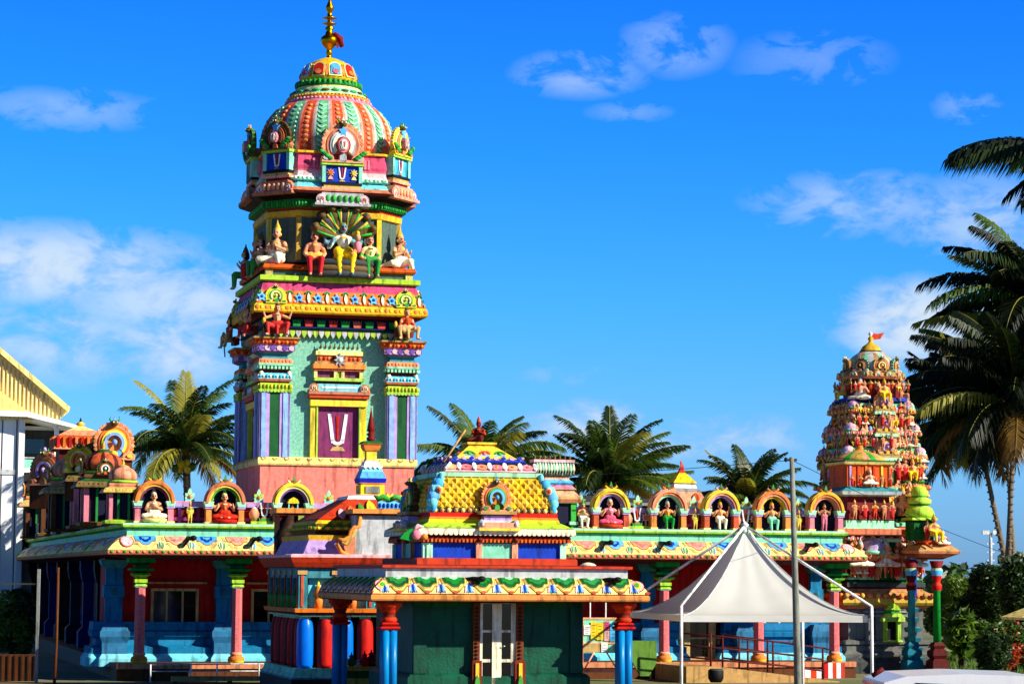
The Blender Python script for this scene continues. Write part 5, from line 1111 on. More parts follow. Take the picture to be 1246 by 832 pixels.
mb = MB(); mb.T = T_M; mb.sweep(rect(0, 0, hb), [(-.02, zm(750), 'mintpale'), (.0, zm(748), 'dred'), (.02, zm(747), 'maroon'), (.08, zm(745), 'orange'), (.1, zm(740), 'orange')]); mb.build('ledge', mid)
mb = MB(); mb.T = T_M; mb.sweep(rect(0, 0, hb), [(.16, 0, 'black'), (.16, zm(826), 'tealwall'), (.14, zm(824), 'mint'), (.08, zm(819), 'mint'), (.06, zm(813), 'mint')]); mb.build('base', mid)
mb = MB(); mb.T = T_M; mb.box(-hb+.7, hb-.7, -hb+.7, hb-.7, zm(813), zm(748), 'maroon'); mb.build('core', mid)
for k in (0, 3):
    for i in range(9):
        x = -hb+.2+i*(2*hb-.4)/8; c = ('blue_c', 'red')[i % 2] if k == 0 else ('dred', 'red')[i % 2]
        if k == 3 and i in (8,): continue
        mb = MB(); mb.T = T_M @ Matrix.Rotation(k*pi/2, 4, 'Z') @ Matrix.Translation((x, -hb+.22, 0))
        mb.lathe([(.17, zm(813), c), (.185, zm(808), c), (.19, zm(790), c), (.185, zm(765), c), (.16, zm(757), c), (.13, zm(753), 'mintpale'), (.13, zm(749), 'mintpale')], 20); mb.build('round_column', mid)
# pier between middle shrine and hall
m = MB(); v_ = -2.6; z = lambda y: pz(355, y, v_); u0, u1, u2 = pu(340, 650, v_), pu(362, 650, v_), pu(384, 650, v_)
m.box(u0, u2, v_, v_+.8, 0, z(624), 'maroon'); m.box(u0-.1, u2, v_-.12, v_+.9, z(624), z(618), 'orange'); m.box(u0-.05, u2, v_-.06, v_+.85, z(627), z(624), 'dred')
m.box(u1, u2, v_-.04, v_, z(676), z(627), 'dblue'); m.box(u1, u1+.14, v_-.09, v_, z(676), z(627), 'lime'); m.box(u1+.3, u1+.36, v_-.06, v_, z(676), z(627), 'green')
m.tube([(u0+.1, v_-.1, z(672)), (u0+.0, v_-.2, z(655)), (u0+.2, v_-.15, z(640)), (u0+.25, v_-.05, z(628))], [.22, .2, .16, .1], 'dbrown', 8)
o = m.build('gate_pier', None, (u0, v_, 0)); o.matrix_world = TW @ Matrix.Translation((u0, v_, 0)); tag(o, 'dark carved pier with orange cap and lime stripe left of the middle shrine', 'pier')
# ================================================================ sculpted gateway tower on the right
VGf = 2.9
xl, xr = 1035, 1115                                        # front face edges at y 530
hx = (pu(xr, 530, VGf+.6)-pu(xl, 530, VGf+.6))/2*1.06; kg = 2*hx/80; hy0 = hx*.82
UG = (pu(xl, 530, VGf+.6)+pu(xr, 530, VGf+.6))/2; VG = VGf+.6+hy0
gop = thing('gateway_tower', 'stepped gateway tower covered in small painted figures, left of the dark palms', 'temple tower', (UG, VG, 0))
T_G = Matrix.Translation((UG, VG, 0)); zg_ = lambda y: pz(1062, y, VG-hy0*.8)
def gr(d): return rect(0, 0, hx*d, hy0*d)
rg = random.Random(5)
FK = ['p_red', 'p_white', 'p_green', 'p_rose', 'p_cream', 'p_mint', 'p_stand', 's_red', 's_green', 's_kneel', 's_guardL', 's_guardR']
mini = {}
for key, pose, c in (('g1', 'stand', F(skin='skin', top='orange', low='terracotta', crown='gold', arm='raise', gar='leaf')), ('g2', 'stand', F(skin='skin', top='pink', low='red', crown='bronze', arm='down', gar='gold', skirt=1)),
    ('g3', 'chair', F(skin='skin', top='yellow', low='yellow', crown='gold', arm='rest', gar='orange')), ('g4', 'lotus', F(skin='skin', top='salmon', low='ivory', crown='lgrey', arm='raise', gar='brick')),
    ('g5', 'stand', F(skin='skinb', top='brown', low='brick', crown='tan', arm='pray', gar='cream')), ('g6', 'squat', F(skin='skin', top='dred', low='salmon', crown='gold', arm='out', gar='gold'))):
    figure_mesh(key, pose, c, 2, .05); figure_mesh(key+'s', pose, c, 2, .085)
GH = dict(g1=1.75, g2=1.75, g3=1.4, g4=1.05, g5=1.75, g6=1.25)
NST = [0]
def gfig(key, x, y, z, h, rz=0.0):
    h *= 1.18
    if NST[0] >= 98: return
    NST[0] += 1
    o = bpy.data.objects.new('statue', FIGMESH[key][0]); COL.objects.link(o); o.parent = gop; s_ = h/GH[key]
    o.matrix_local = Matrix.Translation((x, y-.07, z)) @ Matrix.Rotation(rz, 4, 'Z') @ Matrix.Diagonal((s_*1.2, s_*1.2, s_, 1))
def lav_dome(m, x, y, z, r, c=('lavender', 'palepink')):
    m.lathe([(r*.7, z, 'terracotta'), (r*.75, z+r*.5, 'terracotta'), (r*1.15, z+r*.55, 'mint'), (r*1.2, z+r*.75, 'mintpale'), (r*.95, z+r*.85, [c[0], c[1]]*8), (r*1.05, z+r*1.15, [c[0], c[1]]*8), (r*.8, z+r*1.6, [c[0], c[1]]*8), (r*.35, z+r*1.85, 'salmon'), (r*.12, z+r*2.1, 'tan'), (r*.05, z+r*2.5, 'tan')], 16, (x, y, 0), rib=lambda a, zz: 1+.05*cos(8*a))
def storey(d, ybot, ytop, kap, cols, n, dome=True, figh=.85, dfac=1.0):
    """wall from ybot up; overhanging roof; ytop = top of the storey"""
    m = MB(); m.T = T_G; z0, z1 = zg_(ybot), zg_(ytop); H = z1-z0; zk = z0+H*(1-kap)
    m.sweep(gr(1), [(hx*(d-1)+.02, z0, cols[0]), (hx*(d-1)+.04, z0+.06, cols[1]), (hx*(d-1)-.0, z0+.1, cols[2]), (hx*(d-1)-.12, z0+.14, cols[3]), (hx*(d-1)-.12, zk-.05, cols[4]), (hx*(d-1)-.02, zk, cols[4]), (hx*(d-1)+.08, zk+.02, cols[5]), (hx*(d-1)+.11, zk+.05, cols[5]), (hx*(d-1)+.08, zk+H*kap*.4, cols[6]), (hx*(d-1)-.02, zk+H*kap*.75, cols[1]), (hx*(d-1)-.05, zk+H*kap*.8, cols[2]), (hx*(d-1)-.05, z1, cols[2])])
    g = gr(d)
    row(m, g, .1, zk+.07, .14, lambda q, i, s: q.ell((0, 0, 0), (.045, .03, .05), cols[(i % 3)], 6, 4))
    row(m, g, .06, zk+H*kap*.35, .3, lambda q, i, s: (q.arc(0, 0, .05, .09, -30, 210, -.08, .05, cols[5], 8), q.ell((0, -.06, 0), (.04, .04, .04), 'cream', 6, 4)))
    row(m, g, -.04, z0+.12, .33, lambda q, i, s: (q.box(-.035, .035, -.07, .02, 0, zk-z0-.16, ['pink', 'lavender', 'tan', 'leaf'][i % 4]), q.box(-.06, .06, -.09, .02, zk-z0-.22, zk-z0-.16, 'cream')), inset=.05)
    for j in range(int(110*d)):                               # dense small carving on the front and left faces
        fr_ = rg.random() < .68; t = rg.uniform(-1, 1); zz = z0+.08+(z1-z0-.1)*rg.random(); r_ = rg.uniform(.025, .075)
        x_, y_ = (t*hx*d, -hy0*d-rg.uniform(-.02, .1)) if fr_ else (-hx*d-rg.uniform(-.02, .1), t*hy0*d)
        m.ell((x_, y_, zz), (r_*rg.uniform(.6, 1.3), r_*.8, r_*rg.uniform(.7, 1.9)), rg.choice(['salmon', 'tan', 'skin', 'terracotta', 'mintpale', 'lavender', 'brown', 'palepink', 'leaf', 'gold', 'brick', 'paleblue', 'mustard']), 6, 4)
    W = hx*d
    m.box(-W*.26, W*.26, -hy0*d-.14, -hy0*d+.1, z0, zk+.02, 'dgreen'); m.box(-W*.3, -W*.24, -hy0*d-.2, -hy0*d, z0, zk, 'salmon'); m.box(W*.24, W*.3, -hy0*d-.2, -hy0*d, z0, zk, 'salmon')
    m.box(-W*.34, W*.34, -hy0*d-.26, -hy0*d+.1, zk-.02, zk+.06, 'mintpale'); m.box(-W*.3, W*.3, -hy0*d-.22, -hy0*d+.1, zk+.06, zk+H*kap*.6, 'tan')
    if dome:
        for a in (-1, 1):
            for b in (-1, 1): lav_dome(m, a*(W-.08), b*(hy0*d-.08), zk+H*kap*.2, .18)
        T0 = m.T.copy(); m.T = T_G @ Matrix.Translation((0, -hy0*d-.12, zk+H*kap*.5)); kudu(m, .3, ['tan', 'salmon', 'gold', 'lavender'], 0, .1); m.T = T0
    m.build('storey', gop)
    for i in range(n):
        x = -W+.15+(2*W-.3)*i/(n-1); key = rg.choice(['g1', 'g2', 'g5', 'g3', 'g6', 'g2', 'g1'])
        gfig(key, x+rg.uniform(-.03, .03), -hy0*d-(.26 if abs(x) < W*.3 else .1), z0+.06, (zk-z0)*figh*rg.uniform(.85, 1.05), rg.uniform(-.4, .4))
    for i in range(3): gfig(rg.choice(['g1', 'g2', 'g5']), -W-.08, -hy0*d*.6+hy0*d*1.2*i/2, z0+.06, (zk-z0)*figh, -1.5)
C1 = ['terracotta', 'salmon', 'tan', 'brick', 'mustard', 'orange', 'tan']; C2 = ['mint', 'leaf', 'salmon', 'maroon', 'tan', 'pink', 'salmon']; C3 = ['dgreen', 'leaf', 'cream', 'navy', 'dred', 'terracotta', 'mintpale']
m = MB(); m.T = T_G; zw = lambda y: pz(1062, y, VGf)
d0 = hx*.06
m.sweep(gr(1), [(d0+.32, 0, 'dgrey'), (d0+.32, zw(806), 'dgrey'), (d0+.2, zw(800), 'stone'), (d0+.22, zw(796), 'stone'), (d0+.1, zw(792), 'stone'), (d0+.1, zw(786), 'dgrey'), (d0+.16, zw(784), 'stone'), (d0+.16, zw(780), 'stone'), (d0, zw(778), 'stone'), (d0, zw(742), 'maroon'), (d0+.06, zw(741), 'terracotta'), (d0+.12, zw(738), 'terracotta'), (d0+.22, zw(736), 'mustard'), (d0+.28, zw(733), 'mustard'), (d0+.26, zw(728), 'terracotta'), (d0+.18, zw(722), 'tan'), (d0+.02, zw(718), 'terracotta'), (d0+.0, zw(716), 'black'), (d0+.06, zw(714), 'dgrey'), (d0+.06, zw(709), 'dgreen'), (d0, zw(707), 'black'), (0, zw(700), 'black')])
for x in (1066, 1078, 1106):
    u_ = pu(x, 760, VGf)-UG; m.box(u_-.13, u_+.13, -hy0-d0-.1, -hy0-d0+.1, zw(790), zw(738), 'stone')
    for y in (750, 745): m.box(u_-.18, u_+.18, -hy0-d0-.15, -hy0-d0, zw(y), zw(y-2), 'grey')
row(m, gr(1), d0+.3, zw(724.5), .24, lambda q, i, s: q.ell((0, 0, 0), (.08, .07, .08), 'orange' if i % 2 else 'mustard', 7, 5))
m.build('base_wall', gop)
m = MB(); m.T = T_G; f = -hy0-d0; c = pu(1092, 760, VGf)-UG; w_ = .26                    # lime niche
m.box(c-w_, c-w_+.1, f-.2, f, zw(779), zw(754), 'lime'); m.box(c+w_-.1, c+w_, f-.2, f, zw(779), zw(754), 'lime'); m.box(c-w_+.1, c+w_-.1, f-.06, f, zw(779), zw(756), 'black'); m.box(c-w_-.03, c+w_+.03, f-.26, f, zw(781), zw(779), 'lime')
m.box(c-w_-.08, c+w_+.08, f-.3, f, zw(756), zw(752), 'lime'); m.prism([(c-w_-.1, zw(752)), (c+w_+.1, zw(752)), (c+w_*.9, zw(746)), (c-w_*.9, zw(746))], f-.3, f, 'lime'); m.box(c-w_*.8, c+w_*.8, f-.22, f, zw(746), zw(742), 'green'); m.prism([(c-w_*.9, zw(742)), (c+w_*.9, zw(742)), (c+w_*.6, zw(737)), (c, zw(733)), (c-w_*.6, zw(737))], f-.26, f, 'lime')
m.build('lime_niche', gop)
storey(1.04, 705, 652, .12, C2, 9, False, .8)
for x in (-.9, -.1, .75): gfig('g4', x, -hy0*1.04-.25, zg_(690), .7, 0)
m = MB(); m.T = T_G
for x in (-.45, 1.0): lav_dome(m, x, -hy0*1.04-.15, zg_(682), .34, ('lgrey', 'lavender'))
m.build('corner_dome', gop)
m = MB(); m.T = T_G; d1 = hx*.06
m.sweep(gr(1), [(d1, zg_(654), 'maroon'), (d1+.12, zg_(652), 'terracotta'), (d1+.2, zg_(649), 'dorange'), (d1+.16, zg_(645), 'terracotta'), (d1+.0, zg_(641), 'brick'), (d1+.04, zg_(640), 'mint'), (d1+.04, zg_(636), 'mintpale'), (d1-.05, zg_(635), 'dgreen'), (d1+.02, zg_(633), 'black'), (d1+.02, zg_(628), 'bottle'), (d1-.1, zg_(626), 'black')]); m.build('cornice', gop)
storey(1.16, 627, 588, .2, C1, 10, False, .95)
storey(1.1, 588, 548, .3, C3, 9, True, .9)
storey(.98, 548, 522, .34, C2, 8, True, .9)
storey(.86, 522, 494, .34, C1, 8, True, .9)
m = MB(); m.T = T_G; d2 = hx*-.2
m.sweep(gr(1), [(d2, zg_(496), 'green'), (d2+.1, zg_(494), 'mint'), (d2+.1, zg_(491), 'leaf'), (d2-.02, zg_(490), 'dblue'), (d2+.04, zg_(487), 'blue'), (d2+.0, zg_(483), 'navy')]); m.build('cornice', gop)
A_ = hx*.8; kz = A_
m = MB(); m.T = T_G; o8 = ngon(0, 0, A_*.86)
m.sweep(o8, [(0, zg_(484), 'dred'), (0, zg_(462), 'maroon'), (.12, zg_(461), 'salmon'), (.2, zg_(458), 'tan'), (.05, zg_(452), 'salmon'), (-.08, zg_(450), 'mintpale')])
row(m, o8, .1, zg_(455), .35, lambda q, i, s: (q.arc(0, -.03, .05, .11, -30, 210, -.12, .05, 'tan' if i % 2 else 'salmon', 8), q.ell((0, -.1, 0), (.05, .04, .06), 'mint', 6, 4)))
m.lathe([(A_*.78, zg_(450), ['mint', 'lgrey', 'salmon']*8), (A_*.84, zg_(444), ['mint', 'lgrey', 'salmon']*8), (A_*.76, zg_(437), ['mint', 'lgrey', 'tan']*8), (A_*.6, zg_(431), ['mint', 'lgrey', 'tan']*8), (A_*.48, zg_(428), 'palepink'), (A_*.4, zg_(426), 'dgreen'), (A_*.36, zg_(424), 'gold'), (A_*.28, zg_(419), 'gold'), (A_*.12, zg_(415), 'gold'), (.05, zg_(412), 'gold'), (.09, zg_(409), 'gold'), (.03, zg_(406), 'white'), (.07, zg_(403), 'white'), (.01, zg_(400), 'white')], 24)
for k in range(8):
    m.T = T_G @ Matrix.Rotation(k*pi/4, 4, 'Z') @ Matrix.Translation((0, -A_*.86, zg_(452))); kudu(m, .24, [['tan', 'orange', 'bronze', 'cream'], ['mint', 'bronze', 'salmon', 'tan']][k % 2], 0, .1)
m.build('crowning_dome', gop)
m = MB(); m.T = T_G; m.prism([(.03, zg_(402)), (.2, zg_(403)), (.42, zg_(401)), (.36, zg_(405)), (.3, zg_(409)), (.12, zg_(410)), (.03, zg_(411))], -.03, .03, 'brick'); m.build('pennant', gop)
for k in (-2, -1, 0, 1, 2): a = k*pi/4-pi/2; gfig(['g3', 'g4', 'g3', 'g1', 'g6'][k+2], (A_+.02)*cos(a), (A_+.02)*sin(a), zg_(487 if k else 490), .62, a+pi/2)
CROWD = []
def crowd(d, ybot, ytop, kap, rows=2):
    z0, z1 = zg_(ybot), zg_(ytop); H = z1-z0
    for r in range(rows):
        n = int(15*d); z = z0+.05+H*(.08+.5*r/max(1, rows-1) if rows > 1 else .3)
        for i in range(n):
            CROWD.append((rg.choice(['g1', 'g2', 'g5', 'g3', 'g4', 'g6']), -hx*d+2*hx*d*(i+.5)/n+rg.uniform(-.04, .04), -hy0*d-.03-rg.uniform(0, .06), z, rg.uniform(.3, .44), rg.uniform(-.5, .5)))
        for i in range(int(n*.7)): CROWD.append((rg.choice(['g1', 'g2', 'g5', 'g3']), -hx*d-.03, -hy0*d+2*hy0*d*(i+.5)/(n*.7), z, rg.uniform(.3, .44), -1.5))
for a_ in ((1.16, 627, 588, .2, 2), (1.1, 588, 548, .3, 3), (.98, 548, 522, .34, 2), (.86, 522, 494, .34, 2), (1.04, 705, 652, .12, 3), (.8, 486, 462, .2, 1)): crowd(*a_)
cm = MB()
for key, x, y, z, h, rz in CROWD:
    me = FIGMESH[key+'s'][0] if key+'s' in FIGMESH else FIGMESH[key][0]; s_ = h/GH[key]; cm.T = Matrix.Translation((x, y, z)) @ Matrix.Rotation(rz, 4, 'Z') @ Matrix.Diagonal((s_*1.2, s_*1.2, s_, 1))
    nm = [q.name for q in me.materials]; cm.add([v.co for v in me.vertices], [tuple(p.vertices) for p in me.polygons], [nm[p.material_index] for p in me.polygons], True)
cm.v = [Vector(v)+Vector((UG, VG, 0)) for v in cm.v]
o = cm.build('small_statues', gop); o['kind'] = 'stuff'
# front domed pavilion low on the tower
pf = thing('domed_pavilion', 'yellow domed pavilion full of figures, low on the front of the sculpted tower', 'pavilion', (pu(1046, 590, VGf-1.0), VGf-1.0, zg_(604)))
m = MB(); uf = pu(1046, 590, VGf-1.0); zf = lambda y: pz(1046, y, VGf-1.5); m.T = Matrix.Translation((uf, VGf-1.0, 0)); wf = .62
m.sweep(rect(0, 0, wf), [(.25, zf(650), 'terracotta'), (.25, zf(643), 'mintpale'), (.1, zf(641), 'mintpale'), (.1, zf(633), 'black'), (.05, zf(632), 'dred'), (0, zf(604), 'lgrey'), (.25, zf(602), 'lgrey'), (.28, zf(598), 'tealwall'), (.1, zf(594), 'tealwall'), (.02, zf(592), 'dorange'), (.02, zf(567), 'orange'), (.1, zf(565), 'cream'), (.14, zf(562), 'dgreen'), (.12, zf(560), 'yellow')])
m.lathe([(wf*1.25, zf(560), ['mustard', 'salmon', 'leaf', 'tan']*6), (wf*1.1, zf(556), ['mustard', 'salmon', 'leaf', 'tan']*6), (wf*.75, zf(551), ['mustard', 'salmon', 'leaf', 'tan']*6), (wf*.3, zf(547), 'orange'), (.08, zf(545), 'orange'), (.1, zf(541), 'red'), (.01, zf(538), 'red')], 24, (0, 0, 0))
for i in range(6): m.box(-wf+.04+i*wf*.38, -wf+.1+i*wf*.38, -wf-.05, -wf, zf(592), zf(567), ['lavender', 'red', 'orange', 'red', 'yellow', 'orange'][i])
m.build('shell', pf); 
def pfig(par_, key, x, y, z, h, rz=0):
    o = bpy.data.objects.new('statue', FIGMESH[key][0]); COL.objects.link(o); o.parent = par_; s_ = h/GH[key]
    o.matrix_local = Matrix.Translation(Vector((x, y, z))-BASE[par_.name]) @ Matrix.Rotation(rz, 4, 'Z') @ Matrix.Diagonal((s_*1.2, s_*1.2, s_, 1))
pfig(pf, 'g4', uf, VGf-1.0-wf-.1, zf(590), .48); 
for i, x in enumerate((-.55, -.3, .35, .6)): pfig(pf, ['g2', 'g5', 'g1', 'g2'][i], uf+x, VGf-1.0-wf-.15, zf(592), .36)
for i, x in enumerate((-.5, -.2, .1, .38, .62)): pfig(pf, ['g1', 'g2', 'g5', 'g1', 'g2'][i], uf+x, VGf-1.0-wf-.2, zf(632), .55, .2)
# corner porch with lime dome, right of the gateway tower
VQ = VGf-.6
cp = thing('corner_porch', 'small columned porch with stacked lime green dome and green pillar beside the sculpted tower', 'porch', (pu(1132, 700, VQ), VQ, 0))
uq = pu(1137, 665, VQ); zq = lambda y: pz(1132, y, VQ-.6); m = MB(); m.T = Matrix.Translation((uq, VQ+.3, 0)); wq = .36
m.sweep(rect(0, 0, wq), [(-.1, zq(680), 'dred'), (.0, zq(678), 'terracotta'), (.26, zq(673), 'salmon'), (.3, zq(670), 'tan'), (.1, zq(663), 'brick'), (-.05, zq(660), 'orange'), (-.02, zq(657), 'brick'), (-.3, zq(656), 'brick')])
m.build('ledge_roof', cp)
m = MB(); m.T = Matrix.Translation((pu(1124, 620, VQ), VQ+.3, 0))
m.sweep(rect(0, 0, .3), [(0, zq(657), 'dgreen'), (0, zq(634), 'bottle'), (.1, zq(632), 'lime'), (.08, zq(629), 'lime')])
gm = 'lime'
m.lathe([(.34, zq(629), gm), (.42, zq(624), gm), (.34, zq(617), gm), (.22, zq(614), 'dgreen'), (.32, zq(612), gm), (.33, zq(607), gm), (.2, zq(604), 'green'), (.22, zq(602), gm), (.25, zq(597), gm), (.16, zq(591), 'yellow'), (.04, zq(589), 'gold')], 24, rib=lambda a, z: 1+.04*cos(12*a)); m.build('lime_dome', cp)
for x, y0, c1_, c2_, c3_ in ((1141, 0, 'green', 'maroon', 'red'), (1119, 1, 'tealwall', 'teal', 'maroon')):
    u_ = pu(x, 750, VQ-.4); m = MB(); m.T = Matrix.Translation((u_, VQ-.35+.5*y0, 0)); z = lambda y: pz(x, y, VQ-.4)
    m.lathe([(.11, z(781), c1_), (.1, z(720), c1_), (.13, z(718), c3_), (.15, z(712), 'brick'), (.1, z(708), c3_), (.14, z(703), c3_), (.14, z(700), 'skyblue'), (.18, z(694), 'mintpale'), (.14, z(691), 'dred'), (.2, z(682), 'maroon')], 14)
    m.sweep(rect(0, 0, .12), [(.12, 0, c2_), (.12, z(804), c2_), (.04, z(801), c2_), (.1, z(797), c2_), (.1, z(792), c2_), (.02, z(789), c2_), (.06, z(785), c2_), (0, z(781), c2_)]); m.build('column', cp)
m = MB(); m.T = Matrix.Translation((pu(1112, 750, VQ+.3), VQ+.4, 0)); z = lambda y: pz(1112, y, VQ)
for i, y in enumerate((805, 793, 781, 769, 757, 745, 733)): m.sweep(rect(0, 0, .15+.02*(i % 2)), [(.05-.02*i, z(y), 'teal'), (.08-.02*i, z(y-5), 'tealwall'), (-.02-.02*i, z(y-7), 'dgrey'), (-.02-.02*i, z(y-12), 'dgrey')])
m.box(-.1, .1, -.1, .1, z(725), z(680), 'blue'); m.build('stepped_pier', cp)
pfig(cp, 'g3', pu(1138, 645, VQ-.3), VQ-.22, zq(660), .85, .2); pfig(cp, 'g4', pu(1149, 650, VQ-.3), VQ-.2, zq(662), .45, .2); pfig(cp, 'g2', pu(1130, 645, VQ-.3), VQ-.2, zq(658), .6)
# ================================================================ vegetation
def leafmat(name, rgb, tr=.35):
    m = bpy.data.materials.new(name); m.use_nodes = True; t = m.node_tree; b = t.nodes['Principled BSDF']; o = t.nodes['Material Output']
    b.inputs['Base Color'].default_value = (*lin(rgb), 1); b.inputs['Roughness'].default_value = .45
    tn = t.nodes.new('ShaderNodeBsdfTranslucent'); tn.inputs[0].default_value = (*lin([min(255, c*1.2) for c in rgb]), 1)
    mx = t.nodes.new('ShaderNodeMixShader'); mx.inputs[0].default_value = tr; t.links.new(b.outputs[0], mx.inputs[1]); t.links.new(tn.outputs[0], mx.inputs[2]); t.links.new(mx.outputs[0], o.inputs[0])
    MATS[name] = m
for n, c in (('palm_shade', (20, 34, 12)), ('palm_dark', (40, 62, 20)), ('palm_mid', (78, 104, 32)), ('palm_yellow', (150, 146, 52)), ('palm_dry', (128, 98, 44)), ('leaf_dark', (36, 60, 20)), ('leaf_mid', (66, 96, 30)), ('leaf_light', (96, 122, 36)), ('leaf_orange', (170, 70, 30))): leafmat(n, c)  # palm_shade puts the backlit darkness of the right-hand palms into the leaf colour
paint('palm_trunk', (120, 106, 88), .9, .4, 6, .6)
def frond(mb, rg, base, azm, el0, L, droop, mat, nl=44, wd=.05, dens=1.0, hang=.5, wind=0.0):
    p = Vector(base); N_ = 12; pts = [p.copy()]; e = el0
    for i in range(N_):
        e = el0-droop*((i+1)/N_)**1.4; d = Vector((cos(azm)*cos(e)+wind*(i+1)/N_, sin(azm)*cos(e), sin(e))).normalized(); p = p+d*(L/N_); pts.append(p.copy())
    mb.tube(pts, [.045*(1-i/(N_+1))+.008 for i in range(N_+1)], 'palm_dry' if mat == 'palm_dry' else 'palm_yellow', 4)
    vs = []; fs = []
    for k in range(nl):
        t = .1+.9*(k+.5)/nl; q = t*N_; i = min(N_-1, int(q)); c = pts[i].lerp(pts[i+1], q-i); tg = (pts[i+1]-pts[i]).normalized()
        sd = tg.cross(Vector((0, 0, 1))).normalized(); 
        for s_ in (-1, 1):
            if rg.random() > dens: continue
            ll = L*.27*(sin(pi*min(1, .14+.8*t)))**.7*rg.uniform(.85, 1.1)
            d = (tg*(.55+.5*t)+sd*s_*rg.uniform(.75, 1.0)+Vector((0, 0, rg.uniform(-.05, .25)))).normalized()
            up = tg.cross(d).normalized(); w_ = wd*(1-.3*t)
            a = c; b = c+d*ll*.5+Vector((0, 0, -ll*.1*hang)); e_ = c+d*ll*.92+Vector((0, 0, -ll*.62*hang)); wv = tg*w_*.5
            n = len(vs); vs += [a-wv*.6, a+wv*.6, b-wv, b+wv, e_]; fs += [(n, n+1, n+3, n+2), (n+2, n+3, n+4)]
    mb.add(vs, fs, mat)
def palm(x, y, Y, L, seed, lab, trunk_to=None, n=24, yel=.2, coco=False, up=1.0, azr=None, dens=1.0, lean=0.3, fr=None, hang=.75, wd=.075, wind=.22, tr=1.0, shade=0):
    rg = random.Random(seed); c = at(x, y, Y); base = Vector((c.x+lean, c.y, 0))
    t = thing('coconut_palm', lab, 'palm tree', base, None, 0, 1, False); t['group'] = 'coconut palms behind the temple'
    del t['group']
    m = MB(); H = c.z; m.tube([(base.x, base.y, 0), (base.x+(c.x-base.x)*.25, c.y, H*.4), (base.x+(c.x-base.x)*.65, c.y, H*.75), (c.x, c.y, H)], [.22*tr, .17*tr, .14*tr, .16*tr], 'palm_trunk', 9)
    for k in range(int(H/.3)): z = .3*k; q = z/H; xx = base.x+(c.x-base.x)*(q**1.3); m.lathe([(tr*(.2-.06*q), z, 'palm_trunk'), (tr*(.206-.06*q), z+.04, 'palm_trunk'), (tr*(.19-.06*q), z+.08, 'palm_trunk')], 9, (xx, c.y, 0))
    m.build('trunk', t)
    m = MB()
    for i in range(n):
        q = i/(n-1); az_ = (azr(i, q, rg) if azr else i*2.39996+rg.uniform(-.2, .2)); e0 = radians(84-92*q*up+rg.uniform(-6, 6))
        mat = 'palm_yellow' if rg.random() < yel*(.4+q) else ('palm_dark' if rg.random() < .5 else 'palm_mid')
        if q > .85 and rg.random() < .5: mat = 'palm_dry'
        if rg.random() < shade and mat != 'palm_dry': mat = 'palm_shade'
        frond(m, rg, c+Vector((rg.uniform(-.05, .05), rg.uniform(-.05, .05), .1)), az_, e0, L*rg.uniform(.85, 1.08)*(1-.15*(q > .8)), radians(rg.uniform(60, 95)*(.6+.4*q)+8), mat, 76, wd, dens, hang, wind)
    for f in (fr or []):                                    # individually placed fronds: azimuth, elevation, length, droop, material
        frond(m, rg, c, radians(f[0]), radians(f[1]), f[2], radians(f[3]), f[4], 84, wd, 1, f[5] if len(f) > 5 else hang, 0)
    m.build('crown', t)
    if coco:
        m = MB()
        for k in range(16): m.ell((c.x+rg.uniform(-.4, .3), c.y-.3+rg.uniform(-.2, .2), c.z-rg.uniform(.25, .7)), (.13, .13, .16), 'yellow' if rg.random() < .7 else 'olive', 8, 6)
        m.build('coconuts', t)
palm(226, 552, 95, 3.3, 3, 'coconut palm with yellow nuts between the left parapet and the tall tower', n=36, yel=.2, coco=True, fr=[(100, 80, 3.4, 18, 'palm_yellow', .3), (178, 30, 2.6, 70, 'palm_dark', .9), (200, 45, 2.4, 80, 'palm_mid', .9), (8, 48, 3.4, 30, 'palm_dark', .4), (0, 35, 3.2, 40, 'palm_mid', .4), (90, 70, 3.1, 20, 'palm_dark')])
palm(588, 585, 92, 3.2, 8, 'coconut palm with drooping fronds directly behind the gold tiled shrine', n=30, yel=.2, hang=.9, fr=[(175, 55, 3.2, 110, 'palm_mid', 1.0), (120, 75, 3.3, 60, 'palm_mid', .9), (5, 50, 3.6, 75, 'palm_mid', 1.0), (-5, 62, 3.6, 85, 'palm_mid', 1.0), (10, 35, 3.5, 60, 'palm_yellow', 1.0)])
palm(742, 598, 88, 3.1, 12, 'bushy upright coconut palm behind the rose coloured parapet figure', n=40, yel=.1, up=.72, fr=[(0, 50, 3.1, 40, 'palm_mid'), (5, 22, 3.0, 15, 'palm_mid'), (180, 60, 2.8, 30, 'palm_mid'), (90, 85, 3.1, 10, 'palm_dark'), (175, 30, 2.6, 90, 'palm_dark', .9)])
palm(912, 618, 100, 2.8, 21, 'smaller coconut palm behind the parapet left of the grey pole', n=32, yel=.15, up=.8, fr=[(180, 62, 2.9, 20, 'palm_yellow', .3), (0, 25, 2.9, 60, 'palm_mid', .6)])
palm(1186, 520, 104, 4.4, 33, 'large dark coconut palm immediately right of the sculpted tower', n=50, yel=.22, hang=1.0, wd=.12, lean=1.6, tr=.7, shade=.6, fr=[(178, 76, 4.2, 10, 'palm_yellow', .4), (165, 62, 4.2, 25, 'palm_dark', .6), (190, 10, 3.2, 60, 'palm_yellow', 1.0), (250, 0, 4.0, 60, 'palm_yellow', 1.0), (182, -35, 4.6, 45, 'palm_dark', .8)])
palm(1236, 500, 100, 5.0, 35, 'dark coconut palm with a bare grey trunk at the right edge', n=56, yel=.15, hang=1.1, wd=.11, lean=-.5, tr=.75, wind=-.1, shade=.75, fr=[(180, 20, 3.0, 50, 'palm_dark', 1.0), (200, -10, 3.0, 50, 'palm_yellow', 1.0)])
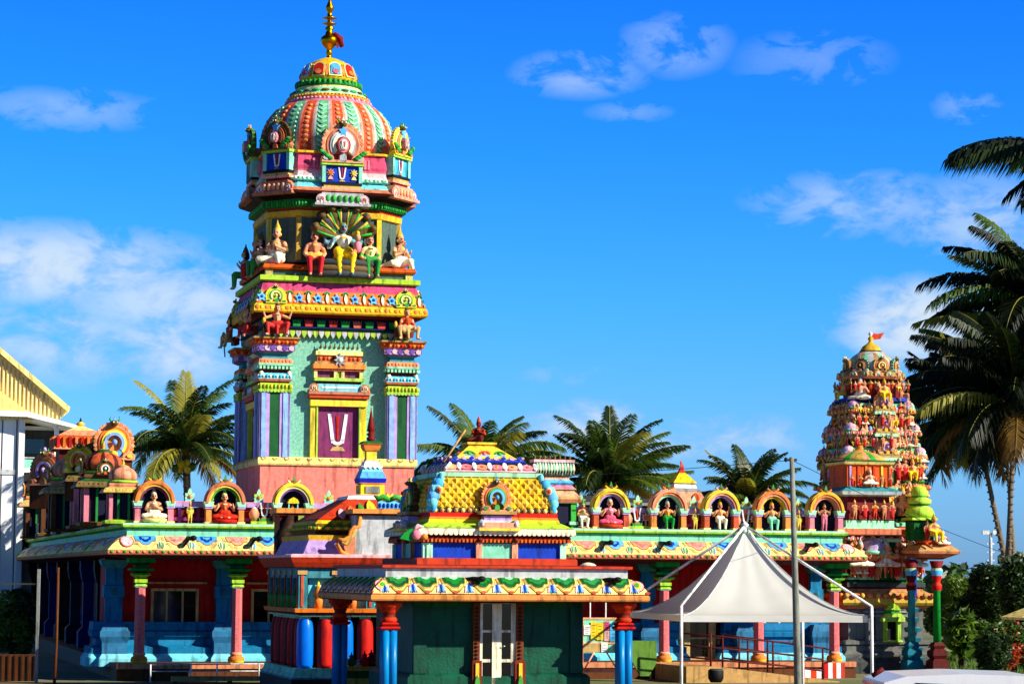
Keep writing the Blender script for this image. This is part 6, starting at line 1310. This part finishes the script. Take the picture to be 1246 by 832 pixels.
palm(1264, 385, 108, 5.6, 41, 'tall coconut palm leaning in from the right edge above the others', n=46, yel=.1, hang=1.0, wd=.13, lean=1.6, wind=-.1, shade=.75, fr=[(180, 8, 5.4, 24, 'palm_yellow', .9), (178, -25, 5.2, 60, 'palm_shade', 1.1), (150, 55, 5, 40, 'palm_yellow', .7), (182, -14, 4.6, 50, 'palm_dark', 1.0)])
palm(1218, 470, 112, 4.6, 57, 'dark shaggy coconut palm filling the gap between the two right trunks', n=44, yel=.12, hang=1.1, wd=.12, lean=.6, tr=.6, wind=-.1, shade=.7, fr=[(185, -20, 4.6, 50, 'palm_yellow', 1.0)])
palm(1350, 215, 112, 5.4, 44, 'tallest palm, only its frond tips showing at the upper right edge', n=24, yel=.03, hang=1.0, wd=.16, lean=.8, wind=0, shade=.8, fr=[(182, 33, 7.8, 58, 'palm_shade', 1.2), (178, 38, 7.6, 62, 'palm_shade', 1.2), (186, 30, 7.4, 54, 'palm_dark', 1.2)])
def bush(mb, c, r, mats, n, s=.1, seed=1, lobes=9):
    rg = random.Random(seed); cs = []
    for i in range(lobes): a = rg.uniform(0, 2*pi); b = rg.uniform(-.5, 1); q = rg.uniform(.3, .72); cs.append((Vector((c[0]+r[0]*q*cos(a), c[1]+r[1]*q*sin(a), c[2]+r[2]*b*.62)), rg.uniform(.3, .5), rg.choice(mats)))
    vs = []; fs = []; ms = []
    for i in range(n):
        cc, rr, mt = rg.choice(cs); d = Vector((rg.gauss(0, 1), rg.gauss(0, 1), rg.gauss(0, 1))).normalized()*rg.uniform(.55, 1.05)**.6
        p = cc+Vector((d.x*r[0]*rr, d.y*r[1]*rr, d.z*r[2]*rr)); 
        if p.z < .02: p.z = rg.uniform(.02, .3)
        a = Vector((rg.gauss(0, 1), rg.gauss(0, 1), rg.gauss(0, .6))).normalized()*s*rg.uniform(.6, 1.4); b = a.cross(Vector((rg.gauss(0, 1), rg.gauss(0, 1), rg.gauss(0, 1)))).normalized()*s*rg.uniform(.3, .6)
        k = len(vs); vs += [p-a, p+b, p+a, p-b]; fs.append((k, k+1, k+2, k+3)); ms.append(mt if rg.random() < .8 else rg.choice(mats))
    mb.add(vs, fs, ms)
def tree(x, ytop, ybot, wpx, Y, mats, n, lab, name='broadleaf_tree', cat='tree', s=.12, seed=1, trunk=True, lobes=12):
    c0 = at(x, ybot, Y); zt_ = at(x, ytop, Y).z; zb_ = max(0, c0.z if trunk else 0); w_ = wpx/FPX*Y/2
    t = thing(name, lab, cat, (c0.x, c0.y, 0), None, 0, 1, False)
    m = MB(); bush(m, (c0.x, c0.y, (zt_+zb_)/2), (w_*1.25, w_*1.1, (zt_-zb_)/2*1.15), mats, n, s, seed, lobes); m.build('crown' if trunk else 'leaves', t)
    m = MB(); m.tube([(c0.x, c0.y, 0), (c0.x+.05, c0.y, zb_+.2), (c0.x, c0.y, (zb_+zt_)/2)], [.12, .09, .04], 'dbrown', 7)
    for k in range(5): a = k*1.3; m.tube([(c0.x, c0.y, (zb_*.6+zt_*.3)), (c0.x+w_*.5*cos(a), c0.y+w_*.5*sin(a), zb_*.35+zt_*.62)], [.05, .015], 'dbrown', 5)
    m.build('trunk' if trunk else 'stem', t)
DK, MD, LT = 'leaf_dark', 'leaf_mid', 'leaf_light'
tree(1204, 690, 775, 62, 84, [DK, DK, MD], 8000, 'dark dense broadleaf tree below the floodlight mast', seed=4, s=.11, lobes=26)
tree(1252, 676, 775, 66, 80, [DK, MD, DK], 9000, 'dark broadleaf tree cut off by the right edge', seed=5, s=.11, lobes=26)
tree(1172, 700, 800, 60, 98, [LT, MD, LT], 8000, 'sunlit yellow-green bush behind the green pillar', 'leafy_bush', 'bush', seed=6, s=.11, trunk=False)
tree(1150, 712, 805, 44, 104, [LT, MD, LT], 5000, 'pale sunlit bush seen between the green pillar and the yellow-green bush', 'leafy_bush', 'bush', seed=16, s=.11, trunk=False)
tree(1196, 745, 812, 50, 80, [MD, DK, MD], 6000, 'mid green bush under the dark tree, right of the gateway porch', 'leafy_bush', 'bush', seed=7, s=.1, trunk=False)
tree(1232, 760, 815, 46, 70, [MD, 'leaf_orange', DK, 'leaf_orange'], 5000, 'bush with orange-red flowers under the white parasol edge', 'flowering_bush', 'bush', seed=8, s=.08, trunk=False)
tree(12, 716, 800, 50, 68, [MD, DK, LT], 8000, 'leafy green bush at the lower left edge above the brown wall', 'leafy_bush', 'bush', seed=9, s=.08, trunk=False)
tree(1168, 745, 815, 26, 74, [MD, LT], 260, 'young palm-like plant with a few long leaves on the grass strip', 'leafy_plant', 'plant', seed=10, s=.3, trunk=False)
tree(1215, 770, 822, 40, 64, [DK, MD], 5000, 'low dark green shrub beside the flowering bush at right', 'leafy_bush', 'bush', seed=11, s=.08, trunk=False)
m = MB(); rg_ = random.Random(3)
for k in range(70):
    x = -400+k*30; c = at(x, 700, 190); bush(m, (c.x+rg_.uniform(-2, 2), c.y+rg_.uniform(-8, 8), 1.6), (3.4, 3, rg_.uniform(1.6, 3.4)), [DK, MD, DK], 260, .5, k, 6)
tag(m.build('distant_trees', None), 'low dark band of trees far beyond the temple', 'trees', None, 'stuff')
m = MB(); rg_ = random.Random(4); vs = []; fs = []; ms = []
for k in range(9000):
    x = rg_.uniform(1120, 1300); Y = rg_.uniform(60, 90); c = at(x, 700, Y); h = rg_.uniform(.05, .2); a = rg_.uniform(0, pi); k2 = len(vs)
    vs += [(c.x-.03*cos(a), c.y-.03*sin(a), 0), (c.x+.03*cos(a), c.y+.03*sin(a), 0), (c.x+rg_.uniform(-.05, .05), c.y, h)]; fs.append((k2, k2+1, k2+2)); ms.append(LT if rg_.random() < .6 else MD)
m.add(vs, fs, ms); tag(m.build('grass', None), 'rough green grass at the right of the gateway tower', 'grass', None, 'stuff')
# ================================================================ building at the left edge
paint('bld_white', (246, 246, 240), .6, .06, 2, .05, 0, .06); YB = 96; b0 = at(-70, 700, YB)
bl = thing('white_building', 'white building with yellow corrugated gable and shaded balcony at the left edge', 'building', (at(78, 700, YB).x, YB, 0), None, 0, 1, False)
Bx = lambda x, y=600: at(x, y, YB).x
Bz = lambda y, x=40: at(x, y, YB).z
m = MB(); m.box(Bx(-70), Bx(27), YB, YB+9, 0, Bz(505), 'bld_white'); m.box(Bx(27), Bx(86), YB+2.2, YB+9, 0, Bz(515), 'bld_white')
for x in (2, 19): m.box(Bx(x), Bx(x+1.2), YB-.02, YB, 0, Bz(512), 'dgrey')
m.box(Bx(22), Bx(29), YB-.15, YB+.15, 0, Bz(508), 'bld_white'); m.box(Bx(-70), Bx(24), YB-.05, YB, Bz(578), Bz(572), 'lgrey'); m.build('wall', bl)
m = MB(); m.prism([(Bx(-70), Bz(512)), (Bx(70), Bz(511)), (Bx(78), Bz(500)), (Bx(0), Bz(437)), (Bx(-70), Bz(380))], YB-.25, YB+9, 'bld_yellow')
paint('bld_yellow', (244, 224, 164), .6, .1, 3, .1)
k = -60
while k < 74:
    zt_ = Bz(437+(k)*63/78+3); m.box(Bx(k), Bx(k+.9), YB-.3, YB-.25, Bz(511), zt_, 'mustard'); k += 5
a_ = (Bx(-70), Bz(376)); b_ = (Bx(80), Bz(499)); m.prism([(a_[0], a_[1]-.1), (b_[0], b_[1]-.1), (b_[0]+.05, b_[1]+.1), (a_[0], a_[1]+.15)], YB-.5, YB+9, 'cream'); m.build('gable_roof', bl)
m = MB(); m.prism([(Bx(-70), Bz(503)), (Bx(32), Bz(503)), (Bx(0), Bz(480)), (Bx(-70), Bz(430))], YB-.6, YB-.3, 'cream'); m.prism([(Bx(-70), Bz(508)), (Bx(30), Bz(509)), (Bx(94), Bz(523)), (Bx(94), Bz(519)), (Bx(32), Bz(503)), (Bx(-70), Bz(501))], YB-.7, YB+6, 'bld_white'); m.build('porch_roof', bl)
m = MB(); m.box(Bx(28), Bx(84), YB+2.15, YB+2.2, Bz(562), Bz(520), 'dgrey'); m.box(Bx(32), Bx(58), YB+2.1, YB+2.15, Bz(549), Bz(531), 'glass'); m.build('balcony_window', bl)
m = MB(); m.box(Bx(27), Bx(90), YB-.1, YB+2.2, Bz(575), Bz(571), 'bld_white'); m.box(Bx(28), Bx(90), YB-.05, YB, Bz(558), Bz(556.5), 'lgrey'); m.box(Bx(28), Bx(88), YB-.0, YB+.03, Bz(570), Bz(559), 'mint'); m.box(Bx(65), Bx(70), YB-.1, YB+.2, 0, Bz(514), 'bld_white'); m.build('balcony', bl)
bl.matrix_world = bl.matrix_world @ Matrix.Rotation(radians(15), 4, 'Z')
# left edge: low wall, thin poles
def simple(name, lab, cat, base, mb, group=None):
    t = mb.build(name, None, base); t.location = base; return tag(t, lab, cat, group)
c = at(0, 700, 62); m = MB(); m.box(at(-60, 700, 62).x, at(44, 700, 62).x, 62, 62.3, 0, at(20, 796, 62).z, 'brown')
for k in range(14): x = at(-60+8*k, 700, 62).x; m.box(x, x+.03, 61.97, 62.0, 0, at(20, 797, 62).z, 'dbrown')
simple('low_wall', 'low brown boarded wall at the lower left corner', 'wall', Vector((c.x, 62, 0)), m)
p0 = at(66, 832, 60); p1 = at(71, 690, 60); m = MB(); m.tube([(p0.x, 60, 0), (p0.x+.03, 60, 1), (p1.x, 60, p1.z)], [.04, .035, .03], 'brown', 8); simple('bamboo_pole', 'thin brown bamboo pole in the shade at the left end of the hall', 'pole', Vector((p0.x, 60, 0)), m)
m = MB(); q0 = at(47, 700, 61); zt_ = at(47, 692, 61).z; m.box(q0.x-.035, q0.x+.035, 61, 61.07, 0, zt_, 'grey'); m.box(at(-30, 700, 61).x, q0.x, 61.02, 61.06, at(20, 711, 61).z, at(20, 709, 61).z, 'dgrey'); simple('metal_frame', 'grey metal post with a thin crossbar at the left edge', 'frame', Vector((q0.x, 61, 0)), m)
# ================================================================ tent
ph = radians(11.2); Nn = at(829, 750, 52); Nn.z = 0; S_ = 4.19
ex = Vector((cos(ph), sin(ph), 0)); ey = Vector((-sin(ph), cos(ph), 0))
tent = thing('pagoda_tent', 'white peaked marquee tent with outside support arms in front of the hall', 'tent', Nn, None, 0, 1, False)
zpost, zed, zap = 2.1, 1.9, 3.66
def fabric():
    m = bpy.data.materials.new('tent_fabric'); m.use_nodes = True; t = m.node_tree; b = t.nodes['Principled BSDF']; o = t.nodes['Material Output']
    b.inputs['Base Color'].default_value = (.66, .67, .62, 1); b.inputs['Roughness'].default_value = .5
    tc_ = t.nodes.new('ShaderNodeTexCoord'); mp = t.nodes.new('ShaderNodeMapping'); mp.inputs['Scale'].default_value = (1, 1, 2.5); t.links.new(tc_.outputs['Object'], mp.inputs[0])
    n1 = t.nodes.new('ShaderNodeTexNoise'); n1.inputs['Scale'].default_value = .9; n1.inputs['Detail'].default_value = 1.5; n1.inputs['Distortion'].default_value = .4; t.links.new(mp.outputs[0], n1.inputs[0])
    bp = t.nodes.new('ShaderNodeBump'); bp.inputs['Strength'].default_value = .35; bp.inputs['Distance'].default_value = .12; t.links.new(n1.outputs[0], bp.inputs['Height']); t.links.new(bp.outputs[0], b.inputs['Normal'])
    tn = t.nodes.new('ShaderNodeBsdfTranslucent'); tn.inputs[0].default_value = (.8, .8, .74, 1); mx = t.nodes.new('ShaderNodeMixShader'); mx.inputs[0].default_value = .3
    t.links.new(b.outputs[0], mx.inputs[1]); t.links.new(tn.outputs[0], mx.inputs[2]); t.links.new(mx.outputs[0], o.inputs[0]); MATS['tent_fabric'] = m
fabric()
Sy = 4.75; ctr = Nn+ex*S_/2+ey*Sy/2; cor = [Nn, Nn+ex*S_, Nn+ex*S_+ey*Sy, Nn+ey*Sy]
m = MB(); nt_, nr_ = 20, 18; vs = []; fs = []
for s_ in range(4):
    a, b = cor[s_], cor[(s_+1) % 4]
    for i in range(nr_+1):
        r = i/nr_
        for j in range(nt_+1):
            f = j/nt_; e = a.lerp(b, f); ins = 1-.05*4*f*(1-f)*r; p = ctr+(e-ctr)*(r*ins*.97+.03*(1-r))
            sag = .07*sin(pi*f)*sin(pi*r); z = zed+(zap-zed)*(1-r)**1.75-sag+.012*sin(21*f+3*s_)*r*(1-r)*4; vs.append((p.x, p.y, z))
    o_ = s_*(nr_+1)*(nt_+1)
    for i in range(nr_):
        for j in range(nt_): q = o_+i*(nt_+1)+j; fs.append((q, q+1, q+nt_+2, q+nt_+1))
m.add(vs, fs, 'tent_fabric', True)
for s_ in range(4):                                         # valance
    a, b = cor[s_], cor[(s_+1) % 4]; vs = []; fs = []
    for j in range(nt_+1):
        f = j/nt_; e = a.lerp(b, f); ins = 1-.05*4*f*(1-f); p = ctr+(e-ctr)*ins*.97; vs += [(p.x, p.y, zed), (p.x, p.y, zed-.14)]
    for j in range(nt_): fs.append((2*j, 2*j+2, 2*j+3, 2*j+1))
    m.add(vs, fs, 'tent_fabric')
m.build('canopy', tent)
m = MB()
for s_ in range(4):
    for f in (0,):
        e = cor[s_].lerp(cor[(s_+1) % 4], f); pts = []
        for i in range(1, 15):
            r = i/14; p = ctr+(e-ctr)*(r*(1-.05*4*f*(1-f)*r)*.97+.03*(1-r)); pts.append((p.x, p.y, zed+(zap-zed)*(1-r)**1.75-.07*sin(pi*f)*sin(pi*r)+.004))
        m.tube(pts, .014, 'lgrey', 5)
m.build('seams', tent)
for k, c in enumerate(cor):
    m = MB(); m.tube([(c.x, c.y, 0), (c.x, c.y, zpost)], .035, 'white', 8); m.box(c.x-.12, c.x+.12, c.y-.12, c.y+.12, 0, .02, 'steel'); m.build('post', tent)
    d = (c-ctr)*.02; m = MB(); m.tube([(c.x, c.y, zpost), (ctr.x+d.x, ctr.y+d.y, zap+.14)], .03, 'white', 8); m.build('support_arm', tent)
m = MB(); m.lathe([(.06, zap-.05, 'mintpale'), (.1, zap+.05, 'white'), (.07, zap+.14, 'lgrey'), (.09, zap+.2, 'white'), (.02, zap+.26, 'white')], 10, (ctr.x, ctr.y, 0)); m.build('peak_cap', tent)
# ================================================================ utility pole and wires
Yp = 49; p0 = at(970.5, 840, Yp); p1 = at(963.5, 556, Yp); up_ = thing('utility_pole', 'tall slim grey wooden pole standing in front of the tent', 'pole', (p0.x, Yp, 0), None, 0, 1, False)
paint('pole_wood', (128, 132, 118), .8, .3, 5, .4)
m = MB(); m.tube([(p0.x+.01, Yp, 0), (p0.x, Yp, 1), ((p0.x+p1.x)/2, Yp, p1.z*.6), (p1.x, Yp, p1.z)], [.078, .074, .06, .048], 'pole_wood', 12); m.build('shaft', up_)
m = MB(); m.box(p1.x-.12, p1.x+.1, Yp-.03, Yp+.03, p1.z-.08, p1.z-.03, 'dgrey'); m.ell((p1.x-.12, Yp, p1.z-.05), (.04, .04, .05), 'black', 7, 5); m.build('bracket', up_)
a_ = Vector((p1.x, Yp, p1.z-.06)); w1 = at(300, 562, 130); w2 = at(1420, 720, 90)
for w_, lab, sg in ((w1, 'thin wire running left from the grey pole', .6), (w2, 'thin wire running right from the grey pole towards the palms', .5)):
    m = MB(); pts = []
    for i in range(25): f = i/24; p = a_.lerp(w_, f); p.z -= sg*4*f*(1-f); pts.append(p)
    m.tube(pts, .007, 'black', 4); simple('overhead_wire', lab, 'wire', a_, m)
# ================================================================ entrance ramp with railings
rA, rB = pu(842, 808, -1.2), pu(1004, 830, -1.2)
rampt = thing('access_ramp', 'sloping entrance ramp with reddish brown pipe railings behind the tent', 'ramp', (rA, -1.2, 0))
m = MB(); m.prism([(rA-.5, 0), (rB, 0), (rB, .02), (rA+.3, .42), (rA-.5, .42)], -2.2, -1.0, 'tan'); m.box(rA-.5, rA+.3, -1.0, .4, 0, .415, 'tan'); m.build('slab', rampt)
for v_, n_, x0, x1 in ((-2.15, 5, rA-.6, rB-1.2), (-1.05, 5, rA+.9, rB)):
    m = MB(); zr_ = lambda x: .42*max(0, min(1, (rB-x)/(rB-rA-.3)))
    for i in range(n_): x = x0+(x1-x0)*i/(n_-1); m.tube([(x, v_, zr_(x)-.02), (x, v_, zr_(x)+.85)], .028, 'maroon', 7)
    for h_ in (.25, .55, .85): m.tube([(x0, v_, zr_(x0)+h_), (x1, v_, zr_(x1)+h_)], .024, 'maroon', 7)
    m.tube([(x1, v_, zr_(x1)+.85), (x1+.22, v_, zr_(x1)+.8), (x1+.25, v_, zr_(x1)+.5), (x1, v_, zr_(x1)+.45)], .022, 'black', 7); m.build('railing', rampt)
m = MB(); c = pu(871, 812, -3.0); m.lathe([(.14, 0, 'black'), (.2, .1, 'black'), (.2, .3, 'dgrey'), (.14, .34, 'black')], 12, (0, 0, 0)); o = m.build('black_bin'); o.matrix_world = TW @ Matrix.Translation((c, -3.0, 0.05)); tag(o, 'small round black bin at the foot of the ramp railing', 'bin')
# ================================================================ notice board
VN = -10.6; un = pu(730, 780, VN); nb = thing('notice_board', 'metal framed notice board with coloured papers between shrine column and hall', 'notice board', (un, VN, 0))
zn = lambda y: pz(730, y, VN); xn = lambda x: pu(x, 780, VN)
m = MB()
for x in (708.5, 751.5): m.box(xn(x)-.02, xn(x)+.02, VN-.02, VN+.02, 0, zn(752), 'salmon')
for y in (752, 782, 814): m.box(xn(708.5), xn(751.5), VN-.018, VN+.018, zn(y)-.02, zn(y)+.02, 'salmon')
m.tube([(xn(723), VN, zn(793)), (xn(711), VN, zn(814))], .018, 'salmon', 6); m.tube([(xn(738), VN, zn(793)), (xn(751), VN, zn(814))], .018, 'salmon', 6)
m.box(xn(706), xn(753), VN-.2, VN+.1, zn(817), zn(813), 'terracotta'); m.build('frame', nb)
m = MB(); m.box(xn(709), xn(751), VN+.0, VN+.015, zn(794), zn(753), 'mint'); m.box(xn(709), xn(731), VN-.012, VN, zn(793), zn(783), 'tan'); m.build('board', nb)
for (x0, x1, y0, y1, c) in ((710, 718, 760, 772, 'white'), (718.5, 725.5, 756, 777, 'yellow'), (726, 733.5, 757, 778, 'yellow'), (734, 741, 756, 766, 'hotpink'), (735, 741, 767, 779, 'palepink'), (742, 750.5, 757, 780, 'skyblue'), (731, 739, 782, 793, 'white')):
    m = MB(); m.box(xn(x0), xn(x1), VN-.03, VN-.022, zn(y1), zn(y0), c)
    for k in range(4): yy = y0+(y1-y0)*(k+1)/5; m.box(xn(x0+1.4), xn(x1-1.4-(k % 2)), VN-.032, VN-.03, zn(yy)-.006, zn(yy)+.006, 'dgrey')
    m.build('paper', nb)
for x in (718, 737): m = MB(); m.box(xn(x)-.012, xn(x)+.012, VN-.012, VN+.012, zn(752), zn(728), 'white'); m.build('hanger', nb)
# green board, pots table, bench, rail
VO = -1.4; xo = lambda x: pu(x, 800, VO); zo = lambda y: pz(785, y, VO)
m = MB(); m.prism([(xo(767), zo(779)), (xo(799), zo(779)), (xo(799), zo(806)), (xo(790), zo(822)), (xo(779), zo(822)), (xo(767), zo(800))], VO, VO+.08, 'olive'); m.tube([(xo(772), VO+.1, zo(790)), (xo(772), VO+.3, 0)], .03, 'dgrey', 6); m.tube([(xo(795), VO+.1, zo(790)), (xo(795), VO+.3, 0)], .03, 'dgrey', 6)
o = m.build('green_panel', None, (xo(783), VO, 0)); o.matrix_world = TW @ Matrix.Translation((xo(783), VO, 0)); tag(o, 'plain olive green panel with cut corners leaning by the first right pillar', 'panel')
VT = -9.6; xt = lambda x: pu(x, 812, VT); zt2 = lambda y: pz(435, y, VT)
tb = thing('offering_table', 'mustard and green table holding pots beyond the shrine left column', 'table', (xt(436), VT, 0))
m = MB(); m.box(xt(410), xt(466), VT-.3, VT+.5, zt2(815), zt2(810), 'mustard'); m.build('top', tb); m = MB(); m.box(xt(412), xt(464), VT-.24, VT+.45, zt2(824), zt2(815), 'dgreen'); m.box(xt(412), xt(464), VT-.26, VT+.45, 0, zt2(824), 'mustard'); m.build('cabinet', tb)
for x, c, s_, lab in ((418, 'gold', .11, 'brass pot, leftmost on the offering table'), (427, 'dgreen', .1, 'dark green pot second from left on the offering table'), (435, 'lgrey', .06, 'small pale cup between the green and red pots'), (443, 'red', .11, 'red jar in the row on the offering table, nearer the middle'), (451, 'dred', .12, 'dark red jar with tall spout on the offering table'), (458, 'red', .1, 'red jar closest to the twin blue column')):
    m = MB(); m.lathe([(s_*.5, 0, c), (s_*.95, s_*.5, c), (s_, s_*1.1, c), (s_*.6, s_*1.7, c), (s_*.4, s_*1.9, c), (s_*.6, s_*2.2, c), (s_*.2, s_*2.5, 'black'), (s_*.05, s_*3.1, 'black')], 14); o = m.build('pot'); o.matrix_world = TW @ Matrix.Translation((xt(x), VT-.05, zt2(810))); tag(o, lab, 'pot')
VB = -.4; xb = lambda x: pu(x, 820, VB); zb_ = lambda y: pz(260, y, VB)
rl = thing('white_railing', 'low white pipe railing between the two left pillars', 'railing', (xb(250), VB, 0)); m = MB(); m.tube([(xb(183), VB, zb_(808)), (xb(345), VB, zb_(807))], .018, 'lgrey', 7); m.tube([(xb(183), VB, zb_(816)), (xb(345), VB, zb_(816))], .016, 'lgrey', 6); m.build('rail', rl)
for x in (183, 232, 264, 315, 345): m = MB(); m.tube([(xb(x), VB, 0), (xb(x), VB, zb_(807.5))], .022, 'white', 7); m.build('rail_post', rl)
bn = thing('wooden_bench', 'long tan bench in front of the left pillars', 'bench', (xb(270), VB-.6, 0)); m = MB(); m.box(xb(205), xb(345), VB-.8, VB-.45, zb_(826)-.01, zb_(821), 'tan'); m.build('seat', bn)
for x in (209, 275, 340): m = MB(); m.box(xb(x)-.04, xb(x)+.04, VB-.78, VB-.47, 0, zb_(826)-.01, 'brown'); m.build('leg', bn)
# ================================================================ car, parasol, floodlight mast
YC = 28.; kc = YC/FPX; cx0 = at(1056, 820, YC).x; zr = at(1110, 819.5, YC).z
car = thing('parked_car', 'white hatchback with only its roof visible at the lower right', 'car', (cx0+2.0, YC+.9, 0), None, 0, 1, False)
paint('car_white', (225, 226, 228), .22, .04, 3, 0, 0, .05)
prof = [(0, .35), (4.1, .35), (4.15, .75), (3.9, .92), (3.0, 1.02), (2.35, zr-.12), (1.9, zr-.02), (1.1, zr), (.45, zr-.03), (.2, zr-.1), (-.02, 1.0), (-.08, .6)]
m = MB(); m.prism([(cx0+a, b) for a, b in prof], YC+.08, YC+1.72, 'car_white'); m.prism([(cx0+a*.99+.03, min(b, 1.0)) for a, b in prof], YC, YC+1.8, 'car_white'); m.build('body', car)
m = MB(); m.prism([(cx0+.5, 1.06), (cx0+2.85, 1.04), (cx0+2.3, zr-.16), (cx0+.55, zr-.1)], YC+.06, YC+.08, 'glass'); m.build('side_window', car)
m = MB(); m.prism([(cx0-.0, 1.08), (cx0+.03, 1.08), (cx0+.2, zr-.13), (cx0+.17, zr-.13)], YC+.2, YC+1.6, 'glass'); m.build('rear_window', car)
for a in (.8, 3.25):
    for b in (YC+.02, YC+1.58):
        m = MB(); m.T = Matrix.Translation((cx0+a, b, .32)) @ Matrix.Rotation(-pi/2, 4, 'X'); m.lathe([(.2, 0, 'black'), (.31, .02, 'black'), (.32, .1, 'black'), (.31, .19, 'black'), (.2, .2, 'black')], 24); w_ = m.build('wheel', car); m = MB(); m.T = Matrix.Translation((cx0+a, b-.01, .32)) @ Matrix.Rotation(-pi/2, 4, 'X'); m.lathe([(.05, 0, 'steel'), (.19, .0, 'steel'), (.19, .04, 'steel')], 16); m.build('rim', w_)
for b in (YC+.15, YC+1.45): m = MB(); m.box(cx0-.1, cx0-.04, b, b+.2, .75, .95, 'red'); m.build('tail_light', car)
m = MB(); m.tube([(cx0+.15, YC+.7, zr-.05), (cx0+.28, YC+.7, zr+.03)], .03, 'dred', 6); m.build('roof_aerial', car)
Yu = 58; pc_ = at(1276, 746, Yu); pr = thing('parasol', 'pale parasol with just its left tip showing at the right edge', 'parasol', (pc_.x, Yu, 0), None, 0, 1, False)
m = MB(); ze = at(1220, 750, Yu).z; m.lathe([(1.1, ze-.06, 'cream'), (1.12, ze, 'cream'), (.6, ze+.2, 'ivory'), (.05, ze+.38, 'ivory')], 8, (pc_.x, Yu, 0), smooth=False); m.build('canopy', pr); m = MB(); m.tube([(pc_.x, Yu, 0), (pc_.x, Yu, ze+.3)], .03, 'steel', 8); m.build('pole', pr)
Ym = 150; fm = at(1206, 700, Ym); ft = thing('floodlight_mast', 'distant white floodlight mast above the trees between palm trunk and gateway', 'light mast', (fm.x, Ym, 0), None, 0, 1, False)
zt3 = at(1206, 648, Ym).z; m = MB(); m.tube([(fm.x, Ym, 0), (fm.x, Ym, zt3)], .09, 'lgrey', 8); m.build('pole', ft)
for a in (-.32, .3): m = MB(); m.box(fm.x+a-.2, fm.x+a+.2, Ym-.2, Ym+.1, zt3-.1, zt3+.14, 'white'); m.build('lamp', ft)
m = MB(); 
for k in range(6): m.box(fm.x-.22, fm.x+.22, Ym-.03, Ym+.03, zt3-.7-.5*k, zt3-.62-.5*k, 'white')
m.build('rungs', ft)
